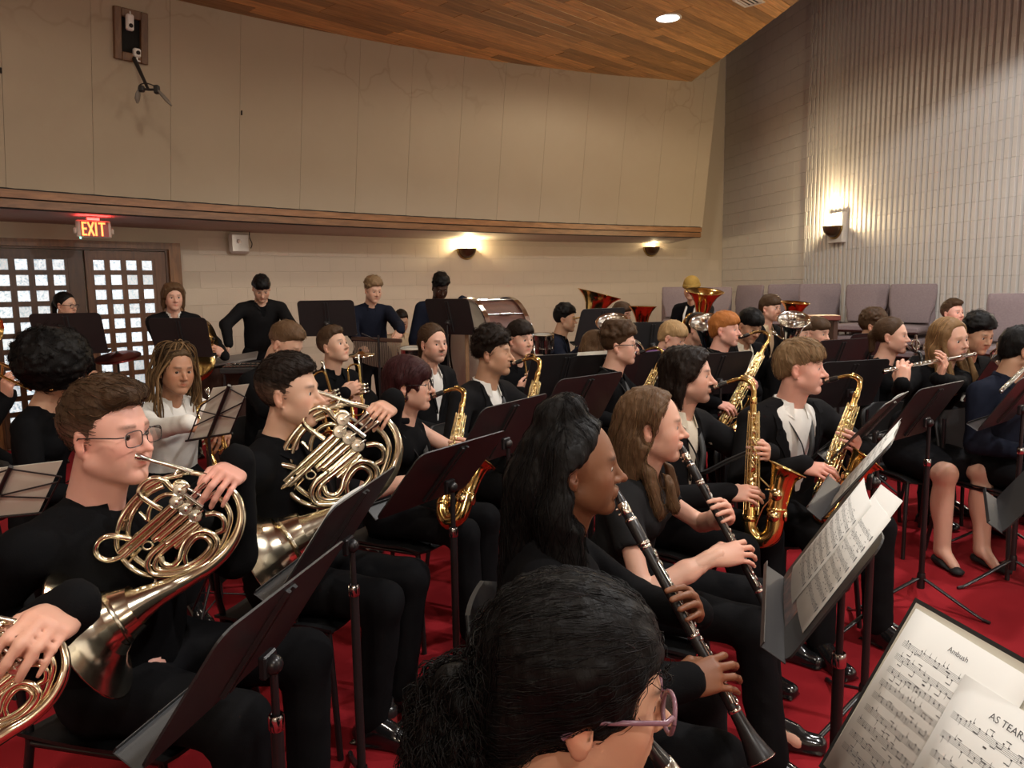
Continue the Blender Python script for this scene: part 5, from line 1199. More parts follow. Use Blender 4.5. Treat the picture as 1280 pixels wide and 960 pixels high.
def build_trumpet(label, m=M_GOLD):
    # local: bell pointing +x, valves up +z; mouthpiece at (-.25, 0, .03)
    t = thing('trumpet', label, 'trumpet'); b = MB(); b.smooth = True
    b.tube(catmull([(-.16, -.0, -.055), (-.05, 0, -.055), (.08, 0, -.055), (.16, 0, -.055), (.20, 0, -.055), (.225, 0, -.055), (.232, 0, -.055)], 4), lerps([.0062, .0075, .0095, .015, .025, .045, .061], 4), 20, False); b.tube([V([.232, .061*math.cos(a), -.055+.061*math.sin(a)]) for a in np.linspace(0, 2*PI, 25)], .002, 6, False)
    b.tube(catmull([(-.16, 0, -.055), (-.19, 0, -.045), (-.20, .0, -.015), (-.19, 0, .02), (-.16, 0, .03)], 4), .0062, 10); b.obj('bell', m, t)
    b = MB(); b.smooth = True; b.tube([(-.18, .012, .03), (.13, .012, .03)], .006, 10); b.tube(catmull([(.13, .012, .03), (.165, .012, .022), (.175, .012, -.01), (.165, .012, -.042), (.13, .012, -.05)], 4), .0062, 10); b.tube([(.13, .012, -.05), (-.02, .012, -.05)], .0062, 10); b.tube([(-.16, 0, .03), (-.04, 0, .03)], .006, 10)
    b.tube(catmull([(.02, .012, -.02), (.08, .02, -.02), (.10, .02, 0), (.08, .02, .015), (.02, .012, .012)], 3), .0052, 8); b.obj('tubing', m, t)
    v = MB(); v.smooth = True
    for i in range(3):
        x = -.03+.027*i; v.lathe([(.0115, -.075), (.0125, -.07), (.0125, .055), (.0115, .062), (.004, .064), (.0035, .078), (.0085, .079), (.0085, .083), (.001, .084)], (x, .006, 0), None, 14)
    v.obj('valve', M_NICK, t)
    p = MB(); p.smooth = True; p.tube([(-.268, .012, .03), (-.262, .012, .03), (-.25, .012, .03), (-.235, .012, .03), (-.17, .012, .03)], [.0125, .0130, .0105, .0055, .0048], 12); p.obj('mouthpiece', M_SILV, t); return t
def build_flute(label):
    t = thing('flute', label, 'flute'); b = MB(); b.smooth = True              # local: along +x from the crown at 0, keys on +z
    b.lathe(ring_prof(.0098, 0, .67), R=V([[0, 0, 1], [0, 1, 0], [-1, 0, 0.]]), n=14)
    for x in (.0, .205, .22, .56): b.lathe(ring_prof(.0112, x, x+.012), R=V([[0, 0, 1], [0, 1, 0], [-1, 0, 0.]]), n=14)
    b.obj('tube', M_SILV, t); l = MB(); l.rbox((.085, .0, .010), (.034, .022, .006), .002); l.obj('lip_plate', M_SILV, t)
    k = MB(); k.smooth = True
    for i in range(13): k.lathe([(.0078, 0), (.0078, .003), (.0055, .0045), (.001, .0045)], (.25+.031*i, -.001, .0102), None, 12)
    for y in (-.009, .010): k.tube([(.23, y, .009), (.66, y, .009)], .0022, 6)
    for i in range(8): k.tube([(.24+.055*i, -.012, .004), (.24+.055*i, -.009, .0115)], .0022, 5); k.tube([(.26+.055*i, .010, .009), (.262+.055*i, .016, .013)], .003, 5)
    k.obj('keywork', M_NICK, t); return t
def build_tuba(label, m=M_GOLD, bell=1.0, h=.95, silver=False):
    # local: z up, bell mouth at z=h, body coil below; +x is the bell's side towards the valves
    t = thing('tuba' if h > .8 else 'euphonium', label, 'tuba' if h > .8 else 'euphonium'); f = MB(); f.smooth = True; R = .21*bell
    prof = [(.045, h-.52), (.052, h-.42), (.062, h-.30), (.078, h-.20), (.105, h-.11), (.145, h-.05), (.185, h-.018), (.205, h-.004), (.21, h), (.205, h+.002), (.18, h-.012), (.14, h-.044), (.10, h-.105), (.072, h-.2), (.055, h-.3), (.045, h-.42)]
    f.lathe([(r*bell if z > h-.35 else r, z) for r, z in prof], (0, 0, 0), None, 32); f.obj('bell', m, t)
    b = MB(); b.smooth = True; y = h-.5
    b.tube(catmull([(0, 0, h-.48), (0, 0, y-.12), (.02, 0, y-.30), (.10, 0, y-.38), (.19, 0, y-.33), (.22, 0, y-.2), (.22, 0, y+.02), (.20, .02, y+.20), (.14, .03, y+.27), (.08, .03, y+.20), (.075, .03, y), (.085, .03, y-.2)], 5), lerps([.045, .043, .041, .039, .036, .033, .029, .025, .022, .02, .018, .017], 5), 14)
    b.tube(catmull([(.20, .04, y-.22), (.25, .05, y-.1), (.255, .05, y+.10), (.20, .05, y+.16), (.15, .05, y+.10), (.15, .05, y-.14), (.11, .05, y-.2)], 4), .012, 10); b.tube(catmull([(.04, -.05, y-.24), (.05, -.055, y-.1), (.05, -.055, y+.12), (.09, -.055, y+.18), (.13, -.055, y+.12), (.13, -.055, y-.1), (.17, -.05, y-.2)], 4), .011, 10)
    b.tube(catmull([(.085, .03, y+.1), (.09, .06, y+.2), (.06, .11, y+.24), (.03, .17, y+.22), (.02, .21, y+.22)], 4), .008, 8); b.obj('body_coil', m, t)
    v = MB(); v.smooth = True
    for i in range(3): v.lathe([(.017, -.09), (.019, -.085), (.019, .075), (.016, .082), (.006, .085), (.005, .105), (.012, .106), (.012, .112), (.001, .113)], (.09+.043*i, .085, y-.02), None, 14)
    v.obj('valve', M_NICK, t); p = MB(); p.smooth = True; p.tube([(.02, .205, y+.22), (.012, .235, y+.22), (.007, .255, y+.22), (.006, .262, y+.22)], [.006, .008, .017, .018], 12); p.obj('mouthpiece', M_SILV, t); return t
# ---------------------------------------------------------------- music stands
def rot_round(w, h, r, n=4):
    out = []
    for cx, cy, a0 in ((w/2-r, h/2-r, 0), (-w/2+r, h/2-r, 90), (-w/2+r, -h/2+r, 180), (w/2-r, -h/2+r, 270)):
        for i in range(n+1): a = math.radians(a0+90*i/n); out.append((cx+r*math.cos(a), cy+r*math.sin(a)))
    return out
def desk_mesh():
    k = MB(); o = rot_round(.505, .335, .035); F0 = [V([x, .003-.0*abs(x), z]) for x, z in o]; F1 = [V([x, -.0015, z]) for x, z in o]     # local: x wide, z up, +y is the front where the music lies
    k.loft([F1, F0], True, True, False); return k.mesh('desk', M_STAND)
def spine_mesh():
    k = MB()
    pr_ = [(-.020, -.0015), (-.018, -.011), (-.008, -.011), (-.006, -.004), (.006, -.004), (.008, -.011), (.018, -.011), (.020, -.0015)]
    k.loft([[V([x, y, z]) for x, y in pr_] for z in (.145, -.145)], True, True, False)
    return k.mesh('spine', M_STAND)
def tray_mesh():
    k = MB(); o = []
    k.rbox((0, .030, -.166), (.50, .060, .004), .0015); k.rbox((0, .059, -.160), (.50, .003, .016), .001); return k.mesh('tray', M_STAND)
def foot_mesh():
    k = MB(); k.tube(catmull([(0, 0, .135), (.05, 0, .115), (.16, 0, .065), (.27, 0, .018), (.30, 0, .010)], 3), lerps([.008, .009, .009, .008, .006], 3), 8, flat=(.7, 1.3), hint=(0, 0, 1)); k.tube([(.285, 0, .012), (.318, 0, .007)], .0085, 8); return k.mesh('leg', M_POLE)
def cyl_mesh(name, r, m, n=12): k = MB(); k.tube([(0, 0, 0), (0, 0, 1)], r, n); return k.mesh(name, m)
ME = dict(desk=desk_mesh(), spine=spine_mesh(), tray=tray_mesh(), leg=foot_mesh(), upper=cyl_mesh('upper_pole', .0085, M_POLE), lower=cyl_mesh('lower_pole', .0135, M_POLE))
k = MB(); k.smooth = True; k.lathe([(.0175, .08), (.0185, .085), (.0185, .15), (.0165, .158)], n=14); k.lathe([(.02, .128), (.02, .14)], n=14); ME['hub'] = k.mesh('hub', M_POLE)
k = MB(); k.smooth = True; k.lathe([(.0155, 0), (.017, .004), (.017, .03), (.0145, .034)], n=12); ME['collar'] = k.mesh('collar', M_CHROME)
k = MB(); k.smooth = True; k.ball((0, 0, 0), .021, 12); k.rbox((0, .012, .0), (.05, .018, .05), .004); ME['knob'] = k.mesh('tilt_knob', M_POLE)
k = MB(); k.box((0, -.002, 0), (.004, .003, .28)); 
def music_stand(label, c, az, tilt, group=None, rollz=0, w=1.0):
    c = V(c, float); a = math.radians(az); base = V([c[0]-math.cos(a)*.035, c[1]-math.sin(a)*.035, 0]); root = thing('music_stand', label, 'music stand', base, group)
    fwd = V([math.cos(a), math.sin(a), 0]); tl = math.radians(tilt); side = np.cross(fwd, V([0, 0, 1.])); side = -side if False else side
    ny = fwd*math.cos(tl)+V([0, 0, math.sin(tl)]); up = -fwd*math.sin(tl)+V([0, 0, math.cos(tl)]); xx = np.cross(ny, up)
    if rollz: r_ = math.radians(rollz); xx, up = xx*math.cos(r_)+up*math.sin(r_), up*math.cos(r_)-xx*math.sin(r_)
    D = np.stack([xx*w, ny, up], 1); dk = put('desk', ME['desk'], root); dk.matrix_local = m4(D, c-base)
    for nm in ('spine', 'tray'): o = put(nm, ME[nm], root); o.matrix_local = m4(D, c-base)
    piv = c-base-ny*.012-up*.05; o = put('tilt_knob', ME['knob'], root); o.matrix_local = m4(frame(np.cross(fwd, [0, 0, 1.]), (0, 0, 1)) , V([0, 0, piv[2]]))
    zt = piv[2]; zc = max(.5, min(.72, zt-.1)); o = put('upper_pole', ME['upper'], root); o.matrix_local = Matrix.Translation((0, 0, zc-.1)) @ Matrix.Diagonal((1, 1, zt-zc+.1, 1)); o = put('lower_pole', ME['lower'], root); o.matrix_local = Matrix.Translation((0, 0, .10)) @ Matrix.Diagonal((1, 1, zc-.10, 1))
    o = put('collar', ME['collar'], root); o.location = (0, 0, zc-.02); o = put('hub', ME['hub'], root)
    for i in range(3): o = put('leg', ME['leg'], root); o.rotation_euler = (0, 0, a+PI/3+i*2*PI/3)
    return dict(root=root, D=np.stack([xx, ny, up], 1), c=c)
def sheet(name, label, st, x, z, w, h, lines=0, rot=0, off=.004, m=None, title=True, cat='sheet music', group=None, seed=0, text=None, tsize=.011, flop=0):
    # a page lying on the desk of a stand: x, z is its middle on the desk
    D, c = st['D'], st['c']; D = D @ V([[math.cos(rot), 0, -math.sin(rot)], [0, 1, 0], [math.sin(rot), 0, math.cos(rot)]]) if rot else D
    base = c+st['D'] @ V([x, off, z]); root = thing(name, label, cat, base, group, m4(D, base)); r = random.Random(seed)
    k = MB(); nx = 6; vs = []
    for s_ in (0, 1):
        for i in range(nx+1):
            for zz in (-.5, .5): u = i/nx-.5; vs.append((u*w, .0008*s_+.004*math.sin((u+.5)*PI)+flop*max(0, zz)*.06, zz*h))
    n2 = 2*(nx+1); fs = []
    for i in range(nx): fs += [(2*i+1, 2*i+3, 2*i+2, 2*i)][:1]; fs += [(n2+2*i, n2+2*i+2, n2+2*i+3, n2+2*i+1)]
    for i in range(nx): fs += [(2*i, 2*i+2, n2+2*i+2, n2+2*i), (n2+2*i+1, n2+2*i+3, 2*i+3, 2*i+1)]
    fs += [(0, n2, n2+1, 1), (n2-2, n2-1, 2*n2-1, 2*n2-2)]
    k.add(vs, fs, True); k.obj('page', m or M_PAPER, root)
    if lines:
        q = MB(); yf = lambda u: .0014+.004*math.sin((u/w+.5)*PI)
        def seg(x0, x1, z0, z1):
            q.add([(x0, yf(x0), z0), (x1, yf(x1), z0), (x1, yf(x1), z1), (x0, yf(x0), z1)], [(3, 2, 1, 0)], False)
        top = h/2-.055; gap = (h-.085)/lines
        for j in range(lines):
            z0 = top-j*gap; xl, xr = -w*.44, w*.44
            for l_ in range(5):
                for i in range(8): x0 = xl+(xr-xl)*i/8; seg(x0, xl+(xr-xl)*(i+1)/8, z0-l_*.0022, z0-l_*.0022+.0004)
            seg(xl+.004, xl+.0058, z0-.012, z0+.004); seg(xl+.003, xl+.008, z0-.008, z0-.003); seg(xl+.0055, xl+.0085, z0-.002, z0+.003)
            x0 = xl+.018
            while x0 < xr-.006:
                nz = z0-r.uniform(-.002, .011); seg(x0, x0+.0026, nz, nz+.0020); up = r.random() < .5; seg(x0+(.0022 if up else 0), x0+(.0027 if up else .0005), nz-(0 if up else .008), nz+(.008 if up else 0))
                if r.random() < .45 and x0 < xr-.02: bz = nz+(.007 if up else -.008); seg(x0+.0005, x0+.009, bz, bz+.0012)
                if r.random() < .13: seg(x0+.006, x0+.0064, z0-.0088, z0+.0004)
                if r.random() < .06: seg(x0, x0+.006, z0-.018, z0-.0155)
                x0 += r.uniform(.006, .0125)
        q.obj('notes', M_INK, root)
    if text:
        for s_, tx, tz, sz, al in text:
            cu = bpy.data.curves.new('lettering', 'FONT'); cu.body = s_; cu.size = sz; cu.align_x = al; o = bpy.data.objects.new('lettering', cu); COL.objects.link(o)
            dg = bpy.context.evaluated_depsgraph_get(); me = bpy.data.meshes.new_from_object(o.evaluated_get(dg)); bpy.data.objects.remove(o); me.materials.clear(); me.materials.append(M_INK)
            oo = put('lettering', me, root); oo.matrix_local = Matrix.Translation((tx, .0016+.004*math.sin((tx/w+.5)*PI), tz)) @ Matrix.Rotation(PI/2, 4, 'X') @ Matrix.Diagonal((1, 1, -1, 1)) if False else Matrix.Translation((tx, .0022+.004*math.sin((max(-w/2, min(w/2, tx))/w+.5)*PI), tz)) @ Matrix(((-1, 0, 0, 0), (0, 0, 1, 0), (0, 1, 0, 0), (0, 0, 0, 1)))
    return root
# ---------------------------------------------------------------- chairs
M_POLY = mat('chair_shell', (.010, .010, .011), .5, bump=(300, .2, .001)); M_UPH = mat('mauve_weave', (.20, .155, .165), .9, noise=(60, .5, (.26, .21, .215)), bump=(350, .5, .003)); M_UPF = mat('chair_frame_brown', (.06, .028, .018), .4)
def player_chair(label):
    t = thing('band_chair', label, 'chair'); k = MB(); k.smooth = True          # local: +x is forward, origin on the floor below the seat
    rows = []
    for i in range(9):
        u = i/8; x = .22-.44*u; z = .455-.012*math.sin(u*PI)-.02*max(0, 1-u*5); rows.append([V([x, y, z+.02*(abs(y)/.22)**3]) for y in np.linspace(-.22, .22, 9)])
    low = [[p-V([0, 0, .010]) for p in r_] for r_ in rows]; 
    for g, fl in ((rows, 0), (low, 1)):
        n = 9; k.add([p for r_ in g for p in r_], [((i*n+j, (i+1)*n+j, (i+1)*n+j+1, i*n+j+1) if fl else (i*n+j, i*n+j+1, (i+1)*n+j+1, (i+1)*n+j)) for i in range(8) for j in range(8)], True)
    ed_ = [r_ for r_ in [rows[0]]+[]]; per = [rows[0][j] for j in range(9)]+[rows[i][8] for i in range(1, 9)]+[rows[8][j] for j in range(7, -1, -1)]+[rows[i][0] for i in range(7, 0, -1)]
    k.loft([[p-V([0, 0, .010]), p] for p in per+[per[0]]], False, False); k.obj('seat', M_POLY, t)
    k = MB(); k.smooth = True; rr = []
    for i in range(8):
        u = i/7; z = .56+.27*u; x = -.215-.055*u; hw = .215*math.sqrt(max(.05, 1-max(0, (u-.75)/.25)**2*.75)); rr.append([V([x-.028*(1-(y/.22)**2), y, z]) for y in np.linspace(-hw, hw, 9)]+[V([x-.012-.028*(1-(y/.22)**2), y, z]) for y in np.linspace(hw, -hw, 9)])
    k.loft(rr, True, True, True); k.obj('backrest', M_POLY, t)
    for sy in (-1, 1):
        k = MB(); k.smooth = True; k.tube(catmull([(.20, sy*.20, .44), (.215, sy*.215, .30), (.24, sy*.235, .0)], 3), .0115, 8); k.obj('leg', M_CHROME if False else M_POLE, t); k = MB(); k.smooth = True; k.tube(catmull([(-.21, sy*.205, .80), (-.215, sy*.20, .55), (-.20, sy*.20, .44), (-.235, sy*.225, .2), (-.27, sy*.235, .0)], 3), .0115, 8); k.obj('leg', M_POLE, t)
    k = MB(); k.smooth = True
    for x in (-.19, .19): k.tube([(x, -.205, .438), (x, .205, .438)], .010, 8)
    for sy in (-1, 1): k.tube([(-.2, sy*.2, .438), (.2, sy*.2, .438)], .010, 8)
    k.obj('seat_frame', M_POLE, t); return t
def church_chair(label):
    t = thing('stacking_chair', label, 'chair'); k = MB()                       # local: +x forward
    k.smooth = True; rr = []
    for i, (x, b) in enumerate(((-.24, .06), (-.235, .01), (.20, .0), (.245, .018), (.255, .05))): rr.append([V([x, y, z]) for y, z in ((-.25+b*.3, .40+b*.3), (.25-b*.3, .40+b*.3), (.255-b*.3, .43), (.24-b*.3, .475-b*.5), (0, .487-b*.5), (-.24+b*.3, .475-b*.5), (-.255+b*.3, .43))])
    k.loft(rr, True, True, True); k.obj('seat', M_UPH, t)
    k = MB(); k.smooth = True; rr = []
    for z, hw, x, th in ((.50, .20, -.25, .03), (.54, .205, -.255, .045), (.62, .215, -.268, .05), (.70, .245, -.285, .05), (.86, .255, -.315, .048), (.945, .25, -.332, .04), (.96, .235, -.335, .02)):
        rr.append([V([x-th/2, -hw, z]), V([x-th/2, hw, z]), V([x-th/4, hw+.012, z]), V([x+th/4, hw+.010, z]), V([x+th/2, hw-.02, z]), V([x+th/2+.006, 0, z]), V([x+th/2, -hw+.02, z]), V([x+th/4, -hw-.010, z]), V([x-th/4, -hw-.012, z])])
    k.loft(rr, True, True, True); k.obj('backrest', M_UPH, t)
    for sy in (-1, 1):
        for x0, x1 in ((.20, .23), (-.22, -.27)):
            k = MB(); k.tube([(x0, sy*.215, .41), (x1, sy*.235, .0)], .012, 6); k.obj('leg', M_UPF, t)
    k = MB()
    for sy in (-1, 1): k.rbox((-.01, sy*.225, .395), (.46, .022, .03), .004)
    k.rbox((.2, 0, .395), (.022, .44, .03), .004); k.rbox((-.22, 0, .395), (.022, .44, .03), .004); k.obj('seat_frame', M_UPF, t); return t
# ================================================================== THE BAND
CX, CY_, CZ = CMn[:, 0], CMn[:, 1], CMn[:, 2]
def zdepth(p): return -(V(p)-V([0, 0, CAM_H]))@CZ
def Pc(x, y, zc): r = ray(x, y); return V([0, 0, CAM_H])+r*zc          # ray() has unit depth along the optical axis
PEOPLE = {}
chair0 = player_chair('x'); CH_USED = []
def seat_chair(p, who):
    M = m4(p['Rb'], p['O']+p['Rb'] @ V([.16 if 'long black hair' in who else .07, 0, 0]))
    lab = 'black plastic band chair with metal legs under the '+who
    if not CH_USED: chair0.matrix_world = M; chair0['label'] = lab; chair0['group'] = 'band chairs'; CH_USED.append(1)
    else: copy_tree(chair0, M, lab, 'band chairs')
def who(key, short, label, *a, chair=True, **k):
    p = person(label, *a, **k); p['short'] = short; PEOPLE[key] = p
    if k.get('pose', 'sit') == 'sit' and chair: seat_chair(p, short)
    return p
def place(t, la, wa, lb, wb, lh, wh):
    M = two_point(la, lb, wa, wb, lh, wh); t.matrix_world = M; return M
POLE_R = (-.5, -.75, -.6)

# ---------------- french horns: mouthpiece at the lips, coil facing the reader
def horn_for(label, mouth, dx, dy, group=None):
    t = build_horn(label); zc = zdepth(mouth)-.012; s = zc/961/.00175
    cpx = dx, dy; M = np.eye(4); M[:3, :3] = np.stack([CX, CY_, CZ], 1)*s; M[:3, 3] = Pc(*cpx, zc); M = Matrix(M.tolist())
    pv = hloc(M, 238, 46); M = Matrix.Translation(pv) @ Matrix.Rotation(math.radians(13), 4, Vector(CY_)) @ Matrix.Translation(-Vector(pv)) @ M; t.matrix_world = M; return t, M, s
def hloc(M, x, y, w=0): q = .00175; x, y = 120+x/4.8, 560+y/4.8; return xf(M, ((x-222)*q, -(y-660)*q, w))
cam_v = lambda x, y, z: unit(CX*x+CY_*y+CZ*z)
def horn_hands(M, out):
    K = hloc(M, *((668, 275) if out else (712, 236)), .018); tc_ = unit(V([0, 0, CAM_H])-K)
    return {'L': (K, unit(tc_*.92+CX*-.30+CY_*-.20), unit(CX*.50+CY_*.80+CZ*.30), (.85, .82, .78, .66), dict(pole=(-.2, -.3, -1) if out else (-.25, .15, -1), spread=.10, thumb=.4)), 'R': (hloc(M, 130, 985, .07), cam_v(.97, .1, .05), cam_v(0, .3, 1), .35, dict(pole=(-1, -.25, -.15)))}
for key, short, lab, hlab, eye, d, yaw, byaw, ctr, kw in (
    ('hornA', 'horn player at the left edge', 'person in black mostly outside the left edge, hand on the nearest french horn', 'nearest pale brass french horn cut by the lower left corner', (-150, 668), 1.14, -30, -9, (-4, 851), dict(hair='short', hairc='dark', lod=1, skin='fair', draw_legs=True)),
    ('horn1', 'horn player with glasses', 'person with short brown hair and rectangular glasses blowing a french horn, black shirt', 'pale brass french horn played by the man with rectangular glasses', (171, 543), 1.87, -40, -40, (222, 660), dict(hair='short', hairc='brown', lod=0, skin='pink', s=1.04, scale_w=1.1, glasses=('rect', .026, .0185, M_GLASSF), lat=-.12, sp=dict(fat=1.12, quiff=1, pucker=.004, sweep=.6, neck=.062, thick=.018, gr=.0013), knees={1: (.42, .22, .40, .24), -1: (.44, .14, .44, .15)})),
    ('horn2', 'horn player with smooth dark hair', 'person with smooth swept back dark hair blowing a french horn, black shirt', 'pale brass french horn held by the man with swept back dark hair', (391, 490), 2.62, -19, -27, (425, 572), dict(hair='short', hairc='dark', lod=0, skin='light', lat=-.10, sp=dict(side=-.06, thick=.014, pucker=.004, nose=1.15, neck=.052), knees={1: (.46, .10, .40, .10), -1: (.44, .12, .38, .12)}))):
    mo = mouth_of(eye, d, yaw, s=kw.get('s', 1)) if key != 'hornA' else mouth_of((-74, 664), 1.10, -48); t, M, s = horn_for(hlab, mo, *ctr)
    who(key, short, lab, eye, d, yaw, byaw=byaw, hands=horn_hands(M, key == 'hornA'), **kw)

# ---------------- saxophones
def sax_for(hlab, mouth, fwd, bow, hint, tenor=False, body=M_GOLD, keys=M_KEYB):
    t = build_sax(hlab, body, keys, tenor); mp = V(t['mp']); bw = V(t['bow']); L = t['L']
    for k_ in ('mp', 'bow', 'L'): del t[k_]
    M = place(t, mp, mouth-unit(fwd)*.012, bw, bow, (1, 0, 0), hint); print('sax', hlab[:30], round(M.to_scale()[0], 2)); return t, M, L
def sax_hands(M, L, hint, up=.40, low=.78, Lc=.75, Rc=.7):
    ax_ = unit(xf(M, (0, 0, -1))-xf(M, (0, 0, 0))); bx = unit(xf(M, (1, 0, 0))-xf(M, (0, 0, 0))); by = unit(xf(M, (0, 1, 0))-xf(M, (0, 0, 0)))
    return {'L': (xf(M, (.030, .012, -L*up)), unit(-by*.55-bx*.1-ax_*.1+V([0, -.35, 0])), unit(bx*.9+by*.3), (Lc,)*4, dict(pole=(.1, .9, -.6))),
            'R': (xf(M, (.012, -.038, -L*low)), unit(bx*.95-ax_*.1+by*.15), unit(-by*.9-ax_*.25+V([0, 0, .35])), (Rc, Rc*.9, Rc*.85, Rc*.8), dict(pole=POLE_R))}
def sax_player(key, short, lab, hlab, eye, d, yaw, bow, hint, tenor=False, pitch=0, byaw=None, hk={}, body=M_GOLD, **k):
    hint = Rz(-math.radians(sight(eye))) @ V(hint, float); mo = mouth_of(eye, d, yaw, pitch, s=k.get('s', 1)); fw = Rz(math.radians(yaw-sight(eye))) @ V([1, 0, 0]); t, M, L = sax_for(hlab, mo, fw, P(*bow), hint, tenor, body)
    p = who(key, short, lab, eye, d, yaw, pitch, byaw=byaw, hands=sax_hands(M, L, hint, **hk), **k); p['inst'] = M
    # neck strap from the hook up round the neck
    k_ = MB(); Rb, O = p['Rb'], p['O']; wl = lambda q: O+Rb @ V(q); nl = p['nl']; hook = xf(M, (-.02, 0, -L*.42))
    for i in (1, -1): k_.tube(catmull([wl(nl+V([-.06, i*.02, .035])), wl(nl+V([.0, i*.078, .018])), wl(nl+V([.080, i*.058, -.07])), wl(nl+V([.125, i*.030, -.16])), wl(nl+V([.135, i*.006, -.24])), wl(nl+V([.135, 0, -.24]))*.45+hook*.55, hook], 5), .014, 6, flat=(.22, 1), hint=Rb @ V([1, 0, .3]))
    tt = tag(k_.obj('neck_strap', M_FOLD), 'black saxophone strap around the neck of the '+short, 'strap'); return p
sax_player('redbob', 'saxophonist with dark red bob', 'person with dark red bob and round glasses playing alto saxophone, sleeveless black vest', 'alto saxophone of the woman with the dark red bob', (533, 480), 3.5, -12, (561, 646, 3.12), (1, -.45, .1), byaw=-32, hair='auburn_bob', hairc='auburn', lod=0, skin='fair', sleeve='none', collar=False, neck_open=.13, sp=dict(fem=1, pucker=.006, lipc=(.35, .06, .07), hn=.002), glasses=('round', .024, .021, M_GLASSF), knees={1: (.44, .12, .42, .12), -1: (.46, .12, .50, .13)})
sax_player('curlfade', 'saxophonist with dark curly top', 'person with dark curly top and shaved sides playing saxophone, black blazer over white shirt', 'alto saxophone of the man with the dark curly top', (634, 441), 4.1, -14, (652, 588, 3.75), (1, -.4, .1), byaw=-36, hair='curly', hairc='dark', lod=0, skin='olive', jacket='jacket', top='white', sp=dict(seed=4, side=.0, closed=1, pucker=.006))
sax_player('curlglass', 'saxophonist with curly hair and glasses', 'person with bushy brown curls and black glasses playing tenor saxophone, black shirt', 'tenor saxophone of the boy with curly brown hair and glasses', (791, 431), 4.7, -6, (776, 570, 4.35), (.9, -.4, .1), tenor=True, byaw=-12, hair='curly', hairc='brown', lod=1, skin='fair', top='black', body=M_ANTQ, sp=dict(seed=8, thick=.045, frizz=.35, side=-.01, pucker=.006, gr=.002), glasses=('rect', .026, .020, M_GLASSF))
sax_player('ginger', 'saxophonist with ginger hair', 'person with short ginger hair playing tenor saxophone, dark shirt', 'tenor saxophone slanting down from the ginger haired boy', (920, 412), 5.5, -16, (902, 548, 5.05), (.8, -.5, -.2), tenor=True, byaw=-20, hair='fringe', hairc='ginger', lod=1, skin='pink', top='black', body=M_ANTQ, sp=dict(side=-.01, thick=.02, pucker=.008))
sax_player('stache', 'saxophonist with long dark hair', 'person with chin length dark hair and thin moustache playing alto saxophone, black suit', 'gold alto saxophone standing upright before the long haired man', (884, 469), 3.3, -6, (949, 668, 3.05), (1, -.25, .0), byaw=-30, hair='shag', hairc='dark', lod=0, skin='fair', jacket='jacket', top='cream', sp=dict(stache=1, stubble=1, pucker=.006, nose=1.25, gaze=(0, -.3)), knees={1: (.44, .12, .50, .12), -1: (.46, .14, .52, .14)})
sax_player('blond', 'saxophonist with sandy fringe', 'person with straight sandy fringe playing alto saxophone, open black suit and white shirt', 'alto saxophone tilted before the sandy haired man in the open suit', (1024, 460), 3.45, -5, (1030, 640, 3.1), (.9, -.45, .1), byaw=-44, hair='fringe', hairc='sandy', lod=0, skin='pink', jacket='jacket', top='white', sp=dict(pucker=.006, thick=.022, vopen=.115, vdep=.40, side=-.0), scale_w=1.08)

# ---------------- clarinets
def clar_player(key, short, lab, hlab, eye, d, yaw, bell, pitch=0, byaw=None, up=.26, low=.44, hk=None, **k):
    mo = mouth_of(eye, d, yaw, pitch, s=k.get('s', 1)); t = build_clarinet(hlab); del t['L']
    fw = Rz(math.radians(yaw-sight(eye))) @ V([1, 0, 0]); wb = P(*bell) if bell[1] < 960 else mo+.64*unit(V([.62, -.02, -.78])); ax_ = unit(wb-mo); wa = mo-ax_*.012
    M = place(t, (.004, 0, 0), wa, (0, 0, -.652), wb, (1, 0, 0), fw+V([0, 0, .6])); print('clar', key, round(M.to_scale()[0], 2))
    fx = unit(xf(M, (1, 0, 0))-xf(M, (0, 0, 0))); fy = unit(xf(M, (0, 1, 0))-xf(M, (0, 0, 0)))
    hands = {'L': (xf(M, (.018, .008, -up)), unit(-fy*.8+fx*.25-ax_*.15), unit(fx*.8+fy*.35), (.55, .55, .5, .5), dict(pole=(.0, .9, -.6), thumb=.3)),
             'R': (xf(M, (.012, -.022, -low)), V([.93, .22, .12]), V([-.10, -.72, .68]), (.62, .56, .50, .42), dict(pole=POLE_R, thumb=.6, spread=.22))}
    p = who(key, short, lab, eye, d, yaw, pitch, byaw=byaw, hands=hands, **k); return p
clar_player('brn', 'clarinettist with long brown hair', 'person with long straight brown hair playing a clarinet, dark short sleeved top', 'black clarinet of the woman with long brown hair', (846, 532), 2.5, 0, (969, 778, 2.25), byaw=-8, hair='long_brown', hairc='mid', lod=0, skin='fair', top='charcoal', sleeve='short', collar=False, sp=dict(fem=1, ears=1, pucker=.008, len=-.27, fx=.03, hn=.004, streak=.5), low=.42, up=.27, knees={1: (.46, .12, .50, .12), -1: (.46, .12, .52, .12)}, neck_open=.03)
clar_player('blk', 'clarinettist with long black hair', 'person with long black half gathered hair playing a clarinet, dark skin, black top', 'black clarinet of the woman with long black hair', (763, 581), 1.8, 3, (952, 950, 1.5), byaw=0, hair='long_black', hairc='black', lod=0, skin='brown', collar=True, sp=dict(fem=1, lips=1.3, pucker=.006, hn=.003, neck=.050, gaze=(0, -.5), ln=1), up=.31, low=.47, strand=1000)
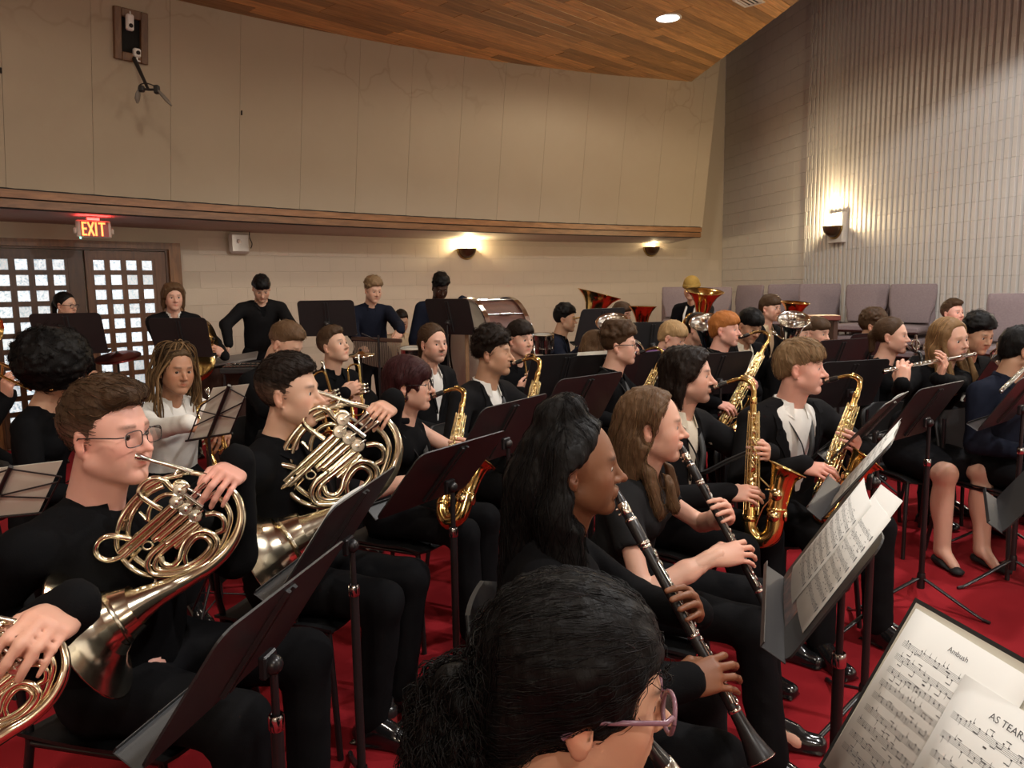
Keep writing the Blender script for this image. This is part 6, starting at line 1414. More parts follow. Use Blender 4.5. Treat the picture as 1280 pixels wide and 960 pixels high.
clar_player('front', 'curly haired clarinettist in front', 'person with curly black hair tied back and clear framed glasses, nearest the camera', 'black clarinet of the nearest curly haired player, lower part outside the photo', (806, 866), .89, 14, (905, 1120, .62), pitch=8, byaw=10, hair='curly_pony', hairc='black', lod=0, skin='tan', collar=False, sp=dict(fem=1, pucker=.005, hn=.003, thick=.018, gr=.003, nose=.9, srad=.00055, skin_gain=1.15), strand=1900, glasses=('round', .026, .023, mat('mauve_frame', (.20, .10, .13), .15)), up=.3, low=.45)

# ---------------- flute, bass clarinet
fa, fb = P(1219, 442.5, 4.24), P(1104, 465, 3.99)
tf = build_flute('silver flute held level by the woman with long fair hair'); Mf = place(tf, (0, 0, 0), fa, (.67, 0, 0), fb, (0, 0, 1), (.2, -.35, .9)); print('flute', Mf.to_scale()[0])
who('flute', 'flautist with long fair hair', 'person with long fair brown hair playing a silver flute, black top and skirt, bare legs', (1203, 426), 4.42, -38, 4, 8, byaw=-52, lat=.13, hair='long', hairc='honey', lod=1, skin='fair', top='black', collar=False, bottom='skirt', shoes='flat', sp=dict(fem=1, len=-.30, fx=.07, pucker=.004, streak=.7), seat=.47, neck_open=.02, strand=400,
    hands={'L': (xf(Mf, (.27, .01, .012)), V([.15, -.35, .9]), V([.7, -.6, .2]), (.75, .75, .7, .6), dict(pole=(.3, 1, -.9))), 'R': (xf(Mf, (.53, .0, .012)), V([.15, .25, .9]), V([-.6, -.8, .1]), (.7, .7, .7, .6), dict(pole=(.2, -.9, -.8)))}, knees={1: (.44, .13, .47, .13), -1: (.44, .10, .44, .09)})
who('bassc', 'bass clarinet player with tied brown hair', 'person with tied back brown hair playing a bass clarinet, black top with bare neckline', (1131, 420), 5.2, -12, 0, 0, byaw=-20, hair='ponytail', hairc='brown', lod=1, skin='fair', collar=False, neck_open=.05, sp=dict(fem=1, pucker=.008))
mo = PEOPLE['bassc']['mouth']; t = thing('bass_clarinet', 'black bass clarinet with silver neck and bell beside the fluting woman', 'bass clarinet', P(1140, 470, 5.0)); k = MB(); k.smooth = True
k.tube(catmull([mo, P(1140, 437, 5.08), P(1150, 442, 5.02), P(1152, 455, 5.0)], 5), lerps([.006, .011, .012, .012], 5), 10); k.obj('neck', M_EBON, t, world=True)
k = MB(); k.smooth = True; k.tube([P(1152, 452, 5.0), P(1146, 580, 4.95)], .019, 12); k.obj('body', M_WOODB, t, world=True)
k = MB(); k.smooth = True
for a, b in (((1151, 452), (1149, 500)), ((1154, 455), (1152, 520))): k.tube([P(*a, 4.97), P(*b, 4.94)], .004, 6)
for y in (455, 470, 486, 500, 520): k.lathe([(.013, 0), (.013, .004), (.001, .006)], P(1150, y, 4.965), frame((1, 0, 0), (0, -1, .0)) @ V([[0, 1, 0], [1, 0, 0], [0, 0, 1.]]) if False else np.stack([V([1, 0, 0]), V([0, 0, 1.]), V([0, -1, 0])], 1), 12)
k.tube([P(1144.5+4.5*math.cos(a), 431+6*math.sin(a), 5.0) for a in np.linspace(0, 2*PI, 17)], .007, 8); k.tube([P(1145, 419, 5.0), P(1145, 440, 5.0)], .008, 8); k.tube(catmull([P(1155, 437, 5.0), P(1157, 430, 5.0), P(1163, 428, 5.0), P(1166, 436, 5.0)], 4), .009, 8); k.obj('keywork', M_SILV, t, world=True)

# ---------------- trumpets
def trumpet(label, top, bot, hint, m=M_GOLD): t = build_trumpet(label, m); M = place(t, (-.265, .012, .03), P(*top), (.232, 0, -.055), P(*bot), (0, 0, 1), hint); print('trp', round(M.to_scale()[0], 2)); return M
M1 = trumpet('brass trumpet held upright by the boy in black lifting his chin', (448, 444, 4.95), (441, 530, 4.75), (1, -.3, 0), M_GOLD)
who('chinup', 'trumpeter with lifted chin', 'person with short brown hair lifting his chin, trumpet upright in both hands, black shirt', (429, 429), 5.15, -36, -12, 0, byaw=-45, hair='short', hairc='brown', lod=1, skin='light', sp=dict(side=-.02, thick=.016), hands={'R': (xf(M1, (-.02, -.02, .01)), V([.75, .25, .35]), V([.3, -.9, .2]), .85, dict(pole=(-.3, -.8, -.6))), 'L': (xf(M1, (.05, .02, -.03)), V([-.2, -.6, .5]), V([.8, -.2, .4]), .9, dict(pole=(.1, .9, -.6)))})
M2 = trumpet('brass trumpet standing upright behind the second horn player', (403, 452, 4.25), (411, 545, 4.0), (.9, -.3, 0), M_GOLD)
who('buzz', 'trumpeter bowing behind the second horn player', 'person with clipped brown hair looking down, mostly hidden behind the second horn player', (371, 439), 4.45, -30, 32, 0, byaw=-35, hair='short', hairc='mid', lod=1, skin='light', sp=dict(side=.01, thick=.012), hands={'R': (xf(M2, (0, -.02, 0)), V([.7, .3, .3]), V([.3, -.9, .2]), .8), 'L': (xf(M2, (.06, .02, -.03)), V([-.2, -.6, .4]), V([.8, -.2, .3]), .8)})
M3 = trumpet('brass trumpet upright in the hand of the boy with a swept fringe', (667, 433, 5.1), (663, 505, 4.9), (.9, -.4, 0), M_GOLD)
who('fringeboy', 'trumpeter with swept dark fringe', 'person with thick swept dark fringe holding a trumpet upright, black shirt', (660, 425), 5.35, -46, 4, 0, byaw=-50, hair='fringe', hairc='dark', lod=1, skin='fair', sp=dict(thick=.022, side=-.03, sweep=.6), hands={'L': (xf(M3, (-.02, .02, .0)), V([-.3, -.35, .8]), V([.7, -.6, .2]), .95, dict(pole=(.3, .8, -.6))), 'R': (xf(M3, (.05, -.02, -.03)), V([.6, .2, .5]), V([.4, -.9, 0]), .8)})
M4 = trumpet('brass trumpet resting on the lap of the girl with braids', (259, 487, 3.62), (272, 596, 3.35), (.9, -.4, 0), M_GOLD)
who('braids', 'girl with braids', 'person with long thin braids and a white collared shirt, looking sideways, trumpet on her lap', (229, 465), 3.9, -66, 6, -4, byaw=-62, hair='braids', hairc='dark', lod=0, skin='mid', top='white', collar=True, sp=dict(fem=1, lips=1.2, gaze=(-.25, -.1), skin_gain=1.15), hands={'L': (xf(M4, (.05, .03, .0)), V([.2, -.6, -.2]), V([.5, -.2, .8]), .8), 'R': (xf(M4, (0, -.03, .0)), V([.7, -.1, -.1]), V([.1, -.6, .8]), .8)})
who('afro', 'player with round black afro', 'person with round black afro and glasses, resting her forehead on her fist, black top', (97, 468), 3.55, -8, 12, 0, byaw=-20, hair='afro', hairc='black', lod=1, skin='tan', collar=False, sp=dict(fem=1, big=.17, closed=1), glasses=('round', .023, .02, M_GLASSF), strand=900,
    hands={'L': (P(112, 474, 3.50), V([-.85, .1, .25]), V([.3, -.75, .55]), 1.15, dict(pole=(.6, .5, -.7)))})
k = MB(); hd = PEOPLE['afro']; k.tube([V([0, 0, 0])+hd['H']+hd['Rh'] @ V([-.005+.014*math.cos(a), -.083, -.062+.014*math.sin(a)]) for a in np.linspace(0, 2*PI, 13)], .0035, 6); k.obj('earring', M_GOLD, hd['root'], 'gold hoop earring', world=True)
hd = PEOPLE['redbob']; k = MB(); 
for q in ((0, 0), (.004, -.016)): k.ball(hd['H']+hd['Rh'] @ V([-.004+q[0], -.085, -.048+q[1]]), .008, 8)
k.obj('earring', M_GOLD, hd['root'], 'gold drop earring', world=True)
k = MB(); Rb, O, nl = hd['Rb'], hd['O'], hd['nl']; wl = lambda q: O+Rb @ V(q); k.tube([wl(nl+V([.002, 0, .022])+V([.060*math.cos(a), .056*math.sin(a), .010*math.cos(a)*-1])) for a in np.linspace(0, 2*PI, 25)], .017, 8, flat=(1, .25), hint=(0, 0, 1)); k.obj('choker', CLOTH['ink'], hd['root'], 'black fabric choker', world=True)
hd = PEOPLE['blk']; k = MB(); k.tube([hd['H']+hd['Rh'] @ V([.102+.004*math.cos(a), -.0125, -.037+.005*math.sin(a)]) for a in np.linspace(0, 2*PI, 11)], .0007, 5); k.obj('nose_ring', M_SILV, hd['root'], 'small silver nose ring', world=True)

# trombonist at the left edge
who('tromb', 'trombonist at the left edge', 'person in black at the left edge holding a trombone slide, face outside the photo', (-30, 455), 4.0, -15, 0, 0, byaw=-15, hair='short', hairc='dark', lod=1, skin='fair', hands={'R': (P(14, 474, 3.85), V([.3, -.3, .9]), V([-.3, -.9, .1]), .95, dict(pole=(-.3, -.7, -.8)))})
t = thing('trombone', 'brass trombone slide poking in from the left edge', 'trombone', P(0, 470, 3.9)); k = MB(); k.smooth = True
for a, b in (((-70, 425), (32, 467)), ((-80, 432), (38, 487))): k.tube([P(*a, 4.1), P(*b, 3.75)], .0075, 10)
k.tube(catmull([P(32, 467, 3.75), P(39, 472, 3.74), P(42, 482, 3.74), P(38, 487, 3.75)], 4), .0085, 10); k.tube([P(4, 456, 3.86), P(2, 470, 3.86)], .006, 8); k.obj('slide', M_GOLD, t, world=True)
k = MB(); k.smooth = True; k.tube(catmull([P(-75, 428, 4.1), P(-110, 420, 4.2), P(-120, 405, 4.2), P(-90, 400, 4.15), P(-40, 408, 4.0), P(-18, 412, 3.95)], 4), lerps([.009, .011, .014, .02, .05, .10], 4), 16, False); k.obj('bell', M_GOLD, t, world=True)

# ---------------- players further back
def tuba(label, bell, low, m=M_GOLD, b=1.0, h=.95, hint=(1, -.3, 0)): t = build_tuba(label, m, b, h); M = place(t, (0, 0, h), P(*bell), (0, 0, h-.5), P(*low), (1, 0, 0), hint); print('tuba', round(M.to_scale()[0], 2)); return M
Mt1 = tuba('brass tuba with its bell up beside the boy with short black hair', (749, 367, 7.1), (732, 432, 7.1), M_GOLD, 1.0, .95, (.2, .9, 0))
who('tubaboy', 'tuba player with short black hair', 'person with short black wavy hair playing the left tuba, dark jacket', (717, 399), 7.2, -8, 4, 0, byaw=-10, hair='curly', hairc='black', lod=2, skin='olive', jacket='navy', top='black', sp=dict(seed=2, pucker=.006), hands={'R': (P(745, 430, 6.95), V([.9, .1, .2]), V([0, -.9, .3]), .6)})
who('browngirl', 'long haired girl behind the stands', 'person with long brown hair seen from behind, below the left silver bell', (759, 434), 5.9, 14, 5, 0, byaw=5, hair='long_brown', hairc='mid', lod=1, skin='fair', sp=dict(fem=1, len=-.25), collar=False, strand=300)
tuba('silver euphonium bell over the long haired girl', (765, 402, 5.75), (770, 472, 6.02), M_SILV, .55, .6, (1, .2, 0))
who('kid', 'player behind the left silver bell', 'person with brown hair half hidden behind the left silver bell', (785, 394), 8.0, -35, 8, 0, byaw=-30, hair='fringe', hairc='brown', lod=2, skin='fair', sp=dict(side=-.03))
tuba('amber brass euphonium beside the left silver bell', (803, 383, 7.8), (801, 445, 7.8), M_RED, .68, .6, (1, -.4, 0))
Mt2 = tuba('brass tuba with its bell up before the mustard beanie', (881, 364, 8.1), (874, 424, 8.2), M_GOLD, .92, .95, (-1, -.35, 0))
who('beanie', 'person in mustard beanie', 'person in a mustard knitted beanie and dark hoodie standing behind the right tuba', (861, 362), 8.6, -110, 5, 0, pose='stand', hair=None, lod=2, skin='tan', top='ink', s=.97, collar=False, hands={'L': (P(872, 404, 8.2), V([.3, -.2, .9]), V([0, -1, 0]), .7)})
hd = PEOPLE['beanie']; f = Field((-.15, -.13, -.02), (.14, .13, .2), .007); f.ell((-.014, 0, .055), (.112, .093, .100), 0); f.half((0, 0, .03), (-.12, 0, -1), .006); f.box((-.005, 0, .045), (.115, .096, .02), None, .02, .004) if False else None; v, q = f.net()
put('beanie', np_mesh('beanie', hd['toroot'](v), q, cloth('mustard', (.30, .19, .05))), hd['root'], 'mustard knitted beanie')
k = MB(); k.tube([hd['toroot'](V([[-.014+.112*math.cos(a), .093*math.sin(a), .043-.010*math.cos(a)]]))[0] for a in np.linspace(0, 2*PI, 25)], .022, 8, flat=(1, .35), hint=(0, 0, 1)); k.obj('beanie_cuff', cloth('mustard', 0), hd['root'])
k = MB()
for y in (.05, -.05): k.tube([hd['to_w']((hd['nl']+V([.06, y, -.02])))+0, hd['to_w'](hd['nl']+V([.135, y*1.1, -.12])), hd['to_w'](hd['nl']+V([.15, y*1.2, -.40]))], .014, 6, flat=(.3, 1))
k.obj('hoodie_stripe', CLOTH['white'], hd['root'], 'white stripes down the hoodie')
who('silver2', 'player behind the right silver bell', 'person in black jacket and white shirt mostly hidden behind the ginger saxophonist', (884, 414), 6.3, -25, 15, 0, byaw=-30, hair='fringe', hairc='dark', lod=2, skin='fair', jacket='jacket', top='white')
tuba('silver euphonium bell tilted left of the ginger saxophonist', (881, 402, 5.95), (889, 470, 6.2), M_SILV, .55, .6, (1, .2, 0))
who('blondboy', 'blond boy looking down', 'person with blond fringe looking down before the right tuba, dark shirt', (852, 427), 5.9, -18, 22, 0, byaw=-25, hair='fringe', hairc='blond', lod=1, skin='fair', top='navy', sp=dict(thick=.018, side=-.02))
who('tanshirt', 'boy in tan shirt and black jacket', 'person with thick black hair looking down behind the ginger saxophonist, tan shirt and black jacket', (945, 413), 5.85, -50, 26, 0, byaw=-50, hair='fringe', hairc='black', lod=1, skin='tan', jacket='jacket', top='cream', sp=dict(thick=.026, side=-.03, vopen=.07))
who('euph', 'euphonium player in tan shirt', 'person with wavy brown hair blowing a brass euphonium, black jacket and tan shirt', (972, 386), 7.4, -32, 4, 0, byaw=-35, hair='fringe', hairc='brown', lod=2, skin='fair', jacket='jacket', top='tan', sp=dict(thick=.022, side=-.03, pucker=.006))
tuba('amber brass euphonium of the wavy haired player', (994, 378, 7.2), (986, 440, 7.25), M_RED, .68, .6, (1, -.4, 0))
who('dark27', 'dark haired boy with glasses', 'person with dark hair mostly hidden behind the sandy haired saxophonist', (1008, 419), 5.9, -18, 10, 0, byaw=-20, hair='fringe', hairc='brown', lod=1, skin='fair', sp=dict(side=-.02))
tuba('silver euphonium bell over the sandy haired saxophonist', (992, 399, 5.6), (983, 470, 5.85), M_SILV, .55, .6, (1, .2, 0))
M5 = trumpet('brass trumpet at the lips of the boy behind the sandy fringe', (1023, 428, 6.0), (1040, 470, 5.72), (.3, .2, 1), M_GOLD)
who('dark28', 'trumpeter behind the sandy fringe', 'person with short dark hair blowing a trumpet beyond the sandy haired saxophonist', (1032, 418), 6.15, -30, 8, 0, byaw=-25, hair='fringe', hairc='brown', lod=2, skin='fair', sp=dict(side=-.02))
who('boy29', 'boy with dark wavy hair', 'person with dark wavy hair turned away beside the bass clarinet, black shirt', (1105, 408), 6.3, -8, 4, 0, byaw=-15, hair='curly', hairc='brown', lod=1, skin='tan', sp=dict(seed=6, thick=.02))
who('boy32', 'boy before the fluted wall', 'person with parted brown hair raised before the fluted wall, pink cheeked face', (1200, 391), 7.4, -40, -4, 0, byaw=-35, hair='short', hairc='brown', lod=1, skin='pink', sp=dict(side=-.02, thick=.022, quiff=1))
M6 = trumpet('brass trumpet at the lips of the boy with thick black curls', (1240, 441, 4.85), (1258, 447, 4.38), (0, 0, 1), M_SILV)
who('boy33', 'trumpeter with thick black curls', 'person with thick black curls blowing a trumpet beside the fair haired flautist, black shirt', (1234, 423), 5.0, -42, 16, 0, byaw=-40, hair='curly', hairc='black', lod=1, skin='tan', sp=dict(seed=9, thick=.024))
who('edge34', 'black haired player at the right edge', 'person with short black hair at the right edge, face outside the photo, dark shirt', (1297, 440), 4.2, 22, 10, 0, byaw=-34, hair='fringe', hairc='black', lod=1, skin='olive', top='navy', sp=dict(side=-.02), )
t = build_flute('silver flute end held by the player at the right edge'); place(t, (.67, 0, 0), P(1251, 490, 3.72), (0, 0, 0), P(1296, 446, 4.1), (0, 0, 1), (-.5, -.5, .5))

# ---------------- standing percussionists
who('percwoman', 'percussionist with glasses at the door', 'person with black tied hair and glasses standing behind a music stand at the left door', (91, 382), 7.2, -40, 6, 0, byaw=-60, pose='stand', hair='ponytail', hairc='black', lod=1, skin='light', sp=dict(fem=1, gr=.0022), s=.94, glasses=('rect', .026, .018, M_GLASSF), collar=False)
Pc1, Pc2 = P(263, 424, 6.75), P(243, 452, 6.6)
who('cymbals', 'cymbal player with long hair', 'person with shoulder length brown hair and white collar holding a pair of cymbals', (219, 372), 7.1, -80, 8, 0, byaw=-85, pose='stand', hair='shag', hairc='mid', lod=1, skin='fair', top='white', jacket='jacket', sp=dict(vopen=.035, vdep=.16), s=1.0, hands={'L': (P(267, 436, 6.72), V([-.4, -.4, .5]), V([.8, -.4, 0]), 1.1), 'R': (P(236, 452, 6.68), V([.5, -.5, .2]), V([-.6, -.6, .2]), 1.1)})
def cymbal(label, c, n, r, m=None, stand=False, parent=None):
    t = thing('cymbal', label, 'cymbal', c); k = MB(); k.smooth = True; k.lathe([(.001, .030), (.02, .028), (.04, .014), (.055, .010), (r*.7, .004), (r, -.004), (r, -.006), (r*.7, .002), (.055, .008), (.04, .012), (.02, .026), (.001, .028)], (0, 0, 0), frame((1, 0, .01) if abs(n[0]) < .9 else (0, 1, 0), n), 28); k.obj('plate', m or M_ANTQ, t)
    k = MB(); k.ball(unit(n)*.036, .012, 8); k.obj('felt_knob', M_DARK, t); return t
cymbal('dark hand cymbal held edge on in the left hand of the long haired player', Pc1, (.93, -.3, .2), .175, M_ANTQ); cymbal('dull brass hand cymbal hanging low below the second music stand', Pc2, (-.6, -.75, .2), .18, M_ANTQ)
who('tall37', 'percussionist bending over a table', 'person with black hair in a black jacket leaning his right arm on the percussion table', (328, 366), 7.5, -85, 36, 0, byaw=-82, pose='stand', hair='fringe', hairc='black', lod=1, skin='light', top='black', jacket='jacket', collar=False, sp=dict(vopen=.02, vdep=.10, side=-.02), s=1.02, lean=.12, hands={'R': (P(279, 442, 7.15), V([-.5, -.2, -.6]), V([-.5, -.5, .6]), .6, dict(pole=(-.1, -.35, .1))), 'L': (P(356, 411, 7.2), V([.1, -.8, .2]), V([.6, -.2, .6]), 1.0)})
t = thing('mallet', 'soft black headed mallet in the hand of the bending percussionist', 'mallet', P(362, 405, 7.15)); k = MB(); k.ball(P(362, 404, 7.15), .055, 12); k.obj('mallet_head', CLOTH['ink'], t, world=True); k = MB(); k.tube([P(362, 404, 7.15), P(350, 416, 7.1)], .006, 6); k.obj('mallet_stick', M_UPF, t, world=True)
who('curl38', 'percussionist with sandy curls', 'person with sandy curls in a dark blue shirt standing behind the bar chimes', (471, 365), 7.8, -62, 16, 0, byaw=-80, pose='stand', hair='curly', hairc='sandy', lod=1, skin='light', top='navy', sp=dict(seed=12), s=.99, hands={'L': (P(495, 424, 7.25), V([-.2, -.6, -.5]), V([.4, -.4, .7]), .5), 'R': (P(455, 440, 7.4), V([.3, -.7, -.2]), V([-.2, -.3, .8]), .8)})
who('afro39', 'bass drummer in dark blue jacket', 'person with thick black hair and dark skin in dark blue beside the bass drum', (553, 364), 8.0, -72, 30, 0, byaw=-70, pose='stand', hair='curly', hairc='black', lod=1, skin='dark', top='navy', jacket=None, collar=False, sp=dict(seed=15, thick=.034, lips=1.2), s=1.0, hands={'L': (P(590, 381, 7.5), V([.8, -.3, -.2]), V([.2, -.5, .8]), .5, dict(pole=(.2, .6, .1)))})
who('tan40', 'player in tan top behind the chimes', 'person in a tan top sitting half hidden behind the bar chimes', (503, 405), 8.7, -80, 20, 0, byaw=-80, hair='short', hairc='dark', lod=2, skin='olive', top='tan')
who('blazer', 'man with moustache and white shirt', 'person with slicked brown hair and moustache, black blazer over white shirt, looking at the camera', (551, 430), 4.95, -52, 2, 0, byaw=-42, hair='ponytail', hairc='brown', lod=0, skin='fair', jacket='jacket', top='white', sp=dict(stache=1, stubble=1, vopen=.06, vdep=.30, gaze=(-.5, 0), nose=1.1), strand=300)
for key in ('blazer',):
    hd = PEOPLE[key]; k = MB(); k.rbox(hd['to_w'](hd['nl']+V([.135, .11, -.13]))+hd['O']*0, (.03, .07, .012), .003, hd['Rb'] @ np.eye(3)); k.obj('pocket_square', CLOTH['white'], hd['root'])

# ================================================================== STANDS, SHEETS
G1 = None
ST = {}
def stand(key, label, c, az, tilt, **k): ST[key] = music_stand(label, c, az, tilt, **k); return ST[key]
stand('D1', 'black music stand edge on in the lower left, nearest the horn players', (-.53, 1.49, .89), 168, 34)
stand('D2', 'black music stand edge on before the second horn player', (-.51, 2.18, .90), 169, 34)
stand('D3', 'black music stand seen from behind before the woman with red bob', (-.25, 2.72, .93), 146, 40)
stand('D4', 'black music stand seen from behind before the dark curly saxophonist', (-.05, 3.24, .98), 146, 32)
stand('D5', 'black music stand seen from behind before the curly boy with glasses', (.36, 4.02, .99), 132, 32)
stand('D6a', 'low black stand left of a pair behind the dark curly saxophonist', P(703, 470, 4.9), 115, 28); stand('D6b', 'low black stand with cream folder, right of a pair in mid row', P(752, 470, 5.0), 110, 28)
stand('D7', 'black music stand before the ginger saxophonist', (1.40, 5.2, .98), 115, 25)
stand('D8', 'black music stand between sandy haired saxophonist and bass clarinet', (2.05, 4.65, .97), 108, 25)
stand('D9', 'dark music stand half hidden behind the sandy haired saxophonist', P(1047, 450, 5.6), 115, 22); stand('D9b', 'dark red tinted stand behind the bass clarinet player', P(1088, 440, 5.9), 110, 25)
stand('D10', 'tall black music stand seen edge on beside the tilted alto saxophone', (1.56, 3.30, .97), 142, 38)
stand('D11', 'black music stand with slim pole before the fair haired flautist', (1.99, 3.68, .96), 128, 32)
stand('D12', 'black music stand at the right edge before the black haired player', P(1270, 500, 3.9), 130, 32)
stand('D13', 'near black music stand cut by the right edge with its tray showing', (1.95, 2.82, .83), 150, 35)
stand('D14', 'black music stand with printed sheets between the clarinet players', (.725, 1.72, .95), 161, 32)
stand('D15', 'nearest black music stand with open folder in the lower right corner', (.668, .90, .912), 191, 31)
stand('D16', 'black music stand with white sheets seen edge on below the tilted saxophone', (1.22, 2.62, .95), 150, 36)
stand('S1', 'black music stand before the woman with glasses at the door', P(86, 417, 6.1), 92, 14, w=1.1); stand('S2', 'black music stand before the cymbal player', P(226, 422, 6.3), 82, 14)
stand('S3', 'black music stand alone against the beige wall', P(409, 398, 6.9), 90, 16); stand('S4', 'black music stand turned sideways before the bass drum', P(562, 396, 6.9), 55, 16)
stand('D17', 'black music stand below the right tuba', P(815, 425, 6.8), 100, 15); stand('D18', 'black music stand before the left tuba', P(750, 408, 6.7), 125, 20); stand('D19', 'black stand carrying a purple folder behind the curly boy', P(817, 464, 5.25), 120, 30)
stand('D20', 'dark red tinted stand before the trumpeter with thick black curls', P(1252, 470, 4.55), 120, 30)
# sheets on the stand of the two clarinet players
sheet('sheet_music', 'white printed music page at the near end of the middle clarinet stand', ST['D14'], .085, .03, .225, .30, 9, .05, .007, seed=1); sheet('sheet_music', 'white printed music page at the far end of the middle clarinet stand', ST['D14'], -.10, .045, .225, .30, 8, -.06, .004, seed=2)
sheet('sheet_music', 'blank white page standing out at the far top of the clarinet stand', ST['D14'], -.09, .09, .22, .28, 0, -.12, .0025, seed=3)
M_COVER = mat('picture_cover', (.10, .07, .07), .3, noise=(38, 1.0, (.45, .22, .16)))
sheet('folder', 'folder with coloured picture cover at the foot of the clarinet stand', ST['D14'], .06, -.05, .32, .22, 0, .0, .0015, M_COVER, cat='folder')
# open folder on the nearest stand
st = ST['D15']
fd = thing('folder', 'open black music folder with cream pockets on the nearest stand', 'folder', st['c']); k = MB()
D = st['D']; 
def dk(x, y, z): return st['c']+D @ V([x, y, z])
for x0, x1, o0, o1 in ((-.335, -.005, .012, .006), (.005, .335, .006, .012)):
    k.add([dk(x0, o0, -.16), dk(x1, o1, -.16), dk(x1, o1, .17), dk(x0, o0, .17), dk(x0, o0+.004, -.16), dk(x1, o1+.004, -.16), dk(x1, o1+.004, .17), dk(x0, o0+.004, .17)], [(0, 1, 2, 3), (7, 6, 5, 4), (0, 4, 5, 1), (1, 5, 6, 2), (2, 6, 7, 3), (3, 7, 4, 0)], False)
k.obj('folder_cover', M_FOLD, fd, world=True)
k = MB()
for x0, x1, o0, o1 in ((-.318, -.02, .0175, .012), (.02, .325, .012, .0175)): k.add([dk(x0, o0, -.15), dk(x1, o1, -.15), dk(x1, o1, .163), dk(x0, o0, .163), dk(x0, o0+.0015, -.15), dk(x1, o1+.0015, -.15), dk(x1, o1+.0015, .163), dk(x0, o0+.0015, .163)], [(7, 6, 5, 4), (0, 4, 5, 1), (1, 5, 6, 2), (2, 6, 7, 3), (3, 7, 4, 0)], False)
k.obj('folder_pocket', M_PAPERW, fd, 'cream inner pockets', world=True)
sheet('sheet_music', 'printed music page titled Ambush on the left of the nearest open folder', st, .203, -.0, .235, .305, 9, .02, .020, seed=11, text=[('Ambush', 0, .122, .012, 'CENTER'), ('Bass Clarinet', .10, .128, .005, 'LEFT'), ('by the composer', -.045, .112, .0045, 'LEFT')][:1])
sheet('sheet_music', 'printed music page titled AS TEARS FALL lying right on the nearest open folder', st, .055, -.045, .235, .305, 7, -.01, .026, seed=12, text=[('AS TEARS FALL', 0, .118, .0145, 'CENTER')])
sheet('picture_sheet', 'colourful picture sheet sticking out under the nearest open folder', st, .19, -.165, .22, .12, 0, .1, .010, M_COVER, cat='picture')
sheet('sheet_music', 'pale sheet peeking above the desk before the second horn player', ST['D2'], -.14, .03, .22, .29, 0, 0, .004, seed=5)
for x, l in ((-.1, 'white pages on the edge on stand below the tilted saxophone, far page'), (.11, 'white pages on the edge on stand below the tilted saxophone, near page')): sheet('sheet_music', l, ST['D16'], x, .03, .215, .30, 7, 0, .005, seed=6)
sheet('sheet_music', 'white page seen edge on at the tall stand beside the tilted saxophone', ST['D10'], .05, .02, .22, .29, 0, 0, .005); sheet('sheet_music', 'white page at the right edge stand', ST['D12'], .08, .0, .22, .30, 0, 0, .006)
sheet('folder', 'cream folder along the top of a low stand in mid row', ST['D6b'], 0, .04, .42, .30, 0, 0, .005, M_PAPERW, cat='folder'); sheet('folder', 'purple folder on a stand behind the curly boy with glasses', ST['D19'], 0, .02, .46, .31, 0, 0, .005, mat('purple_cover', (.09, .02, .11), .5), cat='folder')
# folding wire stands with pages
def wire_stand(label, plabel, corners, pole_d, paper=M_PAPERW):
    tl, tr, bl, br = [P(*c) for c in corners]; n = unit(np.cross(tr-tl, bl-tl)); n = n if n[1] < 0 else -n; mid = (bl+br)/2; base = V([mid[0], mid[1], 0])
    pg = thing('sheet_music', plabel, 'sheet music', base); k = MB(); a = [tl, tr, br, bl]; b = [q-n*.003 for q in a]; k.add(a+b, [(0, 1, 2, 3), (7, 6, 5, 4), (0, 4, 5, 1), (1, 5, 6, 2), (2, 6, 7, 3), (3, 7, 4, 0)], False); k.obj('page', paper, pg, world=True)
    t = thing('wire_music_stand', label, 'music stand', base); k = MB(); k.smooth = True; g = n*.012; c = (tl+tr+bl+br)/4; w = (br-bl)
    k.tube([mid-(br-bl)*.62+g, mid+(br-bl)*.62+g], .005, 6); k.obj('rail', M_POLE, t, world=True)
    k = MB(); k.smooth = True; tm = (tl+tr)/2; k.tube([mid+g, tm+(tm-mid)*.03+g], .0085, 6)
    for sg in (-1, 1):
        for u0, u1 in ((.45, .62), (.45, .30), (.98, .72)): k.tube([mid+(tm-mid)*u0+g, mid+(tm-mid)*u1+w*sg*.56+g], .0032, 6)
        k.tube([mid+w*sg*.56+(tm-mid)*.72+g, mid+w*sg*.56+(tm-mid)*.0+g], .0032, 6)
    k.obj('wire_frame', M_POLE, t, world=True); k = MB(); k.smooth = True; k.tube([mid+g, V([mid[0], mid[1], .25])], .007, 8); k.tube([V([mid[0], mid[1], .75]), V([mid[0], mid[1], .2])], .010, 8); k.obj('pole', M_POLE, t, world=True)
    for j in range(3):
        a = j*2*PI/3+.4; k = MB(); k.tube([base+V([0, 0, .42]), base+V([.30*math.cos(a), .30*math.sin(a), .008])], .006, 6); k.tube([base+V([0, 0, .22]), base+V([.18*math.cos(a), .18*math.sin(a), .18])], .004, 6); k.obj('leg', M_POLE, t, world=True)
wire_stand('black folding wire music stand before the girl with braids', 'white page seen from behind on the wire stand before the braids', ((266, 485, 3.3), (311, 480, 3.22), (240, 549, 3.42), (287, 541, 3.34)), 3.3)
wire_stand('black folding wire music stand at the left edge behind the horn player', 'pale page seen from behind at the left edge on a wire stand', ((-45, 590, 2.72), (78, 576, 2.66), (-75, 652, 2.8), (48, 640, 2.74)), 2.7)

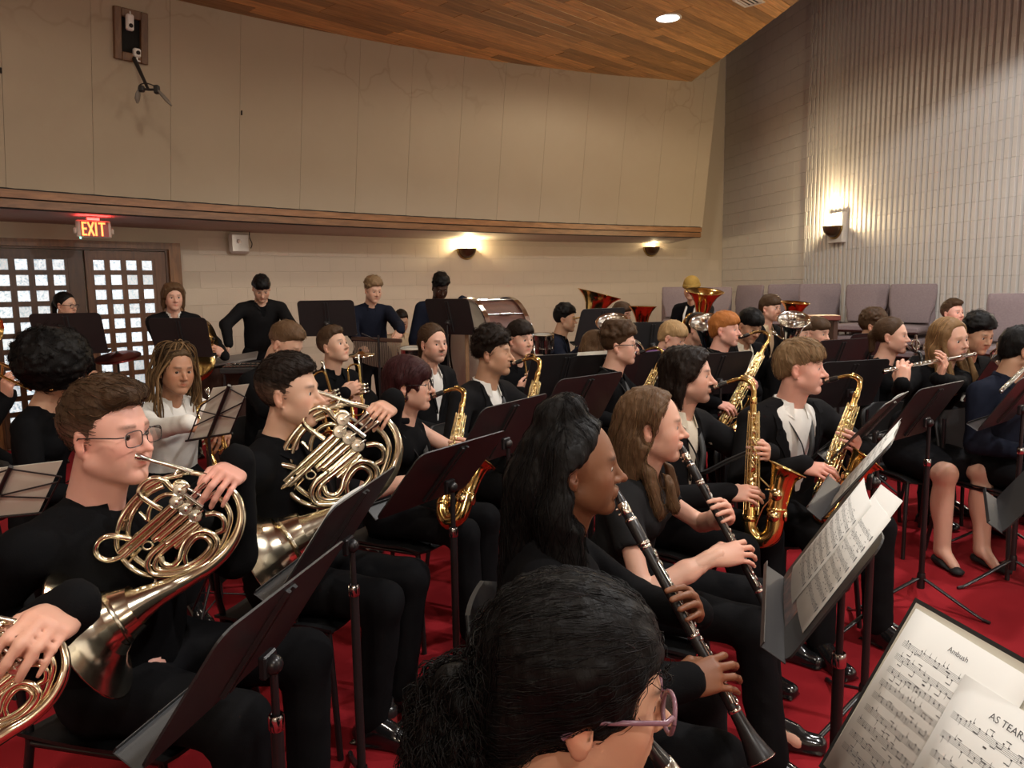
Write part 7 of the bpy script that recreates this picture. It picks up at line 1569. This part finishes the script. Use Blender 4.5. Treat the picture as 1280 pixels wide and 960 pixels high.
# ================================================================== PERCUSSION
M_SHELL = wood('drum_shell', (.10, .03, .018), (.19, .06, .034), (1, 5, 1), .5); M_HEAD = mat('drum_head', (.58, .53, .45), .6); M_MAPLE = wood('hoop_wood', (.25, .14, .07), (.36, .21, .11), (3, 3, 3), .4)
def drum(name, label, c, axis, r, w, shell=M_SHELL, hoop=M_CHROME, lugs=10, head=M_HEAD):
    t = thing(name, label, 'drum', c); R = frame((0, 0, 1) if abs(axis[2]) < .8 else (1, 0, 0), axis)
    k = MB(); k.smooth = True; k.lathe([(r, -w/2), (r, w/2)], (0, 0, 0), R, 36); k.obj('shell', shell, t)
    for sg in (-1, 1):
        k = MB(); k.smooth = True; k.lathe([(.001, sg*(w/2+.003)), (r*.99, sg*(w/2+.003)), (r*1.0, sg*(w/2-.004))], (0, 0, 0), R, 36); k.obj('drum_head', head, t)
        k = MB(); k.lathe([(r+.004, sg*w/2-.022), (r+.022, sg*w/2-.022), (r+.022, sg*w/2+.022), (r-.002, sg*w/2+.022), (r-.002, sg*w/2-.0)], (0, 0, 0), R, 36, False); k.obj('hoop', hoop, t)
    for j in range(lugs):
        a = 2*PI*(j+.5)/lugs; q = R @ V([(r+.014)*math.cos(a), (r+.014)*math.sin(a), 0]); ax = R[:, 2]; k = MB(); k.tube([q-ax*(w/2+.02), q+ax*(w/2+.02)], .005, 6); k.tube([q-ax*.05, q+ax*.05], .013, 8); k.obj('tension_rod', M_CHROME, t)
    return t
bc = P(612, 436, 7.2); bax = unit(V([.86, .45, .10])); t = drum('bass_drum', 'large concert bass drum with brown shell and cream head beside the wall', bc, bax, .46, .40, M_SHELL, M_CHROME, 12)
k = MB(); R = frame((0, 0, 1), bax); 
for s_ in (-1, 1):
    for s2 in (-1, 1): k.tube([R @ V([-.3*0, s_*.36, s2*.14])+V([0, 0, -.30]), V([s_*.30*R[0, 1]+s2*.2*bax[0], s_*.42*R[1, 1]+s2*.2*bax[1], -bc[2]])], .016, 8)
k.obj('drum_stand', M_CHROME, t)
k = MB(); k.rbox(P(584, 448, 6.95)-bc, (.035, .02, .62), .006); k.obj('stand_bar', M_MAPLE, t, 'brown wooden bar before the cream head')
drum('snare_drum', 'small chrome snare drum beside the swept fringe trumpeter', P(678, 429, 6.9), (0, -.1, 1), .085, .12, M_CHROME, M_CHROME, 8)
drum('bongo_drum', 'small red brown hand drum on a chrome rim behind the moustached man', P(516, 446, 6.0), (0, -.1, 1), .10, .10, M_SHELL, M_CHROME, 6)
drum('tom_drum', 'small brown tom drum below the sandy curled percussionist', P(531, 446, 6.3), (0, -.1, 1), .10, .12, M_SHELL, M_CHROME, 6)
cymbal('thin bright suspended cymbal at the lips of the lifted chin trumpeter', P(451, 443, 6.2), (.02, -.10, 1), .115, M_PALE)
k = MB(); k.tube([P(451, 443, 6.2), P(451, 443, 6.2)*V([1, 1, 0])], .009, 8); o = tag(k.obj('cymbal_stand', M_POLE), 'thin black pole carrying the bright suspended cymbal', 'cymbal stand')
cymbal('dark red tinted suspended cymbal left of the girl with braids', P(147, 446, 6.0), (.1, -.25, 1), .17, mat('dark_red_bronze', (.16, .03, .03), .3, 1))
k = MB(); q = P(147, 446, 6.0); k.tube([q, q*V([1, 1, 0])], .009, 8); tag(k.obj('cymbal_stand', M_POLE), 'black pole carrying the dark red suspended cymbal', 'cymbal stand')
# bar chimes
ca, cb = P(441, 423, 7.0), P(501, 426, 6.9); t = thing('bar_chimes', 'row of hanging metal bar chimes on a stand before the sandy curls', 'chimes', (ca+cb)/2*V([1, 1, 0]))
k = MB(); k.rbox((ca+cb)/2, (np.linalg.norm(cb-ca)+.02, .035, .035), .006, frame(cb-ca, (0, 0, 1))); k.obj('chime_bar', M_UPF, t, world=True)
for i in range(34):
    u = (i+.5)/34; q = ca+(cb-ca)*u; L = .235-.11*abs(u-.0)*0-.10*u*0; L = .13+.11*u if False else .16+.07*math.sin(u*PI*.9); k = MB(); k.tube([q-V([0, 0, .022]), q-V([0, 0, .022+L])], .0045, 5); k.obj('chime_tube', mat('chime_metal', (.55, .47, .40), .3, 1), t, world=True)
k = MB(); q = ca*.45+cb*.55; k.tube([q+V([0, -.03, .04]), (q+V([0, -.03, 0]))*V([1, 1, 0])], .010, 8); k.tube(catmull([q+V([-.15, -.03, .06]), q+V([-.06, -.03, .02]), q+V([0, -.03, 0])], 3), .007, 6)
for j in range(3): a = j*2.1; k.tube([q*V([1, 1, 0])+V([0, -.03, .25]), q*V([1, 1, 0])+V([.25*math.cos(a), .25*math.sin(a), .01])], .008, 6)
k.obj('chime_stand', M_POLE, t, world=True)
# percussion table: trap tray and glockenspiel
tb = P(292, 455, 6.95); t = thing('trap_table', 'brown draped percussion table with tilted grey top at the wall', 'table', tb*V([1, 1, 0])); Rt = Rz(.25)
k = MB(); k.rbox(tb+V([0, 0, .045]), (.42, .34, .018), .004, Rt @ Ry(-.13) @ Rx(.1)); k.obj('table_top', mat('grey_tray', (.16, .14, .13), .4), t, world=True)
k = MB(); k.smooth = True; rr = []
for z in (.0, .3, .6, tb[2]-.02): rr.append([tb*V([1, 1, 0])+V([(.24+.012*math.sin(a*9))*max(-1, min(1, 1.35*math.cos(a))), (.17+.012*math.sin(a*9))*max(-1, min(1, 1.35*math.sin(a))), z]) for a in np.linspace(0, 2*PI, 49)[:-1]])
k.loft(rr, True); k.obj('drape', cloth('brown', (.055, .032, .026)), t, world=True)
gb = P(322, 457, 6.7); t = thing('glockenspiel', 'black framed bell set with rows of shiny bars on the percussion table', 'glockenspiel', gb); k = MB(); k.rbox((0, 0, -.03), (.56, .30, .05), .008); k.rbox((0, .155, .005), (.56, .015, .05), .003); k.obj('case', M_FOLD, t)
for rw_, (y, n) in enumerate(((-.07, 17), (.06, 12))):
    for i in range(n):
        k = MB(); L = .16-.05*i/n; k.rbox((-.25+i*.5/n, y, .006+.012*rw_), (.5/n*.72, L*.75, .008), .002); k.obj('bar', M_CHROME, t)
for sx in (-.25, .25):
    for sy in (-.12, .12): k = MB(); k.tube([(sx, sy, -.05), (sx*1.05, sy, -gb[2])], .012, 6); k.obj('leg', M_POLE, t)

# ================================================================== STACKED CHAIRS ALONG THE RIGHT WALL
cc0 = church_chair('x'); first = True
stacks = [(755, 384, 11.2, -95, 1, 'single mauve chair against the back wall behind the left euphonium'), (849, 378, 12.0, -100, 2, 'left of the mustard beanie'), (893, 378, 12.2, -105, 3, 'right of the mustard beanie'), (936, 376, 11.9, -150, 3, 'between beanie and wavy haired euphonium player'), (983, 376, 11.2, -115, 3, 'behind the wavy haired euphonium player'), (1024, 377, 10.5, -112, 3, 'behind the amber euphonium'), (1083, 379, 9.8, -134, 3, 'behind the bass clarinet player'), (1140, 380, 9.3, -134, 4, 'tallest in view before the fluted wall'), (1272, 398, 7.4, -130, 3, 'at the right edge')]
nm = ['topmost', 'second', 'third', 'fourth', 'fifth', 'lowest']
for px, py, d, yw, n, desc in stacks:
    Rc = Rz(math.radians(yw)); c = P(px, py, d); ztop = c[2]-.72
    if n == 1:
        M = m4(Rc, V([c[0], c[1], max(0, ztop)])+Rc @ V([.30, 0, 0]))
        zs = [(0, M)]
    nn = max(n, int(round(ztop/.14))+1) if n > 1 else 1
    dz = ztop/(nn-1) if nn > 1 else 0
    for j in range(nn):
        z = ztop-dz*j; M = m4(Rc, V([c[0], c[1], z if nn > 1 else 0])+Rc @ V([.30-.055*j, 0, 0]))
        lab = ('mauve upholstered stacking chair, '+(nm[j] if j < nn-1 else 'lowest')+' of the stack '+desc) if n > 1 else 'mauve upholstered chair alone against the back wall behind the left euphonium'
        if first: cc0.matrix_world = M; cc0['label'] = lab; cc0['group'] = 'stacked mauve chairs'; first = False
        else: copy_tree(cc0, M, lab, 'stacked mauve chairs')
b0 = P(1013, 397, 8.2); t = thing('bench', 'dark red wooden bench top before the stacked chairs', 'bench', b0*V([1, 1, 0])); k = MB(); k.rbox(b0, (.55, .3, .05), .006, Rz(-.2)); k.obj('bench_top', wood('red_bench', (.14, .03, .02), (.22, .06, .04)), t, world=True)
for sx in (-.22, .22): k = MB(); k.rbox((b0+V([sx, 0, 0]))*V([1, 1, .5]), (.05, .25, b0[2]-.05), .005); k.obj('bench_leg', M_UPF, t, world=True)

# ================================================================== SMALL THINGS ON THE FLOOR
q = Pz(487, 925, 0); t = thing('bottle', 'small red bottle with black cap standing on the carpet', 'bottle', q); k = MB(); k.smooth = True; k.lathe([(.028, 0), (.031, .006), (.031, .085), (.029, .10), (.024, .108)], n=18); k.lathe([(.028, .0), (.001, .0)], n=18); k.obj('bottle_body', mat('red_bottle', (.28, .03, .03), .15, coat=.6), t)
k = MB(); k.smooth = True; k.lathe([(.0325, .098), (.0325, .122), (.025, .132), (.021, .134), (.021, .155), (.019, .158), (.001, .158)], n=18); k.obj('cap', M_EBON, t, 'black cap')
print('objects', len(bpy.data.objects), 'tris', sum(sum(len(p.vertices)-2 for p in o.data.polygons) for o in bpy.data.objects if o.type == 'MESH'))
